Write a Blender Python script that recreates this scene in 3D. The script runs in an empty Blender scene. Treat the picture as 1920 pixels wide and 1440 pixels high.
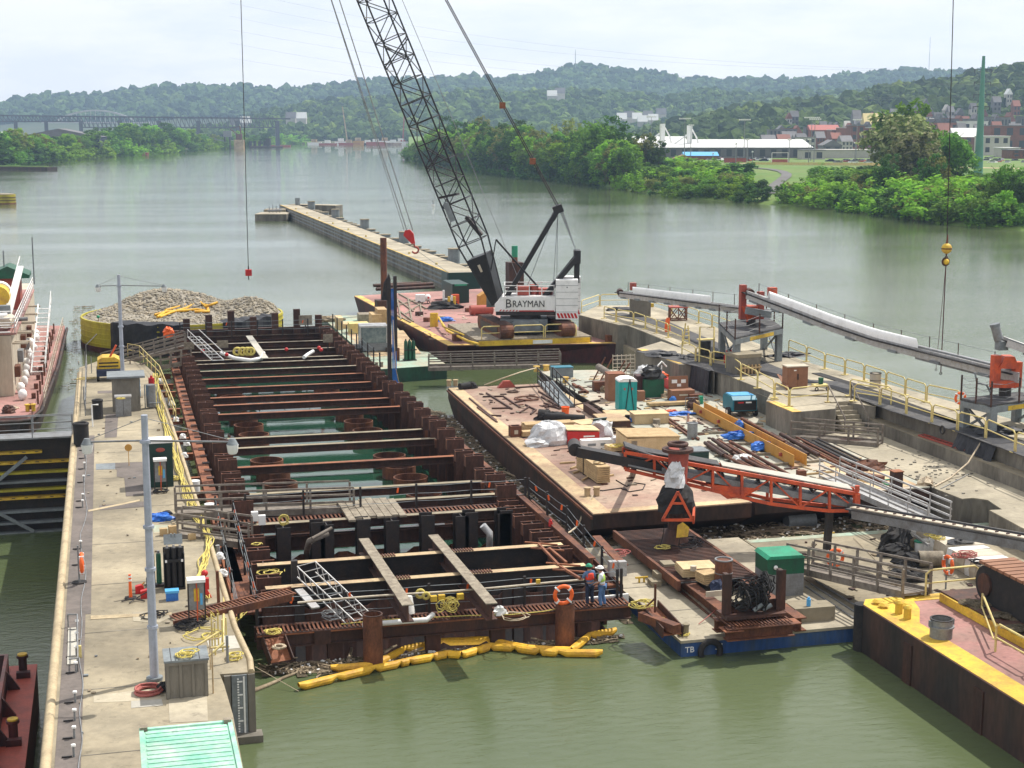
import bpy, math, random
from mathutils import Vector as V, Matrix
import numpy as np
R=math.radians; PI=math.pi
rnd=random.Random(7); U=rnd.uniform
scene=bpy.context.scene; COL=scene.collection
# ---------------------------------------------------------------- camera
F,HY,H=2900.0,240.0,21.0            # focal length (photo pixels), horizon row, eye height above the water
PITCH=math.atan((720-HY)/F); YAW=R(14.7)
cd=bpy.data.cameras.new('camera'); cam=bpy.data.objects.new('camera',cd); COL.objects.link(cam)
cd.sensor_width=36; cd.lens=F/1920*36; cd.clip_start=1; cd.clip_end=60000
cam.location=(0,0,H); cam.rotation_euler=(PI/2-PITCH,0,-YAW); scene.camera=cam
# ---------------------------------------------------------------- sky
SUN=V((0.51,0.224,0.83)).normalized()
w=bpy.data.worlds.new('World'); scene.world=w; w.use_nodes=True
nt=w.node_tree; nt.nodes.clear(); N=nt.nodes.new; L=nt.links.new
out=N('ShaderNodeOutputWorld'); bg=N('ShaderNodeBackground'); sky=N('ShaderNodeTexSky'); sky.sky_type='NISHITA'
sky.sun_disc=False; sky.sun_elevation=math.asin(SUN.z); sky.sun_rotation=math.atan2(SUN.x,SUN.y); sky.air_density=1.0; sky.dust_density=1.5; sky.altitude=200
tc=N('ShaderNodeTexCoord'); sep=N('ShaderNodeSeparateXYZ'); L(tc.outputs['Generated'],sep.inputs[0])
mp=N('ShaderNodeMapping'); mp.inputs['Scale'].default_value=(3.2,3.2,13); L(tc.outputs['Generated'],mp.inputs[0])
nz=N('ShaderNodeTexNoise'); nz.inputs['Scale'].default_value=2.3; nz.inputs['Detail'].default_value=9; nz.inputs['Roughness'].default_value=.6; L(mp.outputs[0],nz.inputs[0])
cr=N('ShaderNodeMapRange'); cr.inputs[1].default_value=.36; cr.inputs[2].default_value=.60; L(nz.outputs[0],cr.inputs[0])
el=N('ShaderNodeMapRange'); el.inputs[1].default_value=.06; el.inputs[2].default_value=.6; el.inputs[3].default_value=1; el.inputs[4].default_value=.5; L(sep.outputs[2],el.inputs[0])
mu=N('ShaderNodeMath'); mu.operation='MULTIPLY'; L(cr.outputs[0],mu.inputs[0]); L(el.outputs[0],mu.inputs[1])
vl=N('ShaderNodeMix'); vl.data_type='RGBA'; vl.inputs[7].default_value=(9.9,10.0,10.3,1)      # thin high veil near the horizon
v2=N('ShaderNodeMapRange'); v2.inputs[1].default_value=.0; v2.inputs[2].default_value=.9; v2.inputs[3].default_value=.9; v2.inputs[4].default_value=.75; L(sep.outputs[2],v2.inputs[0])
L(v2.outputs[0],vl.inputs[0]); L(sky.outputs[0],vl.inputs[6])
mx=N('ShaderNodeMix'); mx.data_type='RGBA'; mx.inputs[7].default_value=(11.1,10.8,10.6,1)
L(mu.outputs[0],mx.inputs[0]); L(vl.outputs[2],mx.inputs[6]); L(mx.outputs[2],bg.inputs[0]); bg.inputs[1].default_value=.1; L(bg.outputs[0],out.inputs[0])
sd=bpy.data.lights.new('sun','SUN'); sd.energy=5.0; sd.angle=R(.5); sd.color=(1,.95,.87)
so=bpy.data.objects.new('sun',sd); COL.objects.link(so); so.rotation_euler=(-SUN).to_track_quat('-Z','Y').to_euler()
scene.view_settings.view_transform='Standard'; scene.view_settings.look='None'; scene.view_settings.exposure=.12; scene.view_settings.gamma=1
scene.cycles.volume_bounces=1; scene.cycles.max_bounces=8; scene.cycles.transparent_max_bounces=8
# ---------------------------------------------------------------- placing things: a photo measurement -> a world point at a known height/plane
cp,sp,ca,sa=math.cos(PITCH),math.sin(PITCH),math.cos(YAW),math.sin(YAW)
def unrot(X,Y,Z): return V((X*ca+Y*sa,-X*sa+Y*ca,Z))
def ray(px,py):
 x=(px-960)/F; y=(720-py)/F
 return unrot(x,cp+y*sp,0)+V((0,0,-sp+y*cp))
EYE=V((0,0,H))
def W(px,py,z=0):  d=ray(px,py); return EYE+d*((z-H)/d.z)
def WX(px,py,X):   d=ray(px,py); return EYE+d*(X/d.x)
def WY(px,py,Y):   d=ray(px,py); return EYE+d*(Y/d.y)
def C(px,py,Yc):   d=ray(px,py); yc=d.x*sa+d.y*ca; return EYE+d*(Yc/yc)
def YC(p): return p[0]*sa+p[1]*ca
def HT(p,py): return H-YC(p)*math.tan(PITCH+math.atan((py-720)/F))
def CF(Xc,Yc,z=0): return unrot(Xc,Yc,z)      # camera-aligned ground frame -> world
# ---------------------------------------------------------------- mesh builder
class MB:
 def __init__(s): s.v=[]; s.f=[]; s.m=[]; s.s=[]; s.mi=0
 def add(s,vs,fs,smooth=False):
  o=len(s.v); s.v+= [tuple(q) for q in vs]
  for q in fs: s.f.append([o+i for i in q]); s.m.append(s.mi); s.s.append(smooth)
  return s
 def bx(s,x0,x1,y0,y1,z0,z1):
  return s.add([(x0,y0,z0),(x1,y0,z0),(x1,y1,z0),(x0,y1,z0),(x0,y0,z1),(x1,y0,z1),(x1,y1,z1),(x0,y1,z1)],
          [(3,2,1,0),(4,5,6,7),(0,1,5,4),(1,2,6,5),(2,3,7,6),(3,0,4,7)])
 def box(s,c,d,rz=0,rx=0,ry=0):
  M=Matrix.Translation(V(c))@Matrix.Rotation(rz,4,'Z')@Matrix.Rotation(ry,4,'Y')@Matrix.Rotation(rx,4,'X')
  vs=[M@V((a*d[0]/2,b*d[1]/2,e*d[2]/2)) for e in(-1,1) for a,b in((-1,-1),(1,-1),(1,1),(-1,1))]
  return s.add(vs,[(3,2,1,0),(4,5,6,7),(0,1,5,4),(1,2,6,5),(2,3,7,6),(3,0,4,7)])
 def beam(s,a,b,w,h,up=(0,0,1)):
  a=V(a);b=V(b);d=(b-a)
  if d.length<1e-6: return s
  d.normalize();u=V(up)
  if abs(d.dot(u))>.98: u=V((0,1,0))
  r=d.cross(u).normalized();u=r.cross(d)
  vs=[]
  for p in(a,b):
   for i,j in((-1,-1),(1,-1),(1,1),(-1,1)): vs.append(p+r*(i*w/2)+u*(j*h/2))
  return s.add(vs,[(0,1,2,3),(7,6,5,4),(0,4,5,1),(1,5,6,2),(2,6,7,3),(3,7,4,0)])
 def ib(s,a,b,d,w,t=.03,up=(0,0,1)):      # I-beam, depth d along up
  a=V(a);b=V(b);x=(b-a).normalized();u=V(up)
  if abs(x.dot(u))>.98: u=V((0,1,0))
  r=x.cross(u).normalized();u=r.cross(x)
  s.beam(a+u*(d/2-t/2),b+u*(d/2-t/2),w,t,u); s.beam(a-u*(d/2-t/2),b-u*(d/2-t/2),w,t,u); s.beam(a,b,t,d-2*t-.004,u); return s
 def tube(s,pts,r,seg=7,caps=True,r2=None):
  pts=[V(p) for p in pts]; n=len(pts); rings=[]; prev=None
  for i,p in enumerate(pts):
   d=(pts[min(i+1,n-1)]-pts[max(i-1,0)])
   if d.length<1e-7: d=V((0,0,1))
   d.normalize()
   if prev is None:
    u=V((0,0,1)) if abs(d.z)<.9 else V((1,0,0))
   else: u=prev
   x=d.cross(u)
   if x.length<1e-4: x=d.cross(V((1,0,.3)))
   x.normalize();u=x.cross(d);prev=u
   rr=r if r2 is None else r+(r2-r)*i/(n-1)
   rings.append([p+x*(math.cos(2*PI*k/seg)*rr)+u*(math.sin(2*PI*k/seg)*rr) for k in range(seg)])
  vs=[q for g in rings for q in g]
  fs=[(i*seg+k,i*seg+(k+1)%seg,(i+1)*seg+(k+1)%seg,(i+1)*seg+k) for i in range(n-1) for k in range(seg)]
  s.add(vs,fs,seg>5)
  if caps:
   s.add(rings[0],[tuple(range(seg-1,-1,-1))]); s.add(rings[-1],[tuple(range(seg))])
  return s
 def cyl(s,c,r,h,seg=16,r2=None): c=V(c); return s.tube([c,c+V((0,0,h))],r,seg,True,r2)
 def ring(s,c,R_,r_,h,seg=28):   # open pipe with wall
  c=V(c);vs=[]
  for rr,z in((R_,0),(R_,h),(r_,h),(r_,0)):
   for k in range(seg): a=2*PI*k/seg; vs.append((c.x+rr*math.cos(a),c.y+rr*math.sin(a),c.z+z))
  fs=[(j*seg+k,j*seg+(k+1)%seg,((j+1)%4)*seg+(k+1)%seg,((j+1)%4)*seg+k) for j in range(4) for k in range(seg)]
  return s.add(vs,fs,False)
 def prism(s,poly,z0,z1):
  n=len(poly)
  a=sum(poly[i][0]*poly[(i+1)%n][1]-poly[(i+1)%n][0]*poly[i][1] for i in range(n))
  if a<0: poly=poly[::-1]
  vs=[(p[0],p[1],z0) for p in poly]+[(p[0],p[1],z1) for p in poly]
  return s.add(vs,[tuple(range(n-1,-1,-1)),tuple(range(n,2*n))]+[(i,(i+1)%n,n+(i+1)%n,n+i) for i in range(n)])
 def prof(s,poly,p0,ax,ay,ext):     # 2-d outline (a,b) in directions ax, ay from p0, extruded along ext
  p0,ax,ay,ext=V(p0),V(ax),V(ay),V(ext);n=len(poly)
  vs=[p0+ax*a+ay*b for a,b in poly]; vs+=[q+ext for q in vs]
  return s.add(vs,[tuple(range(n-1,-1,-1)),tuple(range(n,2*n))]+[(i,(i+1)%n,n+(i+1)%n,n+i) for i in range(n)])
 def sph(s,c,r,nu=12,nv=8,sq=(1,1,1),jit=0):
  c=V(c);vs=[(c.x,c.y,c.z-r*sq[2])];fs=[]
  for j in range(1,nv):
   t=-PI/2+PI*j/nv
   for k in range(nu):
    a=2*PI*k/nu; q=1+(U(-jit,jit) if jit else 0)
    vs.append((c.x+r*sq[0]*q*math.cos(t)*math.cos(a),c.y+r*sq[1]*q*math.cos(t)*math.sin(a),c.z+r*sq[2]*q*math.sin(t)))
  vs.append((c.x,c.y,c.z+r*sq[2]));e=len(vs)-1
  for k in range(nu):
   fs.append((0,1+(k+1)%nu,1+k)); fs.append((e,e-nu+k,e-nu+(k+1)%nu))
   for j in range(nv-2): a=1+j*nu; fs.append((a+k,a+(k+1)%nu,a+nu+(k+1)%nu,a+nu+k))
  return s.add(vs,fs,True)
 def torus(s,c,R_,r_,nu=22,nv=8,ax='z'):
  c=V(c);vs=[]
  for i in range(nu):
   a=2*PI*i/nu
   for j in range(nv):
    b=2*PI*j/nv; x=(R_+r_*math.cos(b))*math.cos(a);y=(R_+r_*math.cos(b))*math.sin(a);z=r_*math.sin(b)
    q={'z':(x,y,z),'y':(x,z,y),'x':(z,x,y)}[ax]; vs.append(c+V(q))
  return s.add(vs,[(i*nv+j,((i+1)%nu)*nv+j,((i+1)%nu)*nv+(j+1)%nv,i*nv+(j+1)%nv) for i in range(nu) for j in range(nv)],True)
 def coil(s,c,R_,r_,turns=4,jit=.15,ax='z',seg=5):
  pts=[]
  for i in range(turns*14):
   a=2*PI*i/14; q=R_*(1+U(-jit,jit)*.5+jit*math.sin(i*.37)); h=(i/14)*r_*.7+U(0,r_*.5)
   x,y=q*math.cos(a),q*math.sin(a)
   pts.append(V(c)+V({'z':(x,y,h),'y':(x,h,y),'x':(h,x,y)}[ax]))
  return s.tube(pts,r_,seg)
 def lump(s,c,sx,sy,sz,nu=16,nv=8,jit=.18):   # draped heap sitting on the ground
  vs=[];fs=[];ph=U(0,6)
  for j in range(nv+1):
   t=PI/2*j/nv
   for k in range(nu):
    a=2*PI*k/nu; q=1+jit*math.sin(3*a+ph+j)*.6+U(-jit,jit)
    vs.append((c[0]+sx/2*q*math.cos(t)**.6*math.cos(a) if j<nv else c[0],c[1]+(sy/2*q*math.cos(t)**.6*math.sin(a) if j<nv else 0),c[2]+sz*math.sin(t)*(1+U(-jit,jit)*.5)))
  for j in range(nv):
   for k in range(nu): fs.append((j*nu+k,j*nu+(k+1)%nu,(j+1)*nu+(k+1)%nu,(j+1)*nu+k))
  return s.add(vs,fs,False)
 def mesh(s,name,mats,loc=(0,0,0),rz=0):
  me=bpy.data.meshes.new(name); vs=s.v
  if rz or loc[0] or loc[1] or loc[2]:
   c_,s_=math.cos(-rz),math.sin(-rz); lx,ly,lz=loc
   vs=[((x-lx)*c_-(y-ly)*s_,(x-lx)*s_+(y-ly)*c_,z-lz) for x,y,z in vs]
  me.from_pydata(vs,[],s.f)
  for m in (mats if isinstance(mats,(list,tuple)) else [mats]): me.materials.append(m)
  me.polygons.foreach_set('material_index',s.m); me.polygons.foreach_set('use_smooth',s.s); me.update()
  return me
def BX(*a): return MB().bx(*a)
def BE(*a): return MB().beam(*a)
def TB(*a,**k): return MB().tube(*a,**k)
def CY(*a): return MB().cyl(*a)
# ---- objects
ORD='first second third fourth fifth sixth seventh eighth ninth tenth eleventh twelfth thirteenth fourteenth fifteenth sixteenth seventeenth eighteenth nineteenth twentieth twenty-first twenty-second twenty-third twenty-fourth twenty-fifth twenty-sixth twenty-seventh twenty-eighth twenty-ninth thirtieth'.split()
def tag(o,label=None,cat=None,group=None,kind=None):
 if label: o['label']=label
 if cat: o['category']=cat
 if group: o['group']=group
 if kind: o['kind']=kind
 return o
def thing(name,label,cat,loc=(0,0,0),rz=0,group=None):
 o=bpy.data.objects.new(name,None); COL.objects.link(o); o.empty_display_size=.3
 o.location=loc; o.rotation_euler=(0,0,rz); return tag(o,label,cat,group)
def part(name,mb,mats,parent=None,world=False,label=None):
 # world=True: the builder holds world coordinates; otherwise coordinates local to the parent
 root=parent
 if world and parent is not None:
  while root.parent: root=root.parent
  me=mb.mesh(name,mats,tuple(root.location),root.rotation_euler.z)
 else: me=mb.mesh(name,mats)
 o=bpy.data.objects.new(name,me); COL.objects.link(o); o.parent=parent
 if label: o['label']=label
 return o
def solo(name,mb,mats,label,cat,group=None,origin=None):   # a thing that is one mesh (world coordinates)
 if origin is None:
  xs=[q[0] for q in mb.v];ys=[q[1] for q in mb.v];zs=[q[2] for q in mb.v]
  origin=((min(xs)+max(xs))/2,(min(ys)+max(ys))/2,min(zs))
 me=mb.mesh(name,mats,origin); o=bpy.data.objects.new(name,me); COL.objects.link(o); o.location=origin
 return tag(o,label,cat,group)
def struct(name,mb,mats):
 o=bpy.data.objects.new(name,mb.mesh(name,mats)); COL.objects.link(o); o['kind']='structure'; return o
def kids(o): return [c for c in bpy.data.objects if c.parent==o]
KC={}
def dup(root,loc,rz=0,label=None,scale=None):
 r=root.copy(); COL.objects.link(r); r.location=loc; r.rotation_euler=(0,0,rz)
 if scale: r.scale=scale if isinstance(scale,(tuple,list)) else (scale,)*3
 if label: r['label']=label
 if root.name not in KC: KC[root.name]=[(c,kids(c)) for c in kids(root)]
 for c,gs in KC[root.name]:
  c2=c.copy(); COL.objects.link(c2); c2.parent=r
  for g in gs: g2=g.copy(); COL.objects.link(g2); g2.parent=c2
 return r
# ---------------------------------------------------------------- materials
def mat(name,c,c2=None,amt=.45,scale=.8,rough=.75,metal=0,bump=0,bscale=8,streak=1,fine=.25,spec=.4,edge=.12,vary=0,spots=0):
 m=bpy.data.materials.new(name); m.use_nodes=True; t=m.node_tree; n=t.nodes; l=t.links.new; b=n['Principled BSDF']
 c=tuple(c)+(1,); 
 tc=n.new('ShaderNodeTexCoord'); mp=n.new('ShaderNodeMapping'); l(tc.outputs['Object'],mp.inputs[0]); mp.inputs['Scale'].default_value=(1,1,1/streak)
 n1=n.new('ShaderNodeTexNoise'); n1.inputs['Scale'].default_value=scale; n1.inputs['Detail'].default_value=8; n1.inputs['Roughness'].default_value=.65; l(mp.outputs[0],n1.inputs[0])
 mr=n.new('ShaderNodeMapRange'); mr.inputs[1].default_value=.5+(.5-amt)*.45-edge; mr.inputs[2].default_value=.5+(.5-amt)*.45+edge; l(n1.outputs[0],mr.inputs[0])
 mix=n.new('ShaderNodeMix'); mix.data_type='RGBA'; mix.inputs[6].default_value=c
 mix.inputs[7].default_value=(tuple(c2)+(1,)) if c2 else tuple(x*.72 for x in c[:3])+(1,)
 l(mr.outputs[0],mix.inputs[0])
 n2=n.new('ShaderNodeTexNoise'); n2.inputs['Scale'].default_value=scale*9; n2.inputs['Detail'].default_value=4; l(mp.outputs[0],n2.inputs[0])
 hv=n.new('ShaderNodeHueSaturation'); v=n.new('ShaderNodeMapRange'); v.inputs[1].default_value=.25; v.inputs[2].default_value=.75; v.inputs[3].default_value=1-fine; v.inputs[4].default_value=1+fine
 l(n2.outputs[0],v.inputs[0])
 if spots:
  n4=n.new('ShaderNodeTexNoise'); n4.inputs['Scale'].default_value=2.2; n4.inputs['Detail'].default_value=10; n4.inputs['Roughness'].default_value=.72; l(mp.outputs[0],n4.inputs[0])
  m4=n.new('ShaderNodeMapRange'); m4.inputs[1].default_value=.57; m4.inputs[2].default_value=.66; m4.inputs[4].default_value=spots; l(n4.outputs[0],m4.inputs[0]); x4=n.new('ShaderNodeMix'); x4.data_type='RGBA'; x4.inputs[7].default_value=tuple(q_*.38 for q_ in c[:3])+(1,); l(m4.outputs[0],x4.inputs[0]); l(mix.outputs[2],x4.inputs[6])
  n5=n.new('ShaderNodeTexNoise'); n5.inputs['Scale'].default_value=.22; n5.inputs['Detail'].default_value=3; l(mp.outputs[0],n5.inputs[0]); m5=n.new('ShaderNodeMapRange'); m5.inputs[1].default_value=.35; m5.inputs[2].default_value=.65; m5.inputs[3].default_value=.72; m5.inputs[4].default_value=1.2; l(n5.outputs[0],m5.inputs[0]); x5=n.new('ShaderNodeVectorMath'); x5.operation='SCALE'; l(x4.outputs[2],x5.inputs[0]); l(m5.outputs[0],x5.inputs['Scale']); l(x5.outputs[0],hv.inputs['Color'])
 else: l(mix.outputs[2],hv.inputs['Color'])
 if vary:
  oi=n.new('ShaderNodeObjectInfo'); q=n.new('ShaderNodeMapRange'); q.inputs[3].default_value=1-vary; q.inputs[4].default_value=1+vary; l(oi.outputs['Random'],q.inputs[0])
  mm=n.new('ShaderNodeMath'); mm.operation='MULTIPLY'; l(v.outputs[0],mm.inputs[0]); l(q.outputs[0],mm.inputs[1]); l(mm.outputs[0],hv.inputs['Value'])
 else: l(v.outputs[0],hv.inputs['Value'])
 l(hv.outputs[0],b.inputs['Base Color']); b.inputs['Roughness'].default_value=rough; b.inputs['Metallic'].default_value=metal; b.inputs['Specular IOR Level'].default_value=spec
 if bump:
  bp=n.new('ShaderNodeBump'); bp.inputs['Strength'].default_value=1; bp.inputs['Distance'].default_value=bump
  n3=n.new('ShaderNodeTexNoise'); n3.inputs['Scale'].default_value=bscale; n3.inputs['Detail'].default_value=5; l(mp.outputs[0],n3.inputs[0]); l(n3.outputs[0],bp.inputs['Height']); l(bp.outputs[0],b.inputs['Normal'])
 return m
def water_mat(name,c,sx,amp,rough,c2=None,wind=None):
 m=bpy.data.materials.new(name); m.use_nodes=True; t=m.node_tree; n=t.nodes; l=t.links.new; b=n['Principled BSDF']
 tc=n.new('ShaderNodeTexCoord'); b.inputs['IOR'].default_value=1.33; b.inputs['Roughness'].default_value=rough
 mix=n.new('ShaderNodeMix'); mix.data_type='RGBA'; mix.inputs[6].default_value=tuple(c)+(1,); mix.inputs[7].default_value=tuple(c2 or c)+(1,)
 nn=n.new('ShaderNodeTexNoise'); nn.inputs['Scale'].default_value=.06; nn.inputs['Detail'].default_value=4; l(tc.outputs['Object'],nn.inputs[0])
 mr0=n.new('ShaderNodeMapRange'); mr0.inputs[1].default_value=.4; mr0.inputs[2].default_value=.6; l(nn.outputs[0],mr0.inputs[0]); l(mr0.outputs[0],mix.inputs[0]); l(mix.outputs[2],b.inputs['Base Color'])
 mp=n.new('ShaderNodeMapping'); mp.inputs['Rotation'].default_value=(0,0,R(20)); mp.inputs['Scale'].default_value=(.55*sx,1.25*sx,1); l(tc.outputs['Object'],mp.inputs[0])
 n1=n.new('ShaderNodeTexNoise'); n1.inputs['Scale'].default_value=1.0; n1.inputs['Detail'].default_value=6; n1.inputs['Roughness'].default_value=.62; n1.inputs['Distortion'].default_value=.6; l(mp.outputs[0],n1.inputs[0])
 mp2=n.new('ShaderNodeMapping'); mp2.inputs['Scale'].default_value=(.004,.016,1) ; mp2.inputs['Rotation'].default_value=(0,0,R(14)); l(tc.outputs['Object'],mp2.inputs[0])
 n2=n.new('ShaderNodeTexNoise'); n2.inputs['Scale'].default_value=1.6; n2.inputs['Detail'].default_value=5; l(mp2.outputs[0],n2.inputs[0])
 mr=n.new('ShaderNodeMapRange'); mr.inputs[1].default_value=.36; mr.inputs[2].default_value=.62; mr.inputs[3].default_value=.45; mr.inputs[4].default_value=1.25; l(n2.outputs[0],mr.inputs[0])
 mu=n.new('ShaderNodeMath'); mu.operation='MULTIPLY'; l(n1.outputs[0],mu.inputs[0]); l(mr.outputs[0],mu.inputs[1])
 bp=n.new('ShaderNodeBump'); bp.inputs['Strength'].default_value=1; bp.inputs['Distance'].default_value=amp; l(mu.outputs[0],bp.inputs['Height']); l(bp.outputs[0],b.inputs['Normal'])
 return m
class NS(dict): __getattr__=dict.__getitem__
M=NS()
def mm(k,*a,**kw): M[k]=mat(k,*a,**kw)
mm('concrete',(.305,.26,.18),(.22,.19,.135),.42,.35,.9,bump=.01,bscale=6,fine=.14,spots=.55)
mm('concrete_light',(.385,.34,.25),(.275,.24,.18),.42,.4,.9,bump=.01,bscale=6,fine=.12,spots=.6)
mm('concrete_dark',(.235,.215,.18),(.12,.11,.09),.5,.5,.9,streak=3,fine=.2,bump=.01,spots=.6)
mm('concrete_patch',(.16,.135,.12),(.11,.095,.085),.5,.8,.9,fine=.15)
mm('concrete_pale',(.46,.44,.38),(.38,.36,.31),.5,.8,.9,fine=.1)
mm('edge_pale',(.45,.36,.22),(.30,.235,.145),.4,1.5,.7,fine=.15)
mm('rust',(.175,.065,.03),(.075,.03,.02),.5,1.6,.75,streak=2,fine=.3,bump=.004,vary=.18)
mm('rust_orange',(.27,.10,.045),(.15,.055,.03),.45,1.2,.75,fine=.25,bump=.003)
mm('rust_dark',(.045,.023,.018),(.09,.036,.022),.4,1.3,.7,streak=3,fine=.3,vary=.15)
mm('steel_dark',(.022,.02,.02),(.045,.03,.024),.35,1.5,.55,fine=.3)
mm('deck_brown',(.27,.165,.125),(.36,.27,.20),.45,.28,.85,fine=.18,bump=.005,spots=.6)
mm('deck_pink',(.35,.175,.155),(.27,.17,.14),.4,.5,.85,fine=.15,spots=.5)
mm('deck_green',(.43,.45,.38),(.34,.26,.19),.42,.22,.85,fine=.16,spots=.7)
mm('deck_mint',(.30,.40,.31),(.36,.29,.20),.4,.5,.8,fine=.15)
mm('deck_tan',(.50,.38,.22),(.36,.24,.15),.4,.7,.85,fine=.18,spots=.6)
mm('hull_dark',(.028,.022,.02),(.07,.035,.025),.42,.6,.7,streak=3,fine=.3)
mm('hull_maroon',(.045,.02,.02),(.10,.022,.02),.4,.6,.65,streak=2.5,fine=.3)
mm('hull_green',(.02,.085,.05),(.03,.05,.035),.4,.8,.6,streak=3,fine=.2)
mm('hull_blue',(.02,.07,.22),(.07,.09,.11),.36,.7,.6,streak=5,fine=.25)
mm('yellow',(.66,.44,.04),(.46,.27,.05),.38,1.2,.65,fine=.15,spots=.45)
mm('yellow_pale',(.62,.52,.20),(.48,.36,.16),.4,2,.65,fine=.12)
mm('yellow_edge',(.70,.47,.10),(.42,.25,.12),.40,1.1,.75,fine=.2,spots=.7)
mm('boom_yellow',(.80,.46,.03),(.58,.30,.04),.4,1.5,.6,fine=.15,bump=.04,bscale=3,spots=.35)
mm('cell_yellow',(.42,.37,.03),(.28,.23,.03),.4,.8,.6,streak=3,fine=.15)
mm('black',(.012,.012,.013),(.022,.02,.02),.4,2,.5,fine=.2)
mm('rubber',(.016,.016,.017),(.035,.03,.028),.4,2,.85,fine=.2)
mm('fabric_black',(.012,.013,.018),(.03,.03,.035),.4,1.5,.6,fine=.3,bump=.05,bscale=2)
mm('mat_dark',(.055,.055,.06),(.10,.095,.09),.45,1.2,.9,fine=.3)
mm('gray_steel',(.24,.25,.26),(.16,.155,.15),.4,1.5,.55,.3,fine=.15)
mm('gray_paint',(.20,.225,.235),(.13,.14,.15),.4,1,.6,fine=.15)
mm('alu',(.50,.50,.50),(.36,.34,.32),.4,2,.45,.5,fine=.15)
mm('weathered',(.235,.205,.17),(.14,.115,.095),.5,2.5,.85,fine=.2)
mm('lamp_gray',(.40,.43,.50),(.30,.33,.38),.4,1.5,.5,.2,fine=.06)
mm('white',(.78,.78,.76),(.62,.60,.56),.3,1,.5,fine=.05)
mm('white_cover',(.80,.80,.79),(.66,.66,.65),.3,1.5,.45,fine=.05)
mm('cream',(.52,.46,.36),(.40,.33,.25),.4,.9,.6,streak=4,fine=.1)
mm('glassy',(.10,.14,.15),(.20,.24,.24),.5,2,.15,fine=.1,spec=.8)
mm('lumber',(.50,.36,.19),(.38,.26,.13),.5,2.5,.8,fine=.18,vary=.1)
mm('plywood',(.58,.44,.25),(.46,.33,.18),.4,1.5,.8,fine=.1)
mm('old_wood',(.30,.26,.195),(.17,.14,.105),.5,3,.9,fine=.25)
mm('crate_brown',(.26,.125,.07),(.20,.095,.055),.4,1.5,.75,fine=.1)
mm('teal',(.02,.33,.32),(.02,.27,.26),.3,1.5,.5,fine=.06)
mm('green_dark',(.012,.10,.05),(.02,.06,.04),.4,1.5,.5,fine=.15)
mm('green_top',(.02,.27,.15),(.03,.17,.10),.4,1.5,.55,fine=.15)
mm('green_black',(.006,.035,.028),(.012,.03,.025),.4,2,.45,fine=.15)
mm('container_green',(.20,.50,.36),(.42,.56,.46),.48,.8,.65,fine=.14,spots=.4)
mm('red',(.50,.022,.02),(.36,.02,.02),.35,1.5,.45,fine=.1)
mm('red_dull',(.36,.075,.05),(.25,.06,.045),.4,1.5,.6,fine=.15)
mm('orange_paint',(.60,.095,.03),(.32,.06,.035),.38,1.6,.55,fine=.15)
mm('orange',(.80,.13,.02),(.65,.10,.02),.3,2,.5,fine=.05)
mm('amber',(.50,.26,.05),(.38,.18,.04),.3,1.5,.6,fine=.1)
mm('blue',(.03,.16,.50),(.02,.10,.36),.35,2,.5,fine=.15)
mm('blue_light',(.10,.38,.68),(.08,.3,.55),.3,2,.45,fine=.08)
mm('blue_tarp',(.04,.18,.60),(.02,.10,.42),.4,5,.45,fine=.3,bump=.05,bscale=4)
mm('teal_blue',(.02,.17,.24),(.02,.11,.16),.3,1.5,.4,fine=.08)
mm('silver_tarp',(.44,.45,.46),(.62,.62,.62),.5,1.5,.35,fine=.15,bump=.06,bscale=2.5)
mm('rope_yellow',(.60,.50,.13),(.45,.36,.10),.4,5,.8,fine=.2)
mm('rope_pale',(.55,.46,.33),(.42,.33,.24),.4,5,.85,fine=.2)
mm('hose_red',(.40,.12,.10),(.3,.09,.08),.4,3,.7,fine=.15)
mm('gravel',(.33,.295,.235),(.22,.20,.165),.5,.7,.95,fine=.5,bump=.12,bscale=4)
mm('rock',(.39,.335,.25),(.25,.225,.175),.5,.9,.95,fine=.3)
mm('rock_dark',(.25,.23,.19),(.17,.155,.135),.5,.9,.95,fine=.3)
mm('debris',(.062,.048,.028),(.12,.095,.06),.45,1.8,.95,fine=.6,bump=.05,bscale=9)
mm('stick',(.20,.155,.10),(.36,.29,.20),.4,.8,.9,fine=.3)
mm('grass',(.085,.165,.022),(.12,.17,.035),.5,.03,.95,fine=.2)
mm('bank_soil',(.055,.075,.025),(.10,.085,.05),.4,.06,.95,fine=.3)
mm('hill_ground',(.03,.05,.018),(.05,.065,.025),.5,.01,.95,fine=.2)
mm('asphalt',(.13,.125,.12),(.10,.095,.09),.5,.1,.9,fine=.1)
mm('skin',(.42,.22,.14),(.36,.18,.12),.3,4,.6,fine=.05)
mm('jeans',(.07,.14,.30),(.10,.18,.34),.4,4,.85,fine=.15)
mm('navy',(.015,.022,.05),(.03,.04,.08),.4,4,.85,fine=.15)
mm('shirt_blue',(.10,.17,.30),(.08,.13,.24),.4,4,.85,fine=.1)
mm('shirt_white',(.68,.70,.72),(.58,.6,.62),.3,4,.85,fine=.05)
mm('vest_red',(.75,.06,.03),(.6,.05,.03),.3,4,.7,fine=.1)
mm('vest_lime',(.42,.62,.10),(.35,.5,.1),.3,4,.7,fine=.1)
mm('brick',(.22,.085,.06),(.17,.075,.055),.4,.15,.85,fine=.15,vary=.2)
mm('roof_white',(.62,.62,.60),(.5,.5,.48),.3,.1,.6,fine=.05)
mm('roof_gray',(.15,.145,.15),(.11,.105,.105),.4,.2,.85,fine=.1,vary=.2)
mm('wall_pale',(.42,.40,.36),(.34,.32,.28),.3,.2,.85,fine=.05,vary=.2)
mm('window_dark',(.03,.035,.045),None,.3,1,.3,fine=.05)
mm('pole_green',(.10,.26,.20),(.09,.22,.17),.3,.2,.6,fine=.05)
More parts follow.
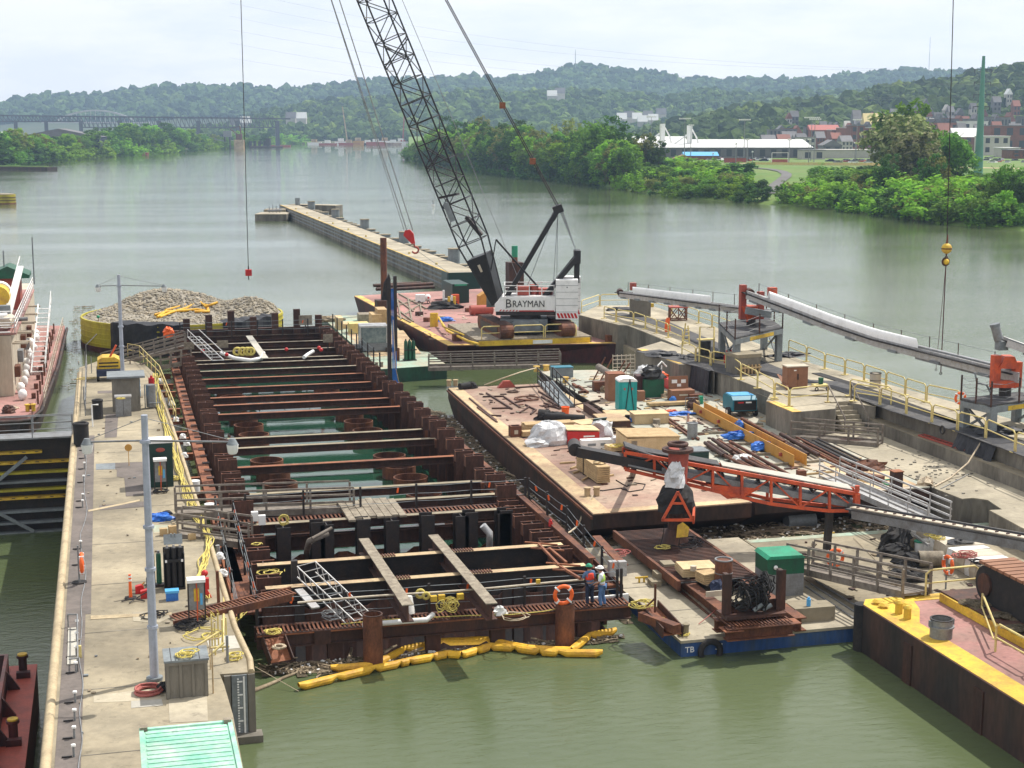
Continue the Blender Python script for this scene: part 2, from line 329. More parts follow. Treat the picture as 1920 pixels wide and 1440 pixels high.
mm('bridge_gray',(.09,.10,.12),None,.3,.1,.8,fine=.05)
mm('arch_white',(.45,.47,.50),None,.3,.1,.7,fine=.05)
mm('bark',(.085,.065,.045),None,.4,1,.95,fine=.3)
M['water']=water_mat('river_water',(.075,.098,.045),2.0,.038,.02,(.092,.115,.056))
M['water_calm']=water_mat('still_water',(.010,.045,.028),.5,.006,.02,(.014,.055,.032))
# SETTING: water, banks, hills
def lerp(tab,x):
 if x<=tab[0][0]: return tab[0][1]
 for (a,b),(c,d) in zip(tab,tab[1:]):
  if x<=c: return b+(d-b)*(x-a)/(c-a)
 return tab[-1][1]
def groundpt(px,Yc,z): p=C(px,240,Yc); return (p.x,p.y,z)
q=MB()
for x0,x1,y0,y1 in [(-4500,-30,-300,7000),(-30,-2.3,97.7,7000),(-30,-2.3,-300,10),(-2.3,5.65,-300,7000),(19.9,4500,-300,7000),(5.65,19.9,-300,59.2),(5.65,19.9,143.3,7000)]: q.add([(x0,y0,0),(x1,y0,0),(x1,y1,0),(x0,y1,0)],[(0,1,2,3)])
struct('river_water',q,M.water)
q=MB(); q.add([(-30,10,-3.6),(-2.3,10,-3.6),(-2.3,97.7,-3.6),(-30,97.7,-3.6)],[(0,1,2,3)]); struct('lock_chamber_water',q,M.water)
q=MB(); q.bx(-30.4,-30,10,97.7,-5,2.4); q.bx(-30,-2.3,9,10,-5,2.4); struct('lock_chamber_side',q,M.concrete_dark)
SH_R=[(745,1085),(765,1039),(800,905),(900,768),(1000,655),(1110,590),(1160,545),(1250,478),(1400,445),(1440,432),(1500,428),(1600,395),(1700,365),(1800,338),(1920,322),(2200,290)]
SH_L=[(-300,760),(0,820),(60,930),(110,1039),(200,1180),(300,1330),(430,1643),(545,2040),(770,2085)]
def land(tab,x0,x1,dx,ss,name,m,edge=None):
 q=MB();cols=[];x=x0
 while x<=x1:
  ys=lerp(tab,x); col=[]
  for s,z in ss:
   zz=z
   p=groundpt(x,ys+s,zz); col.append(p)
  cols.append(col); x+=dx
 n=len(ss)
 vs=[p for c_ in cols for p in c_]; fs=[(i*n+k,(i+1)*n+k,(i+1)*n+k+1,i*n+k+1) for i in range(len(cols)-1) for k in range(n-1)]
 q.add(vs,fs,True)
 if edge is not None:
  c_=cols[0]; q.add([p for p in c_]+[(p[0],p[1],-2) for p in c_],[(k,k+1,n+k+1,n+k) for k in range(n-1)])
 return struct(name,q,m)
prof=[(-4,-1.5),(0,.15),(4,.9),(12,1.5),(30,2.2),(60,3.4),(95,4.6),(130,5),(200,5),(400,6),(700,8),(1200,10),(2500,12)]
def groundhit(px,py):
 z=5
 for _ in range(30): p=W(px,py,z); z=.5*z+.5*lerp(prof,YC(p)-lerp(SH_R,px))
 return p.x,p.y,z
land(SH_R,766,2200,14,prof,'river_bank_ground',M.grass,1)
land(SH_L,-300,765,14,[(-4,-1.5),(0,.2),(4,1.2),(9,2.2),(16,3),(40,3.5),(200,4),(700,6),(2500,12)],'far_bank_ground',M.bank_soil)
RIDGES={ # name: (foot distance, crest distance, skyline, crown count, crown radius, leaf mats)
 'far':(2900,3900,[(-200,220),(0,205),(25,197),(60,187),(120,185),(200,185),(240,177),(300,172),(400,167),(440,169),(500,172),(560,172),(620,168),(680,160),(740,157),(790,160),(830,152),(920,153),(960,154),(1000,147),(1040,140),(1080,133),(1150,136),(1200,140),(1250,150),(1320,158),(1400,157),(1440,155),(1530,157),(1560,150),(1600,143),(1640,142),(1700,140),(1735,141),(1800,144),(1860,140),(2100,135)]),
 'middle':(2110,2750,[(-200,280),(300,262),(430,245),(480,225),(560,205),(640,196),(720,190),(800,186),(900,178),(960,180),(1060,176),(1150,182),(1250,190),(1330,176),(1390,182),(1440,185),(1500,180),(1600,178),(1700,170),(2100,160)]),
 'near':(1150,1650,[(1100,300),(1200,262),(1290,238),(1350,222),(1400,212),(1480,204),(1560,196),(1620,186),(1660,172),(1720,167),(1780,160),(1830,148),(1870,138),(1920,126),(2000,118),(2200,110)])}
HILL={}
def hill_z(name,px,t):
 f,c_,sk=RIDGES[name]; Yc=f+(c_-f)*t; top=HT(C(px,240,c_),lerp(sk,px))
 top=max(top,6); e=min(t,1); s=(e*e*(3-2*e))*.55+e*.45
 z=5+(top-5)*s+6*math.sin(px*.013+t*5)*t*(1-t)*2
 if t>1: z=top-(t-1)*60
 return Yc,z
for name,(f,c_,sk) in RIDGES.items():
 q=MB();xs=list(range(int(max(sk[0][0],-200)),2200,16));ts=[0,.1,.2,.35,.5,.65,.8,.9,1,1.15,1.6]
 vs=[groundpt(x,*hill_z(name,x,t)) for x in xs for t in ts]; n=len(ts)
 q.add(vs,[(i*n+k,(i+1)*n+k,(i+1)*n+k+1,i*n+k+1) for i in range(len(xs)-1) for k in range(n-1)],True)
 struct('hills_'+name,q,M.hill_ground)
def leafmat(name,c1,c2,c3=None):
 m=bpy.data.materials.new(name); m.use_nodes=True; t=m.node_tree; n=t.nodes; l=t.links.new; b=n['Principled BSDF']
 g=n.new('ShaderNodeNewGeometry'); cr_=n.new('ShaderNodeValToRGB'); e=cr_.color_ramp.elements
 e[0].color=tuple(c1)+(1,); e[1].color=tuple(c2)+(1,)
 if c3: k=e.new(.85); k.color=tuple(c2)+(1,); e[2].color=tuple(c3)+(1,)
 l(g.outputs['Random Per Island'],cr_.inputs[0])
 tc=n.new('ShaderNodeTexCoord'); nz=n.new('ShaderNodeTexNoise'); nz.inputs['Scale'].default_value=.35; l(tc.outputs['Object'],nz.inputs[0])
 oi=n.new('ShaderNodeObjectInfo'); h=n.new('ShaderNodeHueSaturation'); mr=n.new('ShaderNodeMapRange'); mr.inputs[3].default_value=.75; mr.inputs[4].default_value=1.35; l(oi.outputs['Random'],mr.inputs[0])
 m2=n.new('ShaderNodeMapRange'); m2.inputs[1].default_value=.3; m2.inputs[2].default_value=.7; m2.inputs[3].default_value=.7; m2.inputs[4].default_value=1.3; l(nz.outputs[0],m2.inputs[0])
 mu=n.new('ShaderNodeMath'); mu.operation='MULTIPLY'; l(mr.outputs[0],mu.inputs[0]); l(m2.outputs[0],mu.inputs[1]); l(mu.outputs[0],h.inputs['Value']); l(cr_.outputs[0],h.inputs['Color'])
 m3=n.new('ShaderNodeMapRange'); m3.inputs[3].default_value=.485; m3.inputs[4].default_value=.515; l(oi.outputs['Random'],m3.inputs[0]); l(m3.outputs[0],h.inputs['Hue'])
 l(h.outputs[0],b.inputs['Base Color']); b.inputs['Roughness'].default_value=.85; b.inputs['Specular IOR Level'].default_value=.15
 tr=n.new('ShaderNodeBsdfTranslucent'); l(h.outputs[0],tr.inputs[0]); ms=n.new('ShaderNodeMixShader'); ms.inputs[0].default_value=.38; l(b.outputs[0],ms.inputs[1]); l(tr.outputs[0],ms.inputs[2]); l(ms.outputs[0],n['Material Output'].inputs[0])
 return m
LEAF={'green':leafmat('leaf_green',(.075,.17,.022),(.15,.28,.035)),'dark':leafmat('leaf_dark',(.035,.095,.018),(.075,.16,.028)),
 'lime':leafmat('leaf_lime',(.14,.29,.022),(.24,.42,.04)),'olive':leafmat('leaf_olive',(.13,.17,.035),(.22,.23,.06)),'blossom':leafmat('leaf_blossom',(.13,.17,.05),(.24,.26,.11),(.50,.47,.28)),
 'hill':leafmat('leaf_hill',(.025,.055,.014),(.10,.17,.03),(.19,.27,.05)),'hillfar':leafmat('leaf_hill_far',(.022,.045,.016),(.085,.14,.035),(.13,.18,.05))}
import bmesh
def ico(sub):
 b=bmesh.new(); bmesh.ops.create_icosphere(b,subdivisions=sub,radius=1); v=np.array([x.co[:] for x in b.verts]); f=np.array([[y.index for y in x.verts] for x in b.faces]); b.free(); return v,f
def np_mesh(name,v,f,m,smooth=False):
 me=bpy.data.meshes.new(name); k=f.shape[1]; me.vertices.add(len(v)); me.vertices.foreach_set('co',v.astype(np.float32).ravel())
 me.loops.add(f.size); me.loops.foreach_set('vertex_index',f.astype(np.int32).ravel()); me.polygons.add(len(f))
 me.polygons.foreach_set('loop_start',np.arange(0,f.size,k,dtype=np.int32)); me.polygons.foreach_set('loop_total',np.full(len(f),k,dtype=np.int32))
 me.update(calc_edges=True); me.materials.append(m); me.polygons.foreach_set('use_smooth',[smooth]*len(f)); return me
def forest(name,ridge,count,r0,r1,m,xr,tr=(0.02,1.03),sub=2,label=''):
 rs=np.random.RandomState(len(name)*7+count%97); iv,iff=ico(sub); V_=[];F_=[]
 for i in range(count):
  px=rs.uniform(*xr); t=rs.uniform(*tr); Yc,z=hill_z(ridge,px,t); p=groundpt(px,Yc,z); r=(r0+(r1-r0)*rs.rand()**3*1.6)*.72
  nv=iv*(1+rs.uniform(-.36,.36,(len(iv),1)))*np.array([r*rs.uniform(.75,1.3),r,r*rs.uniform(.6,1.3)]); V_.append(nv+np.array([p[0],p[1],p[2]+r*.5])); F_.append(iff+i*len(iv))
 o=bpy.data.objects.new(name,np_mesh(name,np.vstack(V_),np.vstack(F_),m)); COL.objects.link(o); o['kind']='stuff'; o['label']=label; o['category']='forest'
forest('distant_forest','far',7500,8,15,LEAF['hillfar'],(-60,2000),(.35,1.02),2,'hazy blue-green woods covering the farthest hill ridge')
forest('middle_forest','middle',9500,5.5,11,LEAF['hill'],(300,2000),(0,1.02),2,'green woods covering the middle hillside behind the river bend')
forest('hillside_forest','near',4200,4,8.5,LEAF['hill'],(1180,2000),(0,1.02),2,'green woods on the near right hillside above the town')
# ---------------------------------------------------------------- trees
def crown_mesh(name,h,r,seed,clumps,leaves,size,m,low=.25,gap=.0):
 rs=np.random.RandomState(seed); P=[]; 
 lobes=[(rs.uniform(-.45,.45)*r,rs.uniform(-.45,.45)*r,h*rs.uniform(low+.18,.86),r*rs.uniform(.38,.62)) for _ in range(9)]
 cs=[]
 for i in range(clumps):
  lx,ly,lz,lr=lobes[rs.randint(len(lobes))]; d=rs.normal(size=3); d/=np.linalg.norm(d); q=lr*rs.uniform(.6,1.05)
  cs.append((lx+d[0]*q,ly+d[1]*q,max(lz+d[2]*q*1.15,h*low*.5)))
 V_=[]
 for c_ in cs:
  k=leaves; cr_=rs.uniform(.08,.16)*r+size*.5
  d=rs.normal(size=(k,3)); d/=np.linalg.norm(d,axis=1)[:,None]; pos=np.array(c_)+d*cr_*rs.uniform(.5,1.15,(k,1))
  nrm=d*.8+rs.normal(size=(k,3))*.5+np.array([0,0,.5]); nrm/=np.linalg.norm(nrm,axis=1)[:,None]
  t=np.cross(nrm,rs.normal(size=(k,3))); t/=np.linalg.norm(t,axis=1)[:,None]; b=np.cross(nrm,t)
  s=size*rs.uniform(.5,1.1,(k,1)); V_.append(np.stack([pos-t*s-b*s*.6,pos+t*s*.9-b*s*.4,pos+t*s+b*s*.7,pos-t*s*.7+b*s*.5],1).reshape(-1,3))
 v=np.vstack(V_); return np_mesh(name,v,np.arange(len(v)).reshape(-1,4),m)
def trunk_mesh(h,r,seed):
 g=random.Random(seed); q=MB(); pts=[V((0,0,-1))]; 
 for i in range(1,6): pts.append(V((g.uniform(-.3,.3)*i*.4,g.uniform(-.3,.3)*i*.4,h*.75*i/5)))
 q.tube(pts,h*.018,7,True,h*.006)
 for i in range(7):
  a=g.uniform(0,6.28); b=pts[g.randint(2,4)]; L_=r*g.uniform(.5,.85)
  q.tube([b,b+V((math.cos(a)*L_*.5,math.sin(a)*L_*.5,h*.10)),b+V((math.cos(a)*L_,math.sin(a)*L_,h*.24))],h*.009,5,True,h*.003)
 return q.mesh('trunk',M.bark)
PROTO={}
def tree_proto(key,h,r,seed,m,clumps=130,leaves=22,size=.5,low=.25):
 PROTO[key]=(crown_mesh('crown',h,r,seed,clumps,leaves,size,m,low),trunk_mesh(h,r,seed),h)
for k,args in {'oak':(18,7.5,1,LEAF['green']),'oak2':(18,6.5,2,LEAF['green']),'dark':(18,7,3,LEAF['dark']),'lime':(16,6,4,LEAF['lime']),'olive':(17,7,5,LEAF['olive']),'blossom':(15,7,6,LEAF['blossom'])}.items(): tree_proto(k,*args)
tree_proto('bush',5,4.5,11,LEAF['green'],70,20,.34,.0); tree_proto('bushd',5,4.5,12,LEAF['dark'],70,20,.34,.0); tree_proto('bushl',4,4.5,13,LEAF['lime'],70,20,.32,.0); tree_proto('busho',5,4.5,14,LEAF['olive'],60,20,.34,.0)
def tree(kind,p,h,label,group,name='tree',cat='tree',wide=1):
 c_,t,h0=PROTO[kind]; s=h/h0; o=thing(name,label,cat,p,U(0,6.28),group); o.scale=(s*wide,s*wide,s)
 a=bpy.data.objects.new('crown',c_); b=bpy.data.objects.new('trunk',t)
 for x in(a,b): COL.objects.link(x); x.parent=o
 return o
def base_tree(kind,px,ytop,Yc,z,label,group,**k):
 p=C(px,240,Yc); p.z=z; return tree(kind,p,max(HT(p,ytop)-z,3)*1.06,label,group,**k)
KD={'oak':'full green','oak2':'upright green','dark':'dark green','lime':'bright green','olive':'brownish olive','blossom':'pale blossoming'}
RB=[('oak',785,262,1010),('oak2',812,238,960),('dark',845,228,930),('oak',872,232,900),('olive',900,226,850),('oak2',925,240,800),('oak',952,222,800),('dark',985,236,750),('olive',1010,250,720),
 ('oak',1035,240,690),('dark',1050,262,655),('olive',1062,232,730),('oak2',1090,236,660),('lime',1105,250,625),('oak',1130,216,600),('dark',1160,232,600),('lime',1010,285,665),('lime',1080,290,605),('dark',900,280,785),('dark',960,285,710),('oak',840,275,850),('dark',1140,275,570),('dark',1185,262,590),('olive',1210,258,590),('dark',1235,266,585)]
for i,(k,x,y,d) in enumerate(sorted(RB,key=lambda a:a[1])):
 base_tree(k,x,y,d,2,f'{KD[k]} riverbank tree, {ORD[i]} from the left in the wooded point behind the crane boom','trees on the wooded point',wide=1.05)
for x in range(768,1180,8):
 for row in (0,1):
  k=rnd.choice(['oak','dark','oak2','lime','olive','dark']); d=lerp(SH_R,x)+4+row*U(18,45); yt=lerp([(768,285),(790,265),(840,238),(900,236),(960,236),(1010,252),(1080,262),(1160,258),(1262,278)],x)+U(0,14)+(14 if row==0 else 0)
  base_tree(k,x,yt,d,1.5,'tree in the dense leafy mass of the wooded point','dense trees of the wooded point',wide=1.25)
for x in range(766,1130,12):
 p=C(x,240,lerp(SH_R,x)+3); p.z=.5; tree(rnd.choice(['bush','bushd','bushd']),p,U(6,9),'bushy undergrowth at the foot of the wooded point','undergrowth of the wooded point',name='shrub',cat='shrub',wide=1.1)
for k,x,y,d,lb in [('oak2',1690,190,470,'tallest bright tree rising above the pale blossoming tree'),('oak',1725,208,465,'green tree just right of the tallest bright bank tree'),('blossom',1690,232,425,'pale cream blossoming tree on the right bank in front of the brick factory'),('blossom',1715,262,412,'lower pale blossoming tree leaning over the bank shrubs'),
 ('oak',1770,234,440,'broad green tree left of the green steel pole'),('oak2',1800,250,430,'green tree nearest the left side of the green steel pole'),('olive',1755,296,395,'olive brown tree below the broad green tree by the pole'),('dark',1740,300,392,'dark tree standing low on the bank behind the yellow hook ball cable'),('oak',1890,300,352,'green bushy tree at right picture edge beside the pole'),('dark',1915,330,335,'dark spreading tree at the waterline at right picture edge'),('oak2',1862,340,350,'green tree at the waterline right of the pole'),('dark',1665,300,400,'dark ivy covered tree under the blossoming tree'),('lime',1895,362,330,'bright low tree at the lower right waterline')]:
 base_tree(k,x,y,d,2.5,lb,'trees round the green pole',wide=1.1)
n=0
for x in sorted(list(range(-30,430,9))+list(range(-26,300,11))):
 d=lerp(SH_L,x)+U(8,45); k=rnd.choice(['oak','oak2','lime','dark','oak','olive']); n+=1
 y=lerp([(-30,250),(60,253),(110,262),(190,245),(260,238),(330,243),(390,252),(430,262)],x)+U(-5,6)
 base_tree(k,x,y,d,2.5,'green tree in the dense row along the far left bank','trees along the far left bank',wide=1.5)
for x in range(-20,560,14):
 p=C(x,240,lerp(SH_L,x)+3); p.z=.3; tree(rnd.choice(['bush','bushl','bush','bushd']),p,U(6,9.5),'leafy undergrowth at the waterline of the far left bank','undergrowth of the far left bank',name='shrub',cat='shrub',wide=2.0)
for k,(x,y,d) in enumerate([(768,282,1030),(774,268,1015),(782,262,1000),(765,290,1045)]): base_tree('oak',x,y,d,.5,f'dark green tree at the tip of the wooded point, {ORD[k]} of four','trees at the tip of the point',wide=1.2)
for x,y,d in [(8,275,835),(30,280,850),(52,285,880),(-10,262,830),(20,262,880),(65,268,960),(88,262,1010),(300,262,1330),(380,262,1500),(450,248,1700),(475,250,1750),(500,247,1800),(525,252,1850),(465,258,1690),(550,256,2070),(600,258,2100),(640,256,2100)]:
 base_tree(rnd.choice(['oak','lime','dark']),x,y,d,2,'small green tree at the waterline of the far left bank','waterline trees on the far left bank',wide=1.4)
n=0
for x in list(range(1112,1424,14))+list(range(1484,1925,13)):
 for row in range(3):
  s=U(2,7)+row*19; xx=x+U(-6,6)
  if row>=2 and 1390<xx<1530: continue
  d=lerp(SH_R,xx)+s; k=rnd.choice(['bush','bushl','bushl','bush','busho','bushd']); p=C(xx,240,d); p.z=lerp(prof,s)-.3; n+=1
  hb=U(2.6,4.2)*(1 if xx<1560 else 1.35)
  tree(k,p,hb,'leafy shrub in the tangled green cover along the right bank','shrubs along the right bank',name='shrub',cat='shrub',wide=U(1.2,1.7))
for x in list(range(1112,1400,24))+list(range(1560,1925,45)):
 for s in (66,90,114):
  xx=x+U(-10,10); p=C(xx,240,lerp(SH_R,xx)+s); p.z=lerp(prof,s)-.3
  if n<225: n+=1; tree(rnd.choice(['bush','bushl','bushd','bush']),p,U(3,4.6),'leafy shrub high on the grassy slope of the right bank','shrubs high on the right bank',name='shrub',cat='shrub',wide=U(2,2.8))
q=MB(); pa=[(1488,322,5),(1482,330,5),(1465,342,4.8),(1448,354,4),(1440,362,3),(1452,318,5),(1440,314.5,5),(1390,312,5),(1300,311,5)]
def strip(q,pts,w,lift=.05):
 pts=[V(groundhit(*p[:2])) for p in pts]; vs=[]
 for i,p in enumerate(pts):
  d=(pts[min(i+1,len(pts)-1)]-pts[max(i-1,0)]); d.z=0; d.normalize(); r=V((d.y,-d.x,0)); vs+=[p+r*w/2+V((0,0,lift)),p-r*w/2+V((0,0,lift))]
 q.add(vs,[(2*i,2*i+1,2*i+3,2*i+2) for i in range(len(pts)-1)])
q=MB(); strip(q,[(1441,364),(1446,356),(1454,347),(1466,338),(1474,332),(1475,327),(1466,322),(1445,318),(1400,314.5),(1330,312)],3.6,.25); struct('path',q,M.asphalt)
q=MB(); strip(q,[(1380,306,5.2),(1500,309,5.2),(1650,310,5.2),(1760,313,5.2),(1990,318,5.2)],9,.05); struct('gravel_road',q,M.deck_tan)
# ---------------------------------------------------------------- town
def bldg(name,label,x0,x1,ytop,Yc,z,depth,wm,rm,kind='flat',win=(0,0),cat='building',group=None,roof_h=.35,yaw=None):
 a=C(x0,240,Yc);b=C(x1,240,Yc);a.z=b.z=z; w_=(b-a).length; c_=(a+b)/2; h=max(HT(c_,ytop)-z,2.2); rz=math.atan2((b-a).y,(b-a).x) if yaw is None else yaw
 o=thing(name,label,cat,c_+V((-math.sin(rz),math.cos(rz),0))*depth/2,rz,group)
 hw=h if kind=='flat' else h*.62
 part('wall',BX(-w_/2,w_/2,-depth/2,depth/2,-3,hw),wm,o)
 q=MB()
 if kind=='flat': q.bx(-w_/2-.3,w_/2+.3,-depth/2-.3,depth/2+.3,hw+.01,hw+roof_h)
 elif kind=='gable':
  q.prof([(-depth/2-.5,hw-.1),(depth/2+.5,hw-.1),(0,h)],(-w_/2-.4,0,0),(0,1,0),(0,0,1),(w_+.8,0,0))
 else: q.prof([(-w_/2-.5,hw-.1),(w_/2+.5,hw-.1),(0,h)],(0,-depth/2-.4,0),(1,0,0),(0,0,1),(0,depth+.8,0))
 part('roof',q,rm,o)
 if win[0]:
  wm_=None
  for r in range(win[1]):
   for c2 in range(win[0]):
    x=-w_/2+w_*(c2+.5)/win[0]; zz=hw*(r+.55)/win[1]
    if wm_ is None: wm_=BX(-w_/win[0]*.24,w_/win[0]*.24,-.06,.06,-hw/win[1]*.28,hw/win[1]*.28).mesh('window',M.window_dark)
    wo=bpy.data.objects.new('window',wm_); COL.objects.link(wo); wo.parent=o; wo.location=(x,-depth/2-.03,zz)
 return o
TOWNCARS=[]
mill=bldg('mill','long white roofed mill building behind the car park with two conveyor towers',1232,1525,262,800,5,60,M.roof_gray,M.roof_white,'gable',(14,1))
bldg('mill_shed','white end shed of the mill seen through the bank trees',1120,1290,256,900,5,40,M.roof_white,M.roof_white,'gable')
bldg('long_wall_building','low pale flat roofed building right of the mill behind the ball field',1548,1650,282,790,5,25,M.wall_pale,M.wall_pale,'flat',(0,0))
bldg('pavilion','small pavilion with two brown doors between the mill and the pale flat building',1505,1549,282,770,5,12,M.wall_pale,M.roof_gray,'flat',(2,1))
bldg('blue_roof_hall','low hall with a light blue gabled roof in front of the mill',1285,1348,285,760,5,14,M.brick,M.blue_light,'gable')
bldg('picnic_shelter','dark brown picnic shelter beside the bank trees',1266,1300,290,700,5,8,M.rust_dark,M.crate_brown,'hip')
bldg('brick_factory','dark red brick factory block behind the blossoming tree',1592,1662,240,1000,8,40,M.brick,M.roof_white,'flat',(7,2))
bldg('brick_tower','narrow red brick tower block left of the brick factory',1596,1622,236,990,8,14,M.brick,M.roof_gray,'flat',(2,3))
bldg('orange_roof_house','large house with an orange tiled roof above the town',1520,1575,234,1080,14,18,M.brick,M.red_dull,'gable',(4,1))
bldg('gray_gable_church','gray gabled hall in the middle of the town',1545,1580,262,900,6,16,M.roof_gray,M.roof_gray,'hip',(2,1))
for i,(x0,x1,yt,Yc,wm,rm,k,lb) in enumerate([(1470,1496,246,1080,'wall_pale','roof_gray','gable','pale gray roofed house at the left end of the town row'),(1492,1515,252,1050,'roof_gray','roof_gray','gable','gray house second in the town row'),(1500,1530,258,980,'wall_pale','roof_gray','flat','flat gray building below the orange roofed house'),(1560,1592,244,1040,'brick','roof_white','flat','red brick shop left of the brick tower'),(1580,1600,254,960,'wall_pale','roof_gray','gable','small pale house below the brick tower'),(1622,1660,212,1200,'wall_pale','yellow_pale','gable','cream house with dormers on the slope above the brick factory'),(1602,1616,206,1220,'wall_pale','roof_gray','gable','tall narrow gray house left of the cream dormer house'),(1745,1800,230,1080,'brick','roof_gray','flat','long brown brick building behind the broad green tree'),(1806,1852,228,1050,'roof_white','roof_white','flat','white block behind the green steel pole'),(1845,1895,256,830,'wall_pale','roof_white','flat','large pale windowless building right of the pole'),(1858,1930,236,960,'brick','roof_gray','flat','red brick mill block at right picture edge'),(1884,1915,278,790,'wall_pale','roof_white','flat','cream shed at right edge beside the rusty shed'),(1900,1950,282,760,'rust','roof_gray','flat','rusty red shed at right picture edge'),(1790,1845,240,950,'brick','roof_white','gable','brick shed with white roof behind the pole'),(1880,1935,228,1150,'wall_pale','roof_gray','gable','pale terrace at the far right above the brick mill')]):
 bldg('town_building',lb,x0,x1,yt,Yc,7,16,M[wm],M[rm],k,(3,2),group='town buildings')
n=0
for (x,t,rf) in [(1700,.25,'roof_gray'),(1712,.3,'roof_gray'),(1725,.22,'wall_pale'),(1745,.34,'roof_gray'),(1760,.28,'roof_gray'),(1775,.36,'wall_pale'),(1785,.22,'roof_gray'),(1800,.3,'roof_gray'),(1825,.33,'roof_gray'),(1845,.25,'brick'),(1868,.36,'roof_gray'),(1890,.42,'white'),(1905,.3,'brick'),(1640,.2,'roof_gray'),(1660,.26,'roof_gray'),(1625,.14,'roof_gray'),(1490,.35,'roof_gray'),(1480,.3,'brick'),(1545,.12,'roof_gray'),(1570,.1,'roof_gray'),(1590,.13,'wall_pale'),(1735,.45,'roof_gray'),(1752,.2,'wall_pale'),(1768,.18,'brick'),(1812,.2,'brick')]+[(1610+k*13.3,.12+.3*((k*37)%11)/11,('roof_gray','roof_gray','brick','wall_pale')[k%4]) for k in range(15)]:
 Yc,z=hill_z('near',x,t); n+=1
 p=C(x,240,Yc); s=11/ (F/Yc) ; Z=z+9
 ytop=720+F*math.tan(math.atan((H-(z+17))/Yc)-PITCH)
 bldg('hillside_house',f'{"white" if rf=="white" else "gray" if rf=="roof_gray" else "brown" if rf=="brick" else "pale"} roofed house among the trees on the right hillside, number {n} up the slope',x-5-n%3,x+5+n%3,ytop,Yc-14,z+4,8,M[('wall_pale','brick','roof_gray')[n%3]],M[rf],'gable' if n%2 else 'hip',(2,2),cat='house',group='houses on the right hillside')
n=0
for x,t in [(1166,.28),(1180,.33),(1195,.3),(1215,.35),(1225,.28),(1050,.75),(1035,.7),(545,.35),(565,.33),(1240,.4),(1205,.24),(440,.3),(460,.33)]:
 Yc,z=hill_z('middle',x,t); ytop=720+F*math.tan(math.atan((H-(z+24))/Yc)-PITCH); n+=1
 bldg('distant_house',f'{ORD[n-1]} small pale roofed house showing among the woods of the middle hillside',x-9,x+9,ytop,Yc-14,z,12,M.wall_pale,M['roof_white' if n%2 else 'roof_gray'],'gable',(0,0),cat='house',group='houses on the middle hillside')
for k in range(46):
 x=1440+k*11.2+U(-4,4); row=k%3; Yc=(1010,1090,1170)[row]; yt=lerp([(1440,254),(1520,250),(1600,246),(1700,236),(1800,232),(1960,228)],x)-(0,9,18)[row]+U(-3,3); w_=U(7,13)
 bldg('town_house',f'{("brown brick","gray","pale")[k%3]} house in the packed town rows under the hillside, number {k+1} from the left',x-w_,x+w_,yt,Yc,8,12,M[('brick','roof_gray','wall_pale')[k%3]],M[('roof_gray','brick','roof_gray')[(k//3)%3]],('gable','flat','hip')[k%3],(3,2),cat='house',group='packed town houses')
for i in range(26): 
 x=1556+i*14.5; p=W(x,304+3*(i%2),5.3); 
 if not 1660<x<1840: TOWNCARS.append((x,p))
# mill towers (A-frames with conveyor legs)
for x,yt,lb,xl in [(1242,232,'left white mill elevator head with a slanting leg','a'),(1293,235,'right white mill elevator head with bent legs','b')]:
 b=C(x,240,815); b.z=12; h=HT(b,yt)-12; o=thing('mill_tower',lb,'tower',b)
 q=MB(); q.bx(-1.1,1.1,-1.1,1.1,h-9,h); part('head_house',q,M.white,o)
 q=MB(); q.beam((-1,0,h-9),(-2.5,0,0),.7,.7); q.beam((1.4,0,h-2),(3.8,0,h-6),.6,.6); q.beam((3.8,0,h-6),(5.5,0,0),.7,.7); q.beam((.5,0,h-9),(1.5,0,0),.6,.6); part('leg',q,M.white,o)
 part('conveyor_chute',BE((-1.5,0,h-5),(-13 if x==1242 else -15,0,h-14),.8,.8),M.white,o)
# light masts over the ball field
for i,(x,yt,Yc,nm) in enumerate([(1161,232,700,2),(1221,219,900,6),(1284,223,720,6),(1296,235,760,3),(1396,225,730,6),(1402,262,700,2),(1522,221,740,8),(1528,224,720,6),(1607,225,760,5),(1481,262,690,2),(1518,262,700,2),(1605,268,720,2),(1381,270,680,1),(1412,285,660,1),(1338,288,690,1)]):
 b=C(x,240,Yc); b.z=5; h=HT(b,yt)-5; o=thing('floodlight_mast',f'{"ball field floodlight mast with a wide lamp bar" if nm>4 else "thin park light pole"}, {ORD[i]} from the left over the park','floodlight mast' if nm>4 else 'light pole',b,-YAW,'light masts over the ball field')
 part('pole',CY((0,0,0),.22,h,8,.12),M.gray_steel,o); w_=nm*.95
 part('crossbar',BX(-w_/2,w_/2,-.08,.08,h-.25,h-.1),M.gray_steel,o)
 for k in range(nm):
  part('lamp',BX(-.32,.32,-.25,.25,-.3,.3),M.white,o).location=((k-(nm-1)/2)*.95,-.3,h+.15)
def car(mat_,name='parked_car'):
 o=thing(name,'','car')
 q=MB(); q.prof([(-2.2,.35),(2.2,.35),(2.25,.8),(1.3,.95),(-2.1,1.0),(-2.25,.7)],(0,-.9,0),(1,0,0),(0,0,1),(0,1.8,0)); part('body',q,mat_,o)
 q=MB(); q.prof([(-1.9,.98),(1.15,.98),(.45,1.5),(-1.4,1.5)],(0,-.78,0),(1,0,0),(0,0,1),(0,1.56,0)); part('cabin',q,M.window_dark,o)
 for x in(-1.4,1.4):
  for y in(-.85,.85): part('wheel',TB([(x,y-.1,.33),(x,y+.1,.33)],.33,10),M.rubber,o)
 return o
CARM=[M.white,M.red_dull,M.gray_steel,M.navy,M.silver_tarp,M.wall_pale]; CN=['white','dark red','gray','navy blue','silver','beige']
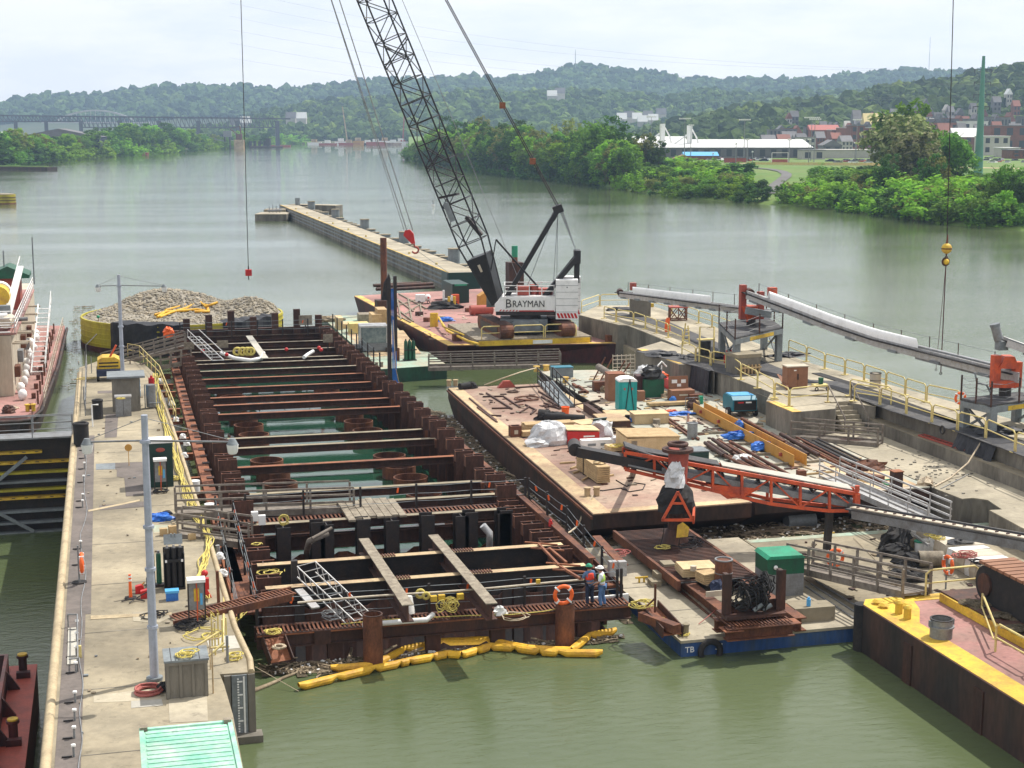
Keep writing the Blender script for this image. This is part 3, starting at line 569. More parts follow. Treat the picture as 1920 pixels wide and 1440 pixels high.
cars=[(1332,303,5),(1350,302,0),(1362,301,5),(1371,302,2),(1383,302,4),(1392,302,0),(1400,303,1),(1408,302,1),(1420,302,4),(1432,303,3),(1338,300,3),(1356,299,1),(1412,300,0),(1428,300,5),(1440,301,0),(1378,299,0),(1590,305,1),(1602,304,2),(1615,305,1),(1628,304,5),(1642,304,4),(1652,305,0),(1848,303,0),(1856,301,4),(1866,303,2),(1876,302,5),(1850,300,4),(1862,299,0),(1872,306,1)]
CP=[car(m_) for m_ in CARM]; used=set()
for i,(x,y,k) in enumerate(sorted(cars)):
 p=W(x,y,5.3); lb=f'{CN[k]} car, {ORD[i] if i<30 else i} from the left among the cars parked by the ball field'
 if k not in used: used.add(k); o=CP[k]; o.location=p; o.rotation_euler=(0,0,U(0,3)); o['label']=lb
 else: o=dup(CP[k],p,U(0,3),lb)
 o['group']='cars parked by the ball field'
for k in range(6):
 if k not in used:
  for c_ in kids(CP[k]): bpy.data.objects.remove(c_)
  bpy.data.objects.remove(CP[k])
for k,(x,p) in enumerate(TOWNCARS): dup(CP[(k*2)%6 if k%2 else (k+3)%6],p,U(0,3),f'small {CN[(k*2)%6 if k%2 else (k+3)%6]} car by the town road, number {k+1} from the left')['group']='cars parked by the town road'
p=W(1375,311,5.2); o=dup(CP[1],p,-YAW,'dark red car alone on the park road in front of the ball field'); o['group']='cars parked by the ball field'
o=thing('dugout','dark red ball field dugout with a flat roof behind the road','dugout',W(1378,306,5),-YAW); part('wall',BX(-5,5,-1,1,0,2.4),M.red_dull,o); part('roof',BX(-5.4,5.4,-1.4,1.4,2.41,2.7),M.roof_gray,o)
o=thing('scoreboard','white framed orange board on the ball field fence','scoreboard',W(1462,308,5),-YAW); part('panel',BX(-3.5,3.5,-.1,.1,.4,2.2),M.red_dull,o); part('frame',BX(-3.7,-3.5,-.1,.1,0,5).bx(3.5,3.7,-.1,.1,0,5).bx(-3.7,3.7,-.1,.1,5.01,5.2),M.white,o)
q=MB()
for i in range(60): p=W(1400+i*6,309.5+i*.04,5.2); q.cyl(p,.06,1.3,4)
for i in range(59): a=W(1400+i*6,309.5+i*.04,5.2);b=W(1406+i*6,309.5+(i+1)*.04,5.2); q.beam(a+V((0,0,1.3)),b+V((0,0,1.3)),.15,.12); q.beam(a+V((0,0,.7)),b+V((0,0,.7)),.08,.9)
solo('field_fence',q,M.yellow_pale,'low fence with yellow top rail along the ball field road','fence')
# green transmission pole and wires
b=C(1838,240,478); b.z=4; h=HT(C(1848,240,478),105)-4
o=thing('transmission_pole','tall tapered green steel power pole on the right bank','power pole',b,-YAW); part('shaft',CY((0,0,0),1.5,h,14,.45),M.pole_green,o)
arms=[133,157,180,203]
for y in arms:
 zz=HT(b,y)-4; part('cross_arm',BE((-2.6,0,zz+.5),(2.6,0,zz+.5),.22,.22).beam((-2.2,0,zz),(-2.6,0,zz+.5),.1,.1).cyl((-2.5,0,zz-.7),.12,1.1,6).cyl((2.5,0,zz-.7),.12,1.1,6),M.bridge_gray,o)
for i,(ya,yb) in enumerate([(133,-20),(133,5),(157,30),(157,55),(180,80),(180,108)]):
 a=C(1838+(10 if i%2 else -10),ya,478); e=C(430,yb,620); q=MB(); pts=[]
 for k in range(25): t=k/24; p=a.lerp(e,t); p.z-=7*4*t*(1-t); pts.append(p)
 e2=a+(a-e)*.3; q.tube([e2+V((0,0,2))]+pts,.018,4,False); solo('power_line',q,M.gray_steel,f'thin overhead power wire crossing the sky, {ORD[i]} from the top','power line','overhead wires')
for x,yt,lb in [(1078,93,'thin radio tower on the crest of the far hill'),(1737,70,'very thin tall mast behind the right hill')]:
 Yc=3850; b=C(x,240,Yc); b.z=80; q=MB(); h=HT(b,yt)-80; q.cyl(b,2.2 if x<1100 else .8,h,4,.5)
 if x<1100: q.cyl(b,5,h*.45,4,1.5)
 solo('radio_mast',q,M.gray_steel,lb,'radio mast')
# railway truss bridge and arch bridge on the far left
Yb=1750; o=thing('railway_bridge','long dark steel truss railway bridge crossing the far river at left','bridge',C(200,240,Yb)); z1=HT(C(0,240,Yb),216); z0=HT(C(0,240,Yb),228)
def seg(px,z): p=C(px,240,Yb); p.z=z; return p
q=MB(); q.beam(seg(-60,z1),seg(545,z1-4),2.5,1.6); part('deck',q,M.bridge_gray,o,True)
q=MB(); piers=[-40,30,87,152,225,298,372,445,520]
for i in range(len(piers)-1):
 a,b=piers[i],piers[i+1]; dz=(z1-z0)*(1.0 if i<3 else 1.9); n=9
 for k in range(n):
  x0=a+(b-a)*k/n;x1=a+(b-a)*(k+1)/n; q.beam(seg(x0,z1-1),seg(x1,z1-dz),.8,.8); q.beam(seg(x1,z1-1),seg(x1,z1-dz),.6,.6)
 q.beam(seg(a,z1-dz),seg(b,z1-dz),1.2,1.2)
part('truss',q,M.bridge_gray,o,True)
for x in piers: part('pier',BX(-2,2,-4,4,0,z1-6),M.bridge_gray,o).location=seg(x,0)-o.location
Yb=2000; o=thing('arch_bridge','pale tied arch road bridge seen behind the railway bridge','bridge',C(160,240,Yb)); q=MB(); pts=[]
for k in range(17): t=k/16; x=108+ (252-108)*t; y=226-19*math.sin(PI*t)**.8 ; pts.append(seg(x,HT(seg(x,0),y)))
for k in range(16): q.beam(pts[k],pts[k+1],2.2,2.0)
part('arch',q,M.arch_white,o,True); q=MB()
for k in range(1,16): b=pts[k].copy(); b.z=HT(b,229); q.beam(pts[k],b,.7,.7)
part('hangers',q,M.arch_white,o,True); a=pts[0].copy();b=pts[-1].copy();a.z=b.z=HT(a,230); part('deck',BE(a+(a-b)*.2,b+(b-a)*.2,4,1.5),M.arch_white,o,True)
Yc=1150
bldg('warehouse','long dark blue warehouse with a low pale gabled roof behind the left bank trees',32,185,241,Yc,5,22,M.navy,M.roof_gray,'hip')
bldg('gray_shed','pale gray shed behind the left bank trees',-20,18,247,1250,5,40,M.wall_pale,M.roof_white,'gable')
# things on the water far off
def lowbarge(x,y,w_,hh,m,lb,name='far_barge',cat='barge',z=0,grp=None):
 p=W(x,y,0); s=w_/(F/ YC(p)); o=thing(name,lb,cat,p,-YAW,grp); part('hull',MB().prof([(-s/2,hh),(-s/2+.6,-.3),(s/2-.6,-.3),(s/2,hh)],(0,-3,0),(1,0,0),(0,0,1),(0,6,0)),m,o); part('deck',BX(-s/2+.3,s/2-.3,-2.8,2.8,hh+.02,hh+.2),M.deck_brown,o); return o
lowbarge(105,300,26,1.6,M.red_dull,'small faded red mooring float near the left bank island'); lowbarge(267,290,22,1.6,M.red_dull,'small red mooring float in mid river at left')
lowbarge(500,277,60,1.6,M.hull_dark,'long low dark barge at the far left bank'); lowbarge(525,275,40,1.6,M.red_dull,'low reddish barge beside the far dark barge')
o=thing('mooring_island','dark walled mooring island with low grass at left picture edge','mooring wall',W(20,320,0)); a,b=W(-60,318,0),W(98,320,0); q=MB(); q.beam(a+V((0,0,.8)),b+V((0,0,.8)),8,1.9); part('wall',q,M.hull_dark,o,True); part('grass_top',BE(a+V((0,2,1.9)),b+V((-2,2,1.9)),6,.5),M.grass,o,True); part('post',CY(b+V((-1,0,1.8)),.15,2.6,6),M.steel_dark,o,True)
i=0
for x,w_,h_,m in [(590,26,3,'white'),(615,34,2,'red_dull'),(640,24,4,'white'),(655,40,2.5,'red_dull'),(690,40,2,'hull_dark'),(705,36,3.5,'red_dull'),(722,24,5,'white'),(738,30,2.5,'deck_brown'),(752,26,4,'white'),(672,20,5,'amber')]:
 o=lowbarge(x,271.5+(i%2)*.3,w_,h_,M[m],f'{ORD[i]} moored work boat in the line along the far bank, {"white" if m=="white" else "reddish" if "red" in m else "dark"} hull','moored_boat','boat',grp='boats moored along the far bank'); part('cabin',BX(-4,3,-2,2,h_+.3,h_+4),M['white' if i%3 else 'deck_tan'],o); i+=1
for x,yt,x2,lb in [(652,200,642,'pale latticed crane boom standing over the far boats'),(755,215,758,'short red crane boom over the far boats')]:
 a=W(x,270,1); b=C(x2,yt,YC(a)); o=thing('distant_crane',lb,'crane',a,0); q=MB(); q.beam(a,b,1.3,1.3); part('boom',q,M['red_dull' if x==755 else 'deck_tan'],o,True); part('cab',BX(-3,3,-2,2,0,5),M.red_dull,o)
p=W(449,279,0); o=thing('dredge_tower','rusty tan digger tower standing in the river before the left bank','dredge',p,-YAW)
q=MB(); q.bx(-5,5,-3,3,0,9); part('tower_base',q,M.deck_tan,o); q=MB(); q.bx(-3,3,-2,2,9.1,15); q.beam((-2,0,15),(-9,0,20),.8,.8); q.beam((2,0,15),(1,0,23),1.2,1.2); q.beam((-9,0,20),(1,0,23),.4,.4); part('superstructure',q,M.rust,o)
part('cabin',BX(-16,-8,-2,2,12,18),M.gray_steel,o); part('support_frame',BX(-15,-14,-2,2,0,12).bx(-10,-9,-2,2,0,12),M.steel_dark,o); part('gantry',BE((-40,0,13),(-16,0,8),.8,1.2),M.gray_steel,o)
for i,x in enumerate([470,478,487,497,503]): p=W(x,277,0); solo('mooring_pile',CY(p,1.6+(i==4)*1.5,7+(i==4)*3,10),M.steel_dark,f'{ORD[i]} dark mooring pile right of the digger tower','mooring pile','dark piles in the far river')
p=W(812,386,0); o=thing('river_buoy','small white river buoy floating alone in mid river','buoy',p); part('float',CY((0,0,-.1),.35,.5,12),M.white,o); part('mast',CY((0,0,.4),.12,1.0,8).sph((0,0,1.4),.2,8,6),M.gray_steel,o)
p=W(5,382,0); o=thing('mooring_cell','round yellow mooring cell with dark rubbing bands at left picture edge','mooring cell',p); R_=3.6
part('shell',CY((0,0,-.5),R_,3.1,28),M.cell_yellow,o)
for z in(.9,1.7): part('band',MB().ring((0,0,z),R_+.1,R_-.1,.2),M.rust_dark,o)
part('cap',CY((0,0,2.62),R_-.3,.15,24),M.concrete,o); part('skirt',MB().ring((0,0,-.4),R_+.12,R_-.1,.75),M.rust,o)
# haze: closed box round the scene
q=MB(); q.prism([tuple(CF(*k))[:2] for k in((-2600,-300),(2600,-300),(2600,4700),(-2600,4700))],-4,330); hm=bpy.data.materials.new('haze_air'); hm.use_nodes=True; t=hm.node_tree; t.nodes.remove(t.nodes['Principled BSDF']); pv=t.nodes.new('ShaderNodeVolumePrincipled'); pv.inputs['Density'].default_value=.00012; pv.inputs['Color'].default_value=(.52,.70,1,1); pv.inputs['Anisotropy'].default_value=.2
t.links.new(pv.outputs[0],t.nodes['Material Output'].inputs['Volume'])
o=bpy.data.objects.new('haze',q.mesh('haze',hm)); COL.objects.link(o); o['kind']='stuff'
# LEFT LOCK WALL
ZW=2.4
def railing(q,pts,h=1.05,rails=(1.05,.55),step=2.4,r=.035,posts=True):
 pts=[V(p) for p in pts]
 for a,b in zip(pts,pts[1:]):
  n=max(1,round((b-a).length/step))
  if posts:
   for k in range(n+1): p=a.lerp(b,k/n); q.tube([p,p+V((0,0,h))],r,6)
  for z in rails: q.tube([a+V((0,0,z)),b+V((0,0,z))],r*.85,6)
 return q
def gangway(name,label,a,b,w_,m,rh=1.1,rails=(1.1,.72,.38),n=5,deckm=None,deckh=.3,cat='gangway',pw=.1,toe=None):
 a=V(a);b=V(b);c_=(a+b)/2; o=thing(name,label,cat,c_); d=(b-a).normalized(); r=d.cross(V((0,0,1))).normalized()
 part('deck',BE(a,b,w_,.08).beam(a+r*w_/2,b+r*w_/2,.08,deckh).beam(a-r*w_/2,b-r*w_/2,.08,deckh),deckm or m,o,True)
 for s in(-1,1):
  q=MB()
  for k in range(n+1): p=a.lerp(b,k/n)+r*s*(w_/2+.06); q.beam(p-V((0,0,.1)),p+V((0,0,rh)),pw,pw,(1,0,0))
  for z in rails: q.beam(a+r*s*(w_/2+.06+.05)+V((0,0,z)),b+r*s*(w_/2+.11)+V((0,0,z)),.06,.09)
  part('handrail',q,m,o,True)
 return o
def ropeheap(name,px,py,z,r,m,label,n=3,cat='rope'):
 p=W(px,py,z); q=MB()
 for k in range(n): q.coil(p+V((U(-r,r)*.5,U(-r,r)*.5,.03+k*.05)),r*U(.4,.85),.022,2,.6)
 return solo(name,q,m,label,cat)
o=thing('lock_wall','long weathered concrete lock wall at left with a yellowed armoured edge','lock wall',(0,44,0))
edge=[(3.25,38)]+[tuple(W(x,y,ZW))[:2] for x,y in((456,1440),(437,1341),(420,1283),(412,1264),(471,1260),(468,1235))]+[(4.12,57),(4.05,65),(4.0,72),(3.85,80),(3.7,90),(3.55,100),(3.35,111),(3.2,120.5),(2.6,125.5),(1.2,128.5),(-1.0,128.2),(-2.4,125)]
part('wall_body',MB().prism([(-2.35,38)]+edge,-6,ZW),M.concrete,o,True)
q=MB(); q.tube([(-2.36,y,ZW-.03) for y in range(38,126,4)],.17,8); part('armour_edge',q,M.edge_pale,o,True)
q=MB(); q.tube([(x+.0,y,ZW) for x,y in edge[5:14]],.12,6); part('armour_edge',q,M.edge_pale,o,True,'worn pale curb along the curved right edge')
q=MB(); q.bx(-2.1,-1.15,60,96.5,ZW+.004,ZW+.012); q.bx(-2.1,-1.35,38,60,ZW+.004,ZW+.012); part('walk_strip',q,M.concrete_patch,o,True)
def patch(pts,m='concrete_patch',nm='floor_patch',lift=.006):
 q=MB(); q.prism([tuple(W(x,y,ZW))[:2] for x,y in pts],ZW+lift,ZW+lift+.006); part(nm,q,M[m],o,True)
patch([(216,868),(272,866),(285,866),(287,928),(236,931),(233,896),(219,894),(219,881),(216,880)]); patch([(186,948),(276,940),(276,950),(187,957)]); patch([(180,870),(216,868),(216,880),(180,881)],'gray_paint','grating')
patch([(287,985),(320,985),(324,1000),(288,1001)],'deck_mint'); patch([(165,957),(262,937),(262,940),(166,960)],'edge_pale','joint_cover',.012); patch([(170,1155),(322,1149),(322,1153),(170,1162)],'edge_pale','joint_cover',.012)
patch([(198,777),(222,775),(219,820),(196,821)]); patch([(183,733),(224,732),(224,737),(183,738)]); patch([(246,1315),(303,1311),(306,1323),(246,1328)],'concrete_pale'); patch([(316,1308),(388,1305),(390,1352),(318,1356)],'concrete_light')
patch([(248,1148),(300,1146),(330,1152),(300,1168),(250,1165)],'concrete_light'); patch([(385,1195),(440,1192),(450,1215),(395,1222)],'concrete_pale')
for k,y in enumerate([45.8,51.5,57.6,63.9,70.4,77.2,84.1,91,97.6,104,110.5,117]):
 part('floor_joint',BX(-2.0,3.2,y,y+.045,ZW+.003,ZW+.009),M.concrete_dark,o,True)
patch([(175,1305),(310,1288),(312,1312),(176,1318)],'concrete_light','floor_patch',.003)
q=MB(); q.bx(2.45,4.0,47.2,48.1,-.2,ZW+.01); gp=W(447,1262,ZW)
# gauge board in the recess
g=thing('gauge_board','white water level gauge board in the dark recess at the wall corner','gauge board',(gp.x,gp.y,0)); part('board',BX(-.28,.28,-.1,-.04,.1,2.35),M.gray_paint,g); q=MB()
for k in range(22): q.bx(-.06,.0 if k%5 else .12,-.13,-.104,.2+k*.095,.25+k*.095)
q.bx(.14,.2,-.12,-.102,.15,2.3); part('scale_marks',q,M.white,g)
g=thing('corner_pier','dark timber fender pier below the gauge board at the wall corner','fender',(gp.x+.25,gp.y,0)); part('timber',BX(-.75,-.5,-.1,.6,-1,2.35).bx(.06,.3,-.1,.6,-1,2.35),M.concrete_dark,g); part('foot',BX(-.7,.5,-.5,.1,-1,.25),M.concrete_dark,g)
# lamp posts
def lamp_post(label,px,py,z,ytop,yarm,xl,xr):
 b=W(px,py,z); o=thing('lamp_post',label,'lamp post',b,0); top=HT(b,ytop)-z; za=HT(b,yarm)-z
 part('pole',TB([(0,0,0),(0,0,top)],.155,14,True,.11),M.lamp_gray,o); part('base_plate',CY((0,0,0),.28,.12,12),M.gray_paint,o)
 [part('clamp',CY((0,0,z_),.185,.1,12),M.lamp_gray,o) for z_ in(top*.2,top*.42,top*.58,za-.08)]
 for x in(xl,xr):
  e=C(x,yarm+6,YC(b))-b; e.z=za-.05
  part('arm',TB([(0,0,za),tuple(e)],.035,6).tube([(0,0,top-.1),(e.x,e.y,e.z+.05)],.012,4),M.gray_steel,o)
  l=part('lamp_housing',TB([(e.x,e.y,e.z+.12),(e.x,e.y,e.z-.08)],.09,10,True,.2),M.gray_paint,o); part('lamp_glass',TB([(e.x,e.y,e.z-.085),(e.x,e.y,e.z-.34),(e.x,e.y,e.z-.40)],.2,12,True,.13),M.white,l)
 return o
lamp_post('tall gray lamp post with two arms standing beside the weathered crate box, nearest lamp post',290,1275,ZW,778,826,163,436)
# control booth
b=W(238,772,ZW); o=thing('control_booth','small concrete control booth with a flat overhanging roof beside the far lamp post','booth',b)
part('wall',BX(-.9,.9,.1,2.2,0,2.25),M.concrete_dark,o); part('roof',MB().prof([(-1.2,0),(1.25,0),(1.25,.12),(-1.2,.12)],(0,-.15,2.26),(1,0,0),(0,0,1),(0,2.7,0)),M.gray_paint,o)
part('window',BX(.905,.93,.4,1.9,.9,2.0),M.blue_light,o); part('window_bars',BX(.935,.95,.4,1.9,1.25,1.29).bx(.935,.95,.4,1.9,1.6,1.64).bx(.935,.95,1.1,1.14,.9,2.0),M.white,o)
lamp_post('gray lamp post with two arms behind the electrical cabinet, farther lamp post',232,748,ZW,515,535,184,308)
b=W(232,779,ZW); o=thing('electrical_cabinet','gray electrical cabinet in front of the control booth with a yellow hose on top','cabinet',b); part('body',BX(-.5,.5,-.35,.35,0,1.25),M.gray_steel,o); part('lid',BX(-.54,.54,-.4,.4,1.26,1.34),M.alu,o); part('door_seam',BX(-.01,.01,-.37,-.352,.1,1.2),M.steel_dark,o)
q=MB(); q.coil(W(228,748,ZW+1.4),.22,.03,3,.3); solo('yellow_hose',q,M.rope_yellow,'short yellow hose curled on top of the gray electrical cabinet','hose')
# yellow loader
b=W(205,712,ZW); o=thing('utility_loader','small yellow machine on a dark trailer frame behind the control booth','machine',b); part('hood',MB().prof([(-.85,.9),(.85,.9),(.8,1.55),(.45,1.75),(-.45,1.75),(-.8,1.55)],(0,-.5,0),(1,0,0),(0,0,1),(0,1.9,0)),M.yellow,o); part('grille',BX(-.7,.7,-.53,-.505,1.05,1.15).bx(-.7,.7,-.53,-.505,1.3,1.4),M.black,o)
part('chassis',BX(-.9,.9,-.9,1.2,.4,.88),M.navy,o)
for x in(-.8,.8): part('wheel',TB([(x-.1,-.5,.32),(x+.1,-.5,.32)],.32,14),M.rubber,o)
part('bucket_arm',BE((.1,0,1.7),(.6,0,2.6),.14,.14),M.orange_paint,o)
b=W(284,765,ZW); o=thing('valve_tank','gray standing tank with pipes beside the booth under a red extinguisher','tank',b); part('tank',CY((0,0,.1),.33,1.5,14),M.gray_steel,o); part('pipes',TB([(-.4,0,0),(-.4,0,1.6),(.4,0,1.6),(.4,0,0)],.04,6).tube([(-.2,-.4,.4),(.6,-.4,.4)],.04,6),M.gray_paint,o)
q=MB(); p=W(284,722,ZW+1.3); q.cyl(p,.2,.5,12); q.cyl(p+V((0,0,.5)),.08,.15,8); solo('fire_extinguisher',q,M.red,'red fire extinguisher on top of the gray tank beside the booth','extinguisher')
for i,(x,y,h_) in enumerate([(184,785,1.2),(153,835,1.3)]):
 b=W(x,y,ZW); q=MB(); q.cyl(b,.33 if i==0 else .45,h_,16); q.torus(b+V((0,0,h_)),.28 if i==0 else .4,.09); solo('rubber_fender',q,M.rubber,['black rubber roll standing on the wall before the electrical cabinet','black rubber fender roll hanging at the gate end of the wall'][i],'fender')
q=MB(); p=W(174,800,ZW); q.tube([p,p+V((0,0,1.4)),p+V((.4,0,1.4))],.05,6); solo('vent_pipe',q,M.white,'bent white pipe beside the black rubber roll','pipe')
# green box
b=W(303,912,ZW); o=thing('storage_cabinet','dark green storage cabinet with a white top and a red oval badge','cabinet',b); part('body',BX(-.62,.62,-.2,.8,0,2.35),M.green_black,o); part('roof',MB().prof([(-.66,0),(.66,0),(.6,.16),(-.6,.16)],(0,-.25,2.355),(1,0,0),(0,0,1),(0,1.1,0)),M.white,o); q=MB(); q.sph((0,-.215,2.0),.24,16,6,(1,.05,.5)); part('badge',q,M.red_dull,o)
def meter_stand(px,py,label,s=1.0):
 b=W(px,py,ZW); o=thing('power_stand',label,'power stand',b); part('panel',BX(-.28*s,.28*s,-.12,.12,.55,1.65),M.gray_steel,o); part('hood',BX(-.34*s,.34*s,-.3,.2,1.66,1.78),M.white,o)
 part('leg',BX(-.33*s,-.28*s,-.1,.1,0,1.64),M.steel_dark,o); part('leg',BX(.285*s,.335*s,-.1,.1,0,1.64),M.steel_dark,o); q=MB(); q.tube([(0,-.16,1.75),(.02,-.2,.9),(0,-.16,0)],.025,5); part('cable',q,M.orange_paint,o); part('gauge',BX(-.1,.1,-.15,-.122,.9,1.4),M.yellow,o); part('gauge',BX(.13,.22,-.15,-.122,.75,1.2),M.blue_light,o)
 q=MB(); q.coil((0,-.1,.05),.32,.03,4,.3); part('cable_coil',q,M.rubber,o); return o
meter_stand(302,922,'gray power stand with gauges in front of the dark green cabinet'); meter_stand(370,1168,'gray power stand with gauges at the foot of the rusty walkway')
q=MB(); b=W(242,874,ZW); q.tube([b,b+V((0,0,.9))],.02,5); q.tube([b+V((0,-.02,1.05)),b+V((0,.02,1.05))],.2,18); solo('round_sign',q,M.amber,'small round yellow sign on a thin rod standing on the wall','sign')
# life rings
def life_ring(c_,label,r=.38,ax='y',stand=None,band=True,tilt=0):
 o=thing('life_ring',label,'life ring',c_); part('ring',MB().torus((0,0,0),r,.085,24,8,ax),M.orange,o)
 for a in(45,135,225,315):
  a=R(a); x,z=r*math.cos(a),r*math.sin(a); part('band',MB().box((x,0,z) if ax=='y' else (0,x,z),(.2,.2,.07) if ax=='y' else (.2,.07,.2),ry=-a if ax=='y' else 0),M.white,o)
 return o
p=W(149,1093,ZW); o=thing('ring_stand','thin gray stand with a round foot holding the life ring on the left wall edge','stand',p); part('pole',CY((0,0,0),.04,1.6,8),M.gray_steel,o); part('foot',CY((0,0,0),.3,.06,14),M.rubber,o)
life_ring(p+V((.13,-.05,.85)),'orange life ring on a stand on the left lock wall edge',ax='x')
b=W(245,1122,ZW); o=thing('delineator_post','orange plastic delineator post with white bands on a black foot','delineator',b); part('post',TB([(0,0,.05),(0,0,1.0)],.07,10,True,.055),M.orange,o); part('band',CY((0,0,.72),.068,.08,10).cyl((0,0,.87),.066,.07,10),M.white,o); part('foot',CY((0,0,0),.26,.06,6),M.rubber,o)
for i,(x,y) in enumerate([(262,1112),(272,1121)]):
 b=W(x,y,ZW); o=thing('fuel_can',['red fuel can farther from the camera beside the lamp post','red fuel can nearer the camera beside the lamp post'][i],'fuel can',b); part('body',MB().prof([(-.17,0),(.17,0),(.17,.27),(.08,.36),(-.17,.3)],(0,-.12,0),(1,0,0),(0,0,1),(0,.24,0)),M.red,o); part('spout',TB([(.1,0,.34),(.2,0,.44)],.03,6),M.amber,o)
b=W(323,1125,ZW); o=thing('cooler','blue cooler box with a light blue lid on the lock wall','cooler',b); part('body',BX(-.24,.24,-.15,.2,0,.32),M.blue,o); part('lid',BX(-.27,.27,-.18,.23,.325,.42),M.blue_light,o)
# gas cylinder rack
b=W(328,1103,ZW); o=thing('gas_cylinder_rack','rack of three tall black gas cylinders with a hinged lid on the lock wall','cylinder rack',b)
for x in(-.26,0,.26): g=part('cylinder',TB([(x,0,.1),(x,0,1.55),(x,0,1.68),(x,0,1.72)],.125,12),M.black,o); part('valve',CY((x,0,1.7),.05,.14,8),M.alu,g)
part('frame',BX(-.42,.42,-.2,-.16,1.15,1.28).bx(-.42,-.38,-.2,.25,0,1.5).bx(.38,.42,-.2,.25,0,1.5).bx(-.42,.42,-.25,.3,0,.08).bx(-.42,.42,.22,.26,.1,1.7),M.black,o); part('lid',MB().box((0,.28,2.0),(.75,.05,.42),0,R(-25)).bx(-.1,-.04,.16,.24,2.1,2.26).bx(.04,.1,.16,.24,2.1,2.26),M.gray_paint,o); part('label',BX(-.36,-.28,-.22,-.202,1.16,1.27).bx(.28,.36,-.22,-.202,1.16,1.27),M.white,o)
b=W(293,1100,ZW); o=thing('welding_cart','cart with two green oxygen cylinders behind the near lamp post','welding cart',b)
for x in(-.13,.13): g=part('cylinder',TB([(x,0,.15),(x,0,1.25),(x,0,1.4)],.11,12,True,.09),M.green_dark,o); part('cap',TB([(x,0,1.4),(x,0,1.52)],.06,8),M.gray_steel,g)
part('frame',TB([(-.35,.1,0),(-.35,.1,1.1),(-.2,.1,1.2)],.025,6).bx(-.32,.32,-.16,.2,.05,.12),M.steel_dark,o)
for x in(-.36,.36): part('wheel',MB().torus((x,.1,.2),.16,.04,16,6,'x'),M.rubber,o)
q=MB(); b=W(252,1128,ZW); q.tube([b+V((-.5,0,.05)),b+V((0,.1,.1)),b+V((.4,-.2,.05))],.03,5); q.tube([b+V((-.2,-.3,.05)),b+V((.1,.1,.12)),b+V((.5,.2,.3))],.025,5); solo('cable_splice',q,M.steel_dark,'dark tangle of cables beside the orange delineator foot','cable')
# fire point
b=W(385,1120,ZW); o=thing('fire_point','red fire extinguisher box with a red ball on top near the wall edge','fire point',b); part('box',BX(-.16,.16,-.12,.12,.35,.8),M.red,o); part('lamp',MB().sph((0,0,1.0),.14,12,8),M.red,o); part('foot',MB().prof([(-.2,0),(.25,0),(.08,.34),(-.08,.34)],(0,-.12,0),(1,0,0),(0,0,1),(0,.24,0)),M.red,o)
# wooden crates and tarp
for i,(x,y,s,lb) in enumerate([(307,1004,.36,'small wooden block left of the pair below the blue tarp heap'),(325,1001,.42,'taller wooden block beside the low gangway foot'),(360,1012,.3,'little loose wooden block near the gangway foot')]):
 b=W(x,y,ZW); solo('wooden_block',MB().box(b+V((0,0,s/2)),(s,s*.7,s*.9),.2*i),M.lumber,lb,'wooden block')
p=W(302,975,ZW); q=MB().lump(p,1.1,.8,.35,18,7,.3); solo('blue_tarp',q,M.blue_tarp,'crumpled blue tarp heap beside the near lamp post','tarp'); q=MB().lump(p+V((.3,.2,.2)),.5,.3,.2); solo('dark_bag',q,M.fabric_black,'small dark bag lying on the blue tarp heap','bag')
# weathered crate box
b=W(352,1308,ZW); o=thing('crate_box','large weathered ribbed box with a dark lid near the wall corner','crate box',b); top=HT(b,1240)-ZW; w_=.68
part('body',BX(-w_,w_,0,1.2,0,top),M.concrete_dark,o); q=MB()
for x in(-.62,-.2,.2,.62): q.bx(x-.045,x+.045,-.05,-.003,.02,top-.02)
q.bx(-w_-.02,w_+.02,-.06,-.004,top-.1,top)
part('ribs',q,M.concrete_dark,o); part('lid',BX(-w_-.05,w_+.05,-.06,1.28,top+.005,top+.07),M.gray_paint,o); part('seam',BX(.42,.44,-.05,1.27,top+.072,top+.08).bx(-.5,-.48,-.05,1.27,top+.072,top+.08),M.steel_dark,o)
ropeheap('yellow_rope_coil',350,1232,ZW+top+.08,.3,M.rope_yellow,'bright yellow rope coil lying on the weathered crate box',3)
q=MB(); q.coil(W(280,1299,ZW),.42,.035,8,.12); solo('red_hose_coil',q,M.hose_red,'coil of faded red hose lying on the wall left of the crate box','hose'); q=MB().lump(W(308,1295,ZW),.5,.4,.3); solo('dark_sack',q,M.rubber,'dark sack leaning between the red hose coil and the crate box','sack')
# container
b=W(350,1352,ZW); zt=ZW+2.59; a1=W(262,1362,zt); a2=W(432,1351,zt); wd=2.44; x0=a1.x; y1=W(345,1356,zt).y
o=thing('shipping_container','pale green shipping container with a ribbed roof at the bottom of the picture','shipping container',(x0+wd/2,y1-3,ZW))
part('body',BX(-wd/2,wd/2,-3,3,.1,2.5),M.green_top,o); q=MB(); zz=2.505
for k in range(20): y=-2.9+k*.29; q.box((0,y+.1,zz+.012),(wd-.3,.15,.03))
part('roof',BX(-wd/2+.05,wd/2-.05,-2.95,2.95,2.502,2.51),M.container_green,o); part('roof_ribs',q,M.container_green,o)
part('top_frame',BX(-wd/2-.02,-wd/2+.1,-3.02,3.02,2.45,2.56).bx(wd/2-.1,wd/2+.02,-3.02,3.02,2.45,2.56).bx(-wd/2+.102,wd/2-.102,2.9,3.02,2.45,2.56),M.container_green,o)
for x in(-1,1): part('corner_casting',BX(x*wd/2-.1*x-.1,x*wd/2-.1*x+.1,2.84,3.05,2.44,2.63),M.old_wood,o)
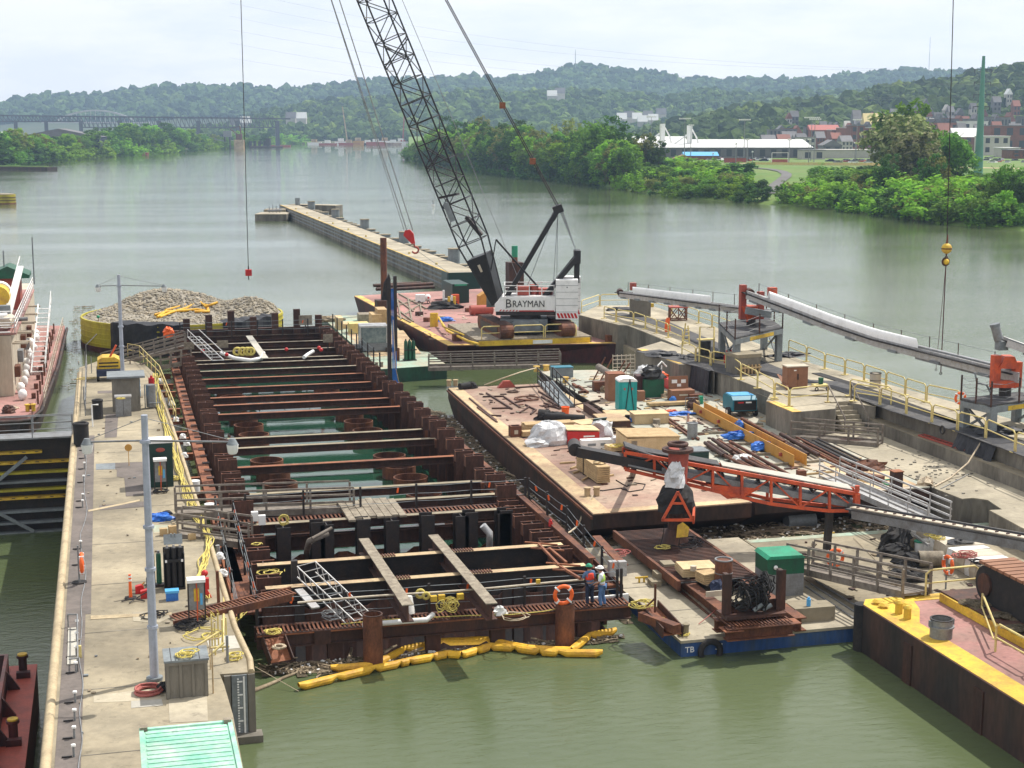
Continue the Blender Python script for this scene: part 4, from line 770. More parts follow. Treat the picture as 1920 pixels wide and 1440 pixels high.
# stanchions along the left edge
for i,y in enumerate([1420,1385,1352,1318,1262,1232,1205,1182,1060,1030,952,940,905,880,860,845]):
 b=W(lerp([(845,160),(1180,145),(1440,138)],y),y,ZW); o=thing('guard_stub',f'short white capped guard stub on the left wall edge, {ORD[15-i]} from the gate','guard stub',b,0,'guard stubs along the wall edge'); part('stub',CY((0,0,0),.035,.35,8),M.gray_steel,o); part('cap',CY((0,0,.35),.07,.06,8),M.white,o); part('cleat',BX(-.35,-.05,-.03,.03,.02,.06),M.steel_dark,o)
q=MB(); pts=[W(lerp([(840,158),(950,162),(1000,152),(1060,158),(1100,158),(1180,150),(1300,153),(1440,150)],y)+3*math.sin(y*.06),y,ZW+.03) for y in range(840,1460,8)]; q.tube(pts,.022,5); solo('edge_cable',q,M.gray_steel,'thin pale cable snaking along the left edge of the lock wall','cable')
b=W(146,1260,ZW); solo('ladder_rail_frame',TB([W(128,1176,ZW)+V((0,0,.5)),W(146,1176,ZW)+V((0,0,.5)),W(147,1260,ZW)+V((0,0,.5)),W(130,1262,ZW)+V((0,0,.5))],.03,6).tube([W(128,1176,ZW),W(128,1176,ZW)+V((0,0,.5))],.03,6).tube([b,b+V((0,0,.5))],.03,6),M.gray_steel,'low gray handrail frame over the ladder well at the left wall edge','handrail')
q=MB(); q.prism([tuple(W(x,y,ZW))[:2] for x,y in((128,1180),(145,1178),(145,1246),(126,1248))],ZW+.02,ZW+.05); solo('ladder_hatch',q,M.concrete_pale,'pale hatch plate inside the low handrail frame','hatch')
b=W(149,1233,ZW); solo('yellow_box',MB().box(b+V((0,0,.22)),(.16,.14,.44)),M.yellow_pale,'small yellow box beside the ladder handrail','box')
# far end rails
q=MB()
for x,y in [(160,690),(162,672),(172,700),(158,760)]: p=W(x,y,ZW); q.tube([p,p+V((0,0,1.1)),p+V((.9,.6,1.9))] if y<690 else [p,p+V((0,0,1.3))],.04,6)
railing(q,[W(163,690,ZW),W(160,780,ZW)]); solo('wall_end_rail',q,M.gray_steel,'gray pipe rail along the far left end of the lock wall','railing')
q=MB(); railing(q,[W(240,668,ZW),W(262,672,ZW),W(300,712,ZW),W(330,790,ZW)]); solo('pale_yellow_rail',q,M.yellow_pale,'pale yellow pipe rail around the far end of the lock wall','railing')
ropeheap('rope_pile',168,712,ZW,.7,M.yellow_pale,'tangle of yellow line at the far left end of the lock wall')
# yellow hose bundles
q=MB()
for k in range(9):
 pts=[]; ph=U(0,6)
 for y,x in [(700,290),(760,300),(820,318),(880,336),(930,352),(970,372),(1010,392),(1050,383),(1090,372),(1130,392)]: pts.append(W(x+U(-8,8)+4*math.sin(y*.05+ph),y,ZW+.05+U(0,.15)))
 fine=[]
 for a,b in zip(pts,pts[1:]): fine+= [a.lerp(b,t/5)+V((U(-.07,.07),0,0)) for t in range(5)]
 q.tube(fine,.026,5)
solo('hose_bundle',q,M.rope_yellow,'long bundle of yellow air hoses running along the curved edge of the lock wall','hoses')
q=MB()
for k in range(7):
 a=W(386+U(-20,25),1140+k*3,ZW+.3); b=W(455+U(-10,18),1145+U(-6,10),1.8); m=a.lerp(b,.5); m.z-=.7+U(0,.6); q.tube([a.lerp(m,t/4) .lerp(m.lerp(b,t/4),t/4) for t in range(5)]+[b],.02,5)
solo('slung_hoses',q,M.rope_yellow,'sagging yellow hoses slung from the power stand across to the steel frame','hoses')
ropeheap('yellow_hose_pile',392,1192,ZW,.6,M.rope_yellow,'loose pile of yellow hose behind the pipe manifold',2,'hose')
ropeheap('cable_heap',352,1178,ZW,.5,M.rubber,'dark cable heap at the foot of the near power stand',4,'cable')
o=thing('pipe_manifold','yellow pipe manifold with long slanting handles near the crate box','pipe manifold',W(405,1225,ZW)); q=MB()
for x,y in [(398,1212),(410,1210),(418,1222),(404,1228),(425,1218)]: p=W(x,y,ZW); q.tube([p,p+V((0,0,1.2))],.035,6)
q.tube([W(392,1215,ZW+.6),W(430,1212,ZW+.6)],.04,6); part('uprights',q,M.yellow_pale,o,True); part('handles',TB([W(322,1240,ZW+.3),W(410,1185,ZW+.9)],.04,6).tube([W(360,1258,ZW+.3),W(420,1205,ZW+1)],.04,6).tube([W(415,1215,ZW),W(418,1195,ZW),W(420,1120,ZW)],.05,6),M.yellow_pale,o,True)
part('drain_pipes',TB([W(395,1255,ZW),W(395,1255,ZW)+V((0,0,1.1)),W(412,1253,ZW)+V((0,0,1.1))],.03,6).tube([W(400,1300,ZW),W(400,1300,ZW)+V((0,0,1.6))],.03,6),M.deck_tan,o,True)
q=MB(); p=W(427,1243,ZW); q.cyl(p,.05,1.0,8); solo('gray_post',q,M.gray_steel,'short gray post right of the pipe manifold','post')
ropeheap('yellow_line_small',440,1235,ZW,.3,M.rope_yellow,'small yellow line heap beside the gray post')
ropeheap('cable_scrap',330,900,ZW,.4,M.rope_yellow,'yellow hose loops beside the dark green cabinet',4,'hose'); ropeheap('cord_heap',300,1155,ZW+.0,.5,M.rubber,'dark cords spread near the blue cooler',2,'cable')
for i,(x,y) in enumerate([(300,717),(322,760),(330,790),(343,822),(350,835),(346,858),(412,1048),(418,1080)]):
 solo('white_wrap',MB().lump(W(x,y,ZW-.1),.4,.3,.3),M.white,f'white wrapping tied on the curved wall edge, {ORD[i]} counting from the booth','wrapping','wrappings on the wall edge')
q=MB(); p=W(365,925,1.6); q.cyl(p,.3,.7,14); solo('white_drum',q,M.white,'white drum at the wall end of the long horizontal gangway','drum'); q=MB(); p=W(394,966,1.6); q.cyl(p,.28,.6,14); solo('white_bucket',q,M.white,'white bucket under the low slanting gangway','bucket')
q=MB(); p=W(414,1082,.9); q.tube([p,p+V((-.1,0,1.5))],.1,10); solo('white_pipe_guard',q,M.alu,'pale pipe standing against the wall edge near the rusty walkway','pipe')
q=MB(); q.beam(W(410,1130,ZW),W(409,1130,ZW)+V((0,0,1.3)),.12,.12); solo('rusty_stake',q,M.rust,'rusty upright stake at the wall edge beside the rusty walkway','stake')
# gangways from the wall
gangway('gangway','long level weathered gangway from the lock wall to the timber mat',W(330,962,2.6),W(660,950,2.4),1.3,M.weathered,n=4,rails=(1.15,.8,.45))
gangway('gangway','short slanting weathered gangway below the long level gangway',W(338,1000,2.5),W(470,1018,2.0),1.2,M.weathered,n=3,rails=(1.1,.7,.35))
gangway('gangway','pale sloping gangway climbing from the lock wall to the far left frame corner',W(190,690,1.6),W(348,648,3.2),1.4,M.weathered,n=8,rails=(1.1,.75,.4))
o=gangway('gangway','lower pale sloping gangway beside the one that climbs to the far frame corner',W(235,702,1.4),W(350,680,2.6),1.4,M.weathered,n=6,rails=(1.1,.6))
def grating(q,a,b,w_,m2=None,step=.16,t=.03):
 a=V(a);b=V(b);d=(b-a);n=max(2,int(d.length/step)); r=d.cross(V((0,0,1))).normalized()
 for k in range(n): p=a.lerp(b,(k+.5)/n); q.beam(p-r*w_/2,p+r*w_/2,step*.45,t)
 return q
o=thing('grating_walkway','rusty steel grating walkway sloping from the lock wall up to the steel frame','walkway',W(420,1140,2.5)); a,b=W(324,1160,2.5),W(548,1108,2.6)
part('stringer',BE(a+V((0,-.45,-.1)),b+V((0,-.45,-.1)),.08,.3).beam(a+V((0,.45,-.1)),b+V((0,.45,-.1)),.08,.3),M.rust,o,True); part('grating',grating(MB(),a,b,.82),M.rust,o,True)
# LOCK GATE
o=thing('lock_gate','dark steel lock gate with yellow ribs and a railed walkway on top','lock gate',(-6,97,0)); X1,X0=-2.45,-9.5; Y=97.2
part('skin',BX(X0,X1,Y+.3,Y+.6,-5,2.3),M.steel_dark,o,True); q=MB(); 
part('walkway',BX(X0,X1+.2,Y-.6,Y+1.1,2.32,2.42),M.gray_steel,o,True)
q=MB(); railing(q,[(X0,Y-.55,2.42),(X1,Y-.55,2.42)],1.3,(1.3,.9,.5)); part('railing',q,M.gray_steel,o,True); q=MB(); railing(q,[(X0,Y+1.0,2.42),(X1,Y+1.0,2.42)],1.1,(1.1,.6)); part('railing',q,M.gray_steel,o,True)
for y,m_,x1 in [(847,'yellow',-4.2),(866,'yellow',X1),(885,'cell_yellow',X1),(902,'gray_paint',X1),(917,'cell_yellow',X1),(932,'yellow',X1),(957,'gray_paint',X1),(978,'gray_paint',X1),(997,'gray_paint',X1)]:
 z=HT((-5,Y,0),y); part('rib',BX(X0,x1-.1,Y-.25,Y+.28,z-.065,z+.065),M[m_],o,True)
 if m_=='yellow':
  q=MB()
  for k in range(9): q.bx(X0+k*.75+.3,X0+k*.75+.5,Y-.28,Y-.252,z+.02,z+.06)
  part('bolts',q,M.steel_dark,o,True)
q=MB(); q.bx(-7.6,-7.3,Y-.3,Y+.25,-4,2.2); q.beam((-9.5,Y-.32,-.6),(-5,Y-.32,-3.5),.1,.2,(0,0,1)); q.beam((-9.2,Y-.34,-2.0),(-5.2,Y-.34,1.2),.1,.2,(0,0,1)); q.box((-7.5,Y-.36,-2.2),(.7,.06,.7)); part('brace',q,M.gray_paint,o,True)
# TOWBOAT
o=thing('work_boat','large cream and pink work boat moored at left behind the lock gate','boat',(-9,108,0))
xr=-4.2
part('hull',MB().prism([(-16,109.5),(-6.2,109.2),(-5.6,109.6),(-5.0,113),(-4.4,135),(-4.2,160),(-16,164)],-1,1.1),M.hull_dark,o,True)
part('deck',MB().prism([(-15.9,109.8),(-6.3,109.4),(-5.7,109.8),(-5.1,113),(-4.5,135),(-4.3,159.8),(-15.9,163.8)],1.104,1.5),M.deck_pink,o,True)
part('rub_rail',TB([(-16,109.35,1.2),(-6.3,109.05,1.2),(-5.5,109.5,1.2),(-4.9,113,1.2),(-4.3,135,1.2),(-4.1,160,1.2)],.14,6),M.hull_dark,o,True)
dh=part('deckhouse',BX(-16,-7.0,118,158,1.505,6.0),M.cream,o,True)
q=MB()
for k in range(9): q.bx(-10.9,-9.55,117.86,117.96,1.9+k*.26,2.06+k*.26)
part('louvres',BX(-11.0,-9.4,117.9,117.995,1.8,4.4),M.gray_paint,o,True); part('louvre_slats',q,M.white,o,True)
part('recess_shade',BX(-16,-8.3,117.9,117.99,4.55,5.9),M.black,o,True)  # flat black sheet painting the shade of a recess, no hollow behind it
part('corner_post',BX(-8.6,-8.1,116.2,117.8,1.51,6.4),M.cream,o,True)
q=MB(); q.tube([(-16,116.8,6.6),(-8.2,116.8,6.6)],.45,14); q.bx(-8.6,-7.8,116.3,117.3,6.1,7.2); part('boom_pipe',q,M.gray_steel,o,True)
part('upper_deck',BX(-16,-6.6,118,150,6.05,6.2),M.deck_pink,o,True)
q=MB(); railing(q,[(-6.7,118,6.2),(-6.7,150,6.2)],1.1,(1.1,.75,.4),2); railing(q,[(-6.7,118,6.2),(-12,118,6.2)],1.1,(1.1,.75,.4),1.6); part('upper_railing',q,M.white,o,True)
q=MB(); railing(q,[(-4.7,113,1.5),(-4.6,135,1.5),(-4.4,158,1.5)],1.05,(1.05,.55),2.2,.03); part('deck_railing',q,M.cream,o,True)
o2=part('stair',BE((-6.2,128,1.6),(-5.9,140,5.8),.1,.25).beam((-5.2,128,1.6),(-4.9,140,5.8),.1,.25),M.white,o,True); q=MB()
for k in range(14): t=k/14; q.bx(-6.2+.3*t,-5.2+.3*t,128+12*t,128.3+12*t,1.7+4.1*t,1.75+4.1*t)
part('stair_treads',q,M.white,o2,True); q=MB(); railing(q,[(-5.1,128,1.7),(-4.8,140,5.9)],1.1,(1.1,.55),1.5,.03); part('stair_railing',q,M.white,o2,True)
part('pilot_house',BX(-14,-9.6,128,136,6.25,8.0),M.gray_paint,o,True); part('pilot_window',BX(-12.6,-8.6,127.93,127.99,7.1,7.9),M.glassy,o,True)
part('green_roof',MB().prof([(-1.7,0),(1.7,0),(1.7,.25),(0,1.0),(-1.7,.25)],(-7.9,133,8.8),(1,0,0),(0,0,1),(0,4,0)),M.green_dark,o,True); part('roof_shack',BX(-8.9,-7.0,133.3,136.7,6.21,8.78),M.red_dull,o,True)
q=MB(); q.tube([(-8.1,123,8.3),(-8.1,126,8.3)],.85,20); part('tarp_tank',q,M.yellow,o,True); q=MB(); q.tube([(-8.1,125,8.4),(-8.1,126.1,8.4)],.88,20); q.bx(-9.0,-7.2,123,126,7.2,7.5); part('tank_top_band',q,M.white,o,True)
for x in(-11.4,-13.6): part('drum',TB([(x-.8,131,9.0),(x+.8,131,9.0)],.45,14),M.red,o,True)
part('container_red',BX(-15.5,-10.2,120,127,6.21,7.4),M.red_dull,o,True); part('tank_gray',BX(-12,-10.4,122,126,7.45,8.6),M.gray_paint,o,True)
for k,(x,y,z,m_) in enumerate([(-14.0,118.8,6.9,'white'),(-11.8,118.6,6.7,'white'),(-12.9,119.4,7.4,'alu'),(-10.2,119.0,6.6,'cream'),(-8.4,120.2,7.1,'white')]): part('pipe',TB([(x-1.4,y,z),(x+1.1,y,z+.1)],.22+.03*(k%3),10),M[m_],o,True)
q=MB(); q.tube([(-7.4,119,6.8),(-7.2,121.5,6.8)],.42,14); part('air_tank',q,M.cream,o,True)
part('box',BX(-7.9,-7.2,118.4,119.2,4.6,5.4),M.white,o,True)
for k in range(10): y=112+k*4.4; part('deck_fitting',BX(-5.7,-5.4,y,y+.4,1.5,1.9),M.rust,o,True); part('deck_pin',CY((-5.15,y+2,1.5),.08,1.0,6),M.rust,o,True)
for k in range(12): part('white_bag',MB().sph((-6.6+U(-.3,.3),116+k*3.2,1.9),.32,8,6,(1,1,1.3),.2),M.white,o,True)
for x,y,lb in [(-5.75,111.2,'')]: part('bitt',CY((x,y,1.5),.14,.45,10).cyl((x,y,1.93),.2,.08,10).cyl((x+.4,y,1.5),.14,.45,10).cyl((x+.4,y,1.93),.2,.08,10),M.yellow,o,True)
for k,(x,y) in enumerate([(6,470),(60,445)]): p=C(x,y,128); q=MB(); q.tube([(p.x,p.y,8.2),(p.x,p.y,p.z)],.06,6); part('mast',q,M.gray_paint,o,True)
for k in range(4):
 z_=6.3+.45*k; part('gallery_pipe',TB([(-14,117.6+k*.5,z_),(-7.0,117.6+k*.5,z_)],.05,6),M.white,o,True)
for k in range(9): part('gallery_bracket',BX(-7.6,-5.9,119+k*3.1,119.25+k*3.1,5.2-.3*(k%2),5.35-.3*(k%2)),M.cream,o,True)
for k in range(26): s_=U(.3,.9); part('deck_gear',(BX(0,s_*1.3,0,s_,0,s_) if k%3 else TB([(0,0,.3),(1.6,0,.35)],.16,8)),M[('gray_steel','cream','alu','rust','white','gray_paint')[k%6]],o).location=V((U(-13.5,-7.6),U(118.3,127),6.22+(k%2)*.8))-V(o.location)
for k in range(5): part('side_fitting',BX(-6.99,-6.6,120+k*5,121.4+k*5,2.6+.4*(k%3),3.4+.5*(k%3)),M['gray_steel' if k%2 else 'rust'],o,True)
part('lattice_stair',BE((-7.6,122,6.2),(-6.6,128,10.2),.5,.12).beam((-7.6,122,7.2),(-6.6,128,11.0),.06,.06),M.white,o,True)
q=MB(); q.bx(-8.7,-8.2,112,112.6,1.5,3.3); part('post',q,M.gray_steel,o,True)
q=MB(); 
for k in range(3): q.tube([(-10.6-k*.5,111.4,1.5),(-10.6-k*.5,111.4,3.1)],.22,12); q.sph((-10.6-k*.5,111.4,3.1),.22,12,6)
solo('white_gas_bottles',q,M.white,'group of white gas bottles on the work boat foredeck','gas bottles'); q=MB(); q.lump((-9.1,111.8,1.5),1.4,.9,1.5,16,7,.15); solo('blue_machine_cover',q,M.blue,'blue covered machine beside the white gas bottles on the boat','machine')
q=MB(); q.lump((-7.0,110.9,1.5),.9,.7,.55); solo('boat_winch',q,M.rust_dark,'dark round winch on the pink boat foredeck','winch')
q=MB(); q.coil((-6.9,112.5,1.5),.45,.05,3,.3); solo('boat_rope',q,M.rope_pale,'rope coil on the pink deck of the work boat','rope')
# bottom-left barge in the chamber
b=W(60,1255,-1.6); o=thing('hopper_barge','maroon hopper barge with yellow topped bitts at the bottom left corner','barge',(b.x,b.y,-3.6)); xr=W(68,1262,-1.6).x; y1=W(60,1250,-1.6).y
part('hull',BX(xr-8,xr,y1-22,y1,-4.2,-1.61),M.hull_maroon,o,True); part('side_deck',BX(xr-1.05,xr+.01,y1-22,y1+.01,-1.6,-1.5).bx(xr-8,xr-1.06,y1-1.0,y1+.01,-1.6,-1.5),M.red_dull,o,True)
part('coaming',BX(xr-1.2,xr-1.06,y1-22,y1-1.2,-1.6,-.6).bx(xr-8,xr-1.06,y1-1.2,y1-1.05,-1.6,-.6),M.hull_maroon,o,True); part('hold_floor',BX(xr-8,xr-1.21,y1-22,y1-1.21,-1.6,-1.55),M.steel_dark,o,True)
q=MB()
for k in range(7): q.tube([(xr-1.5-k*.12,y1-9,-1.4+k*.1),(xr-1.5-k*.12,y1-3.0,-1.4+k*.1)],.06,6)
part('pipe_load',q,M.white,o,True)
for dy in(-1.2,-8.6): part('bitt',CY((xr-.5,y1+dy,-1.5),.17,.75,12).cyl((xr-.5,y1+dy,-.76),.24,.1,12).bx(xr-.75,xr-.2,y1+dy-.5,y1+dy-.2,-1.5,-1.25),M.hull_maroon,o,True); part('bitt_cap',CY((xr-.5,y1+dy,-.65),.2,.06,12),M.yellow,o,True)
for k in range(5): part('frame_brace',MB().prof([(0,0),(.5,0),(0,.8)],(xr-1.04,y1-3-k*3,-1.49),(1,0,0),(0,0,1),(0,.15,0)),M.hull_maroon,o,True)
# ROCK FILLED CELL
cx,cy=7.0,0; a,b=W(150,600,2.9),W(537,590,2.9); cen=(a+b)/2; cen.y+=3.5; rx=(b-a).length/2; ry=rx*.98
o=thing('rock_cell','large round yellow ribbed steel cell filled with broken rock','steel cell',(cen.x,cen.y,0))
# shape: circle squeezed a little; near side height to the water
q=MB(); q.ring((0,0,-1),rx,rx-.18,3.9,72); part('shell',q,M.cell_yellow,o); q=MB()
for z in(.75,1.25,1.75,2.25,2.7): q.ring((0,0,z),rx+.05,rx-.02,.1,72)
part('ribs',q,M.cell_yellow,o); part('water_band',MB().ring((0,0,-.6),rx+.08,rx-.1,1.15,72),M.hull_maroon,o)
def arc_cloth(a0,a1,z0,z1):
 q=MB(); n=int((a1-a0)/3)+1; vs=[]
 for i in range(n+1):
  a=R(a0+(a1-a0)*i/n); r=rx+.14+.12*math.sin(i*1.7)+U(0,.08)
  for j in range(5): t=j/4; rr=r+U(-.05,.06); vs.append((rr*math.cos(a),rr*math.sin(a),z0+(z1-z0)*t+(.1*math.sin(i*1.3) if j in(0,4) else 0)))
  vs.append(((rx-1.0)*math.cos(a),(rx-1.0)*math.sin(a),z1+.15+U(-.1,.1)))
 q.add(vs,[(i*6+j,(i+1)*6+j,(i+1)*6+j+1,i*6+j+1) for i in range(n) for j in range(5)]); return q
for a0,a1 in [(225,268),(289,331)]: part('black_tarp',arc_cloth(a0,a1,.1,3.0),M.fabric_black,o)
# gravel surface
def pileh(x,y):
 r=math.hypot(x,y)/rx; h=2.75
 for px,py,A,s in [(-1.5,3.5,1.25,2.6),(-4.5,2.0,.6,2.0),(2.2,3.5,.6,2),(6.5,.5,.95,1.8),(7.8,-2,.5,1.3),(-7.5,-1,.3,1.6)]: h+=A*1.45*math.exp(-((x-px)**2+(y-py)**2)/(2*s*s))
 return h if r<.9 else 2.75+(h-2.75)*max(0,(1-r)/.1)
q=MB(); vs=[];n=56
for j in range(26):
 rr=(rx-.2)*j/25
 for k in range(n): a=2*PI*k/n; x,y=rr*math.cos(a),rr*math.sin(a); vs.append((x,y,pileh(x,y)+U(-.07,.07)))
q.add(vs,[(j*n+k,j*n+(k+1)%n,(j+1)*n+(k+1)%n,(j+1)*n+k) for j in range(25) for k in range(n)]); part('gravel_fill',q,M.gravel,o)
iv,iff=ico(1)
def rockfield(name,fn,count,s0,s1,m,label,seed=3,parent=None,flat=1):
 rs=np.random.RandomState(seed); V_=[];F_=[]
 for i in range(count):
  p=fn(rs); s=rs.uniform(s0,s1)**1.0; nv=iv*(1+rs.uniform(-.35,.35,(len(iv),1)))*s*rs.uniform(.6,1.3,(1,3))*np.array([1,1,flat]); V_.append(nv+np.array(p)); F_.append(iff+i*len(iv))
 me=np_mesh(name,np.vstack(V_),np.vstack(F_),m); ob=bpy.data.objects.new(name,me); COL.objects.link(ob)
 if parent: ob.parent=parent
 ob['kind']='stuff'
 if label: ob['label']=label
 return ob
def rk(rs):
 while True:
  x,y=rs.uniform(-rx+.4,rx-.4,2)
  if math.hypot(x,y)<rx-.5 and (pileh(x,y)>3.1 or rs.rand()<.25): return (x,y,pileh(x,y)+.03)
rockfield('rocks',rk,2600,.06,.22,M.rock,None,3,o,.7); rockfield('dark_rocks',rk,900,.06,.2,M.rock_dark,None,5,o,.7)
q=MB()
def onpile(px,py):
 z=3
 for _ in range(25): p=W(px,py,z); z=.5*z+.5*(pileh(p.x-cen.x,p.y-cen.y)+.05)
 return V((p.x,p.y,z))
for pts in [[(290,592),(315,586),(345,584),(370,582),(390,586)],[(300,596),(320,588),(350,580),(372,574),(388,576),(390,586)],[(310,584),(350,578),(375,574),(385,571),(407,569)],[(365,586),(392,586),(388,574)],[(295,596),(305,590),(312,585)]]: q.tube([onpile(*k)+V((0,0,.1)) for k in pts],.13,8)
solo('folded_boom',q,M.boom_yellow,'folded yellow containment boom lying on top of the rock pile','boom')
p=W(187,658,0); o=thing('channel_marker','thin marker rod with three green balls in front of the yellow cell','marker',p); h=HT(p,592); part('rod',CY((0,0,-.2),.04,h,6),M.rust_orange,o)
for y in(594,622,652): part('green_ball',MB().sph((0,0,HT(p,y)),.16,10,8),M.green_top,o)
# COFFERDAM FRAME
ZK=1.4; XL,XR,YM,YF=5.9,18.9,72.6,143; YN=W(700,1172,ZK).y+.75
ZT=3.1
calm=MB(); calm.add([(5.3,YM+.3,.02),(20.2,YM+.3,.02),(20.2,YF,.02),(5.3,YF,.02)],[(0,1,2,3)]); struct('cofferdam_water',calm,M.water_calm)
calm=MB(); calm.add([(5.6,YN+.5,-3.9),(20,YN+.5,-3.9),(20,YM,-3.9),(5.6,YM,-3.9)],[(0,1,2,3)])
# soldier piles: copies of one H-pile
def hpile(name,h,w_=.55,d=1.0,m='rust_dark'):
 o=thing(name,'','pile'); q=MB(); q.bx(-d/2,d/2,-w_/2,-w_/2+.05,-h,0); q.bx(-d/2,d/2,w_/2-.05,w_/2,-h,0); q.bx(-.03,.03,-w_/2+.052,w_/2-.052,-h,-.002)
 part('flanges',q,M[m],o); q=MB(); q.bx(-d/2+.002,-d/2+.05,-w_/2+.06,w_/2-.06,-.6,-.03); q.bx(-d/2-.015,d/2+.015,-w_/2-.012,-w_/2+.062,.002,.02); q.bx(-d/2-.015,d/2+.015,w_/2-.062,w_/2+.012,.002,.02); part('cut_top',q,M.rust,o); return o
hp=hpile('soldier_pile',5.2); first=True
ys=[YM+1.2+k*2.36 for k in range(29)]
for side,x,lb in((0,XL,'left'),(1,XR+.15,'right')):
 for k,y in enumerate(ys):
  loc=(x+U(-.03,.03),y,ZT+U(-.12,.2)+(.25 if side and 4<k<20 else 0)); l=f'rusty H-beam pile, {ORD[k]} from the near end in the {lb} row of the steel frame'
  if first: hp.location=loc; hp['label']=l; hp['group']='soldier piles along the steel frame'; first=False; continue
  dup(hp,loc,0,l)['group']='soldier piles along the steel frame'
# struts
sy=[(445,826),(442,845),(450,881),(600,924),(600,951),(600,981),(362,664),(350,650),(365,680),(367,687),(375,700),(380,715),(391,732),(400,750),(407,764),(415,781),(357,636)]
YS=sorted(W(x,y,2.35).y for x,y in sy)
for k,y in enumerate(YS):
 o=thing('strut_beam',f'rusty cross strut I-beam over the water, {ORD[k]} counting from the near end of the steel frame','strut',(12.4,y,2.1),0,'cross struts of the steel frame'); mm_='rust_dark' if k<6 or k>12 else 'rust_dark'
 part('beam',MB().ib((-6.7,0,.18),(6.7,0,.18),.42,.42,.05),M[mm_],o); part('top_flange',BX(-6.4,6.4,-.2,.2,.393,.40),M['rust_orange' if 6<=k<=10 or k==3 else 'concrete' if k<6 else 'old_wood'],o)
 for x in(-6.35,6.35): part('bracket',BX(x-.1,x+.1,-.6,-.5,-.1,.4).bx(x-.1,x+.1,.5,.6,-.1,.4).bx(x-.05,x+.05,-.5,.5,.3,.36),M.rust,o)
# outer waler frame on the left
o=thing('outer_waler','orange rusty side waler frame between the lock wall and the left pile row','waler',(4.9,100,1.5))
part('waler',MB().ib((4.85,YN+6,1.35),(5.15,YF-8,1.35),.5,.62,.05),M.rust_orange,o,True)
for k in range(33): y=YM-.5+k*2.0; part('stiffener',BX(4.95,5.35,y,y+.5,1.62,1.66),M.rust_dark,o,True)
ws=sorted(W(x,y,1.5).y for x,y in [(330,702),(332,721),(334,735),(340,767),(345,785),(350,810),(352,822),(360,851),(372,896),(380,922),(425,1061)])
for y in ws: part('cross_member',MB().ib((3.5,y,1.35),(4.6,y,1.35),.4,.35,.04),M.rust_orange,o,True)
# right waler and outer walkway strip
o=thing('right_waler','long rusty red waler beam with brown ledge along the right pile row','waler',(19.9,100,2))
part('beam',MB().ib((19.75,YN+2,2.45),(19.75,YF,2.45),.5,.3,.05),M.rust,o,True); part('ledge',BX(19.3,19.58,YN+10,YF,1.9,2.0),M.deck_brown,o,True); part('sheet_wall',BX(19.98,20.12,YN+1,YF,-2,2.1),M.rust_dark,o,True)
o=thing('far_waler','rusty beam framework closing the far end of the steel frame','waler',(12.5,YF,2)); part('beam',MB().ib((5.2,YF,2.5),(19.8,YF,2.5),.6,.4,.05).ib((5.2,YF-3,2.2),(19.8,YF-3,2.2),.6,.4,.05),M.rust_dark,o,True); part('sheet_wall',BX(5.3,20,YF+.3,YF+.4,-2,2.6),M.rust_dark,o,True)
for k in range(7): part('post',BX(6.5+k*2,7.1+k*2,YF-.7,YF-.3,1.5,3.9+.3*(k%3)),M.rust_dark,o,True)
# sheet pile divider + near cell
def sheet(q,x0,x1,y,z0,z1,axis='x',dep=.38):
 n=max(2,int(abs(x1-x0)/.45)); vs=[]
 for k in range(n+1):
  t=x0+(x1-x0)*k/n; d=dep if (k//2)%2 else 0
  zt=z1+(.16 if (k//2)%2 else 0)
  vs+= [(t,y+d,z0),(t,y+d,zt)] if axis=='x' else [(y+d,t,z0),(y+d,t,zt)]
 q.add(vs,[(2*k,2*k+2,2*k+3,2*k+1) for k in range(n)]); 
 vs2=[(v_[0]+(0 if axis=='x' else .03),v_[1]+(.03 if axis=='x' else 0),v_[2]) for v_ in vs]; q.add(vs2,[(2*k+1,2*k+3,2*k+2,2*k) for k in range(n)]); q.add(vs+vs2,[(2*k+1,2*k+3,2*(n+1)+2*k+3,2*(n+1)+2*k+1) for k in range(n)])
o=thing('sheet_pile_cell','brown sheet pile walls lining the deep near cell of the steel frame','sheet piles',(12.5,YM,0))
q=MB(); sheet(q,5.6,19.9,YM-1.2,-4,.75); part('divider_sheets',q,M.rust,o,True); q=MB(); sheet(q,YN+1,YM,19.3,-4,1.6,'y'); sheet(q,YN+1,YM,5.7,-4,1.6,'y'); part('side_sheets',q,M.rust_dark,o,True)
q=MB(); sheet(q,5.6,19.9,YN+.9,-4,1.7); part('front_sheets',q,M.rust_dark,o,True); part('pit_floor',BX(5.6,19.9,YN+1,YM-1.3,-4.4,-3.9),M.rust_dark,o,True)
q=MB()
for k in range(8): q.bx(6.6+k*1.75,6.72+k*1.75,YM-1.34,YM-1.24,-4,.3)
part('interlocks',q,M.rust_orange,o,True)
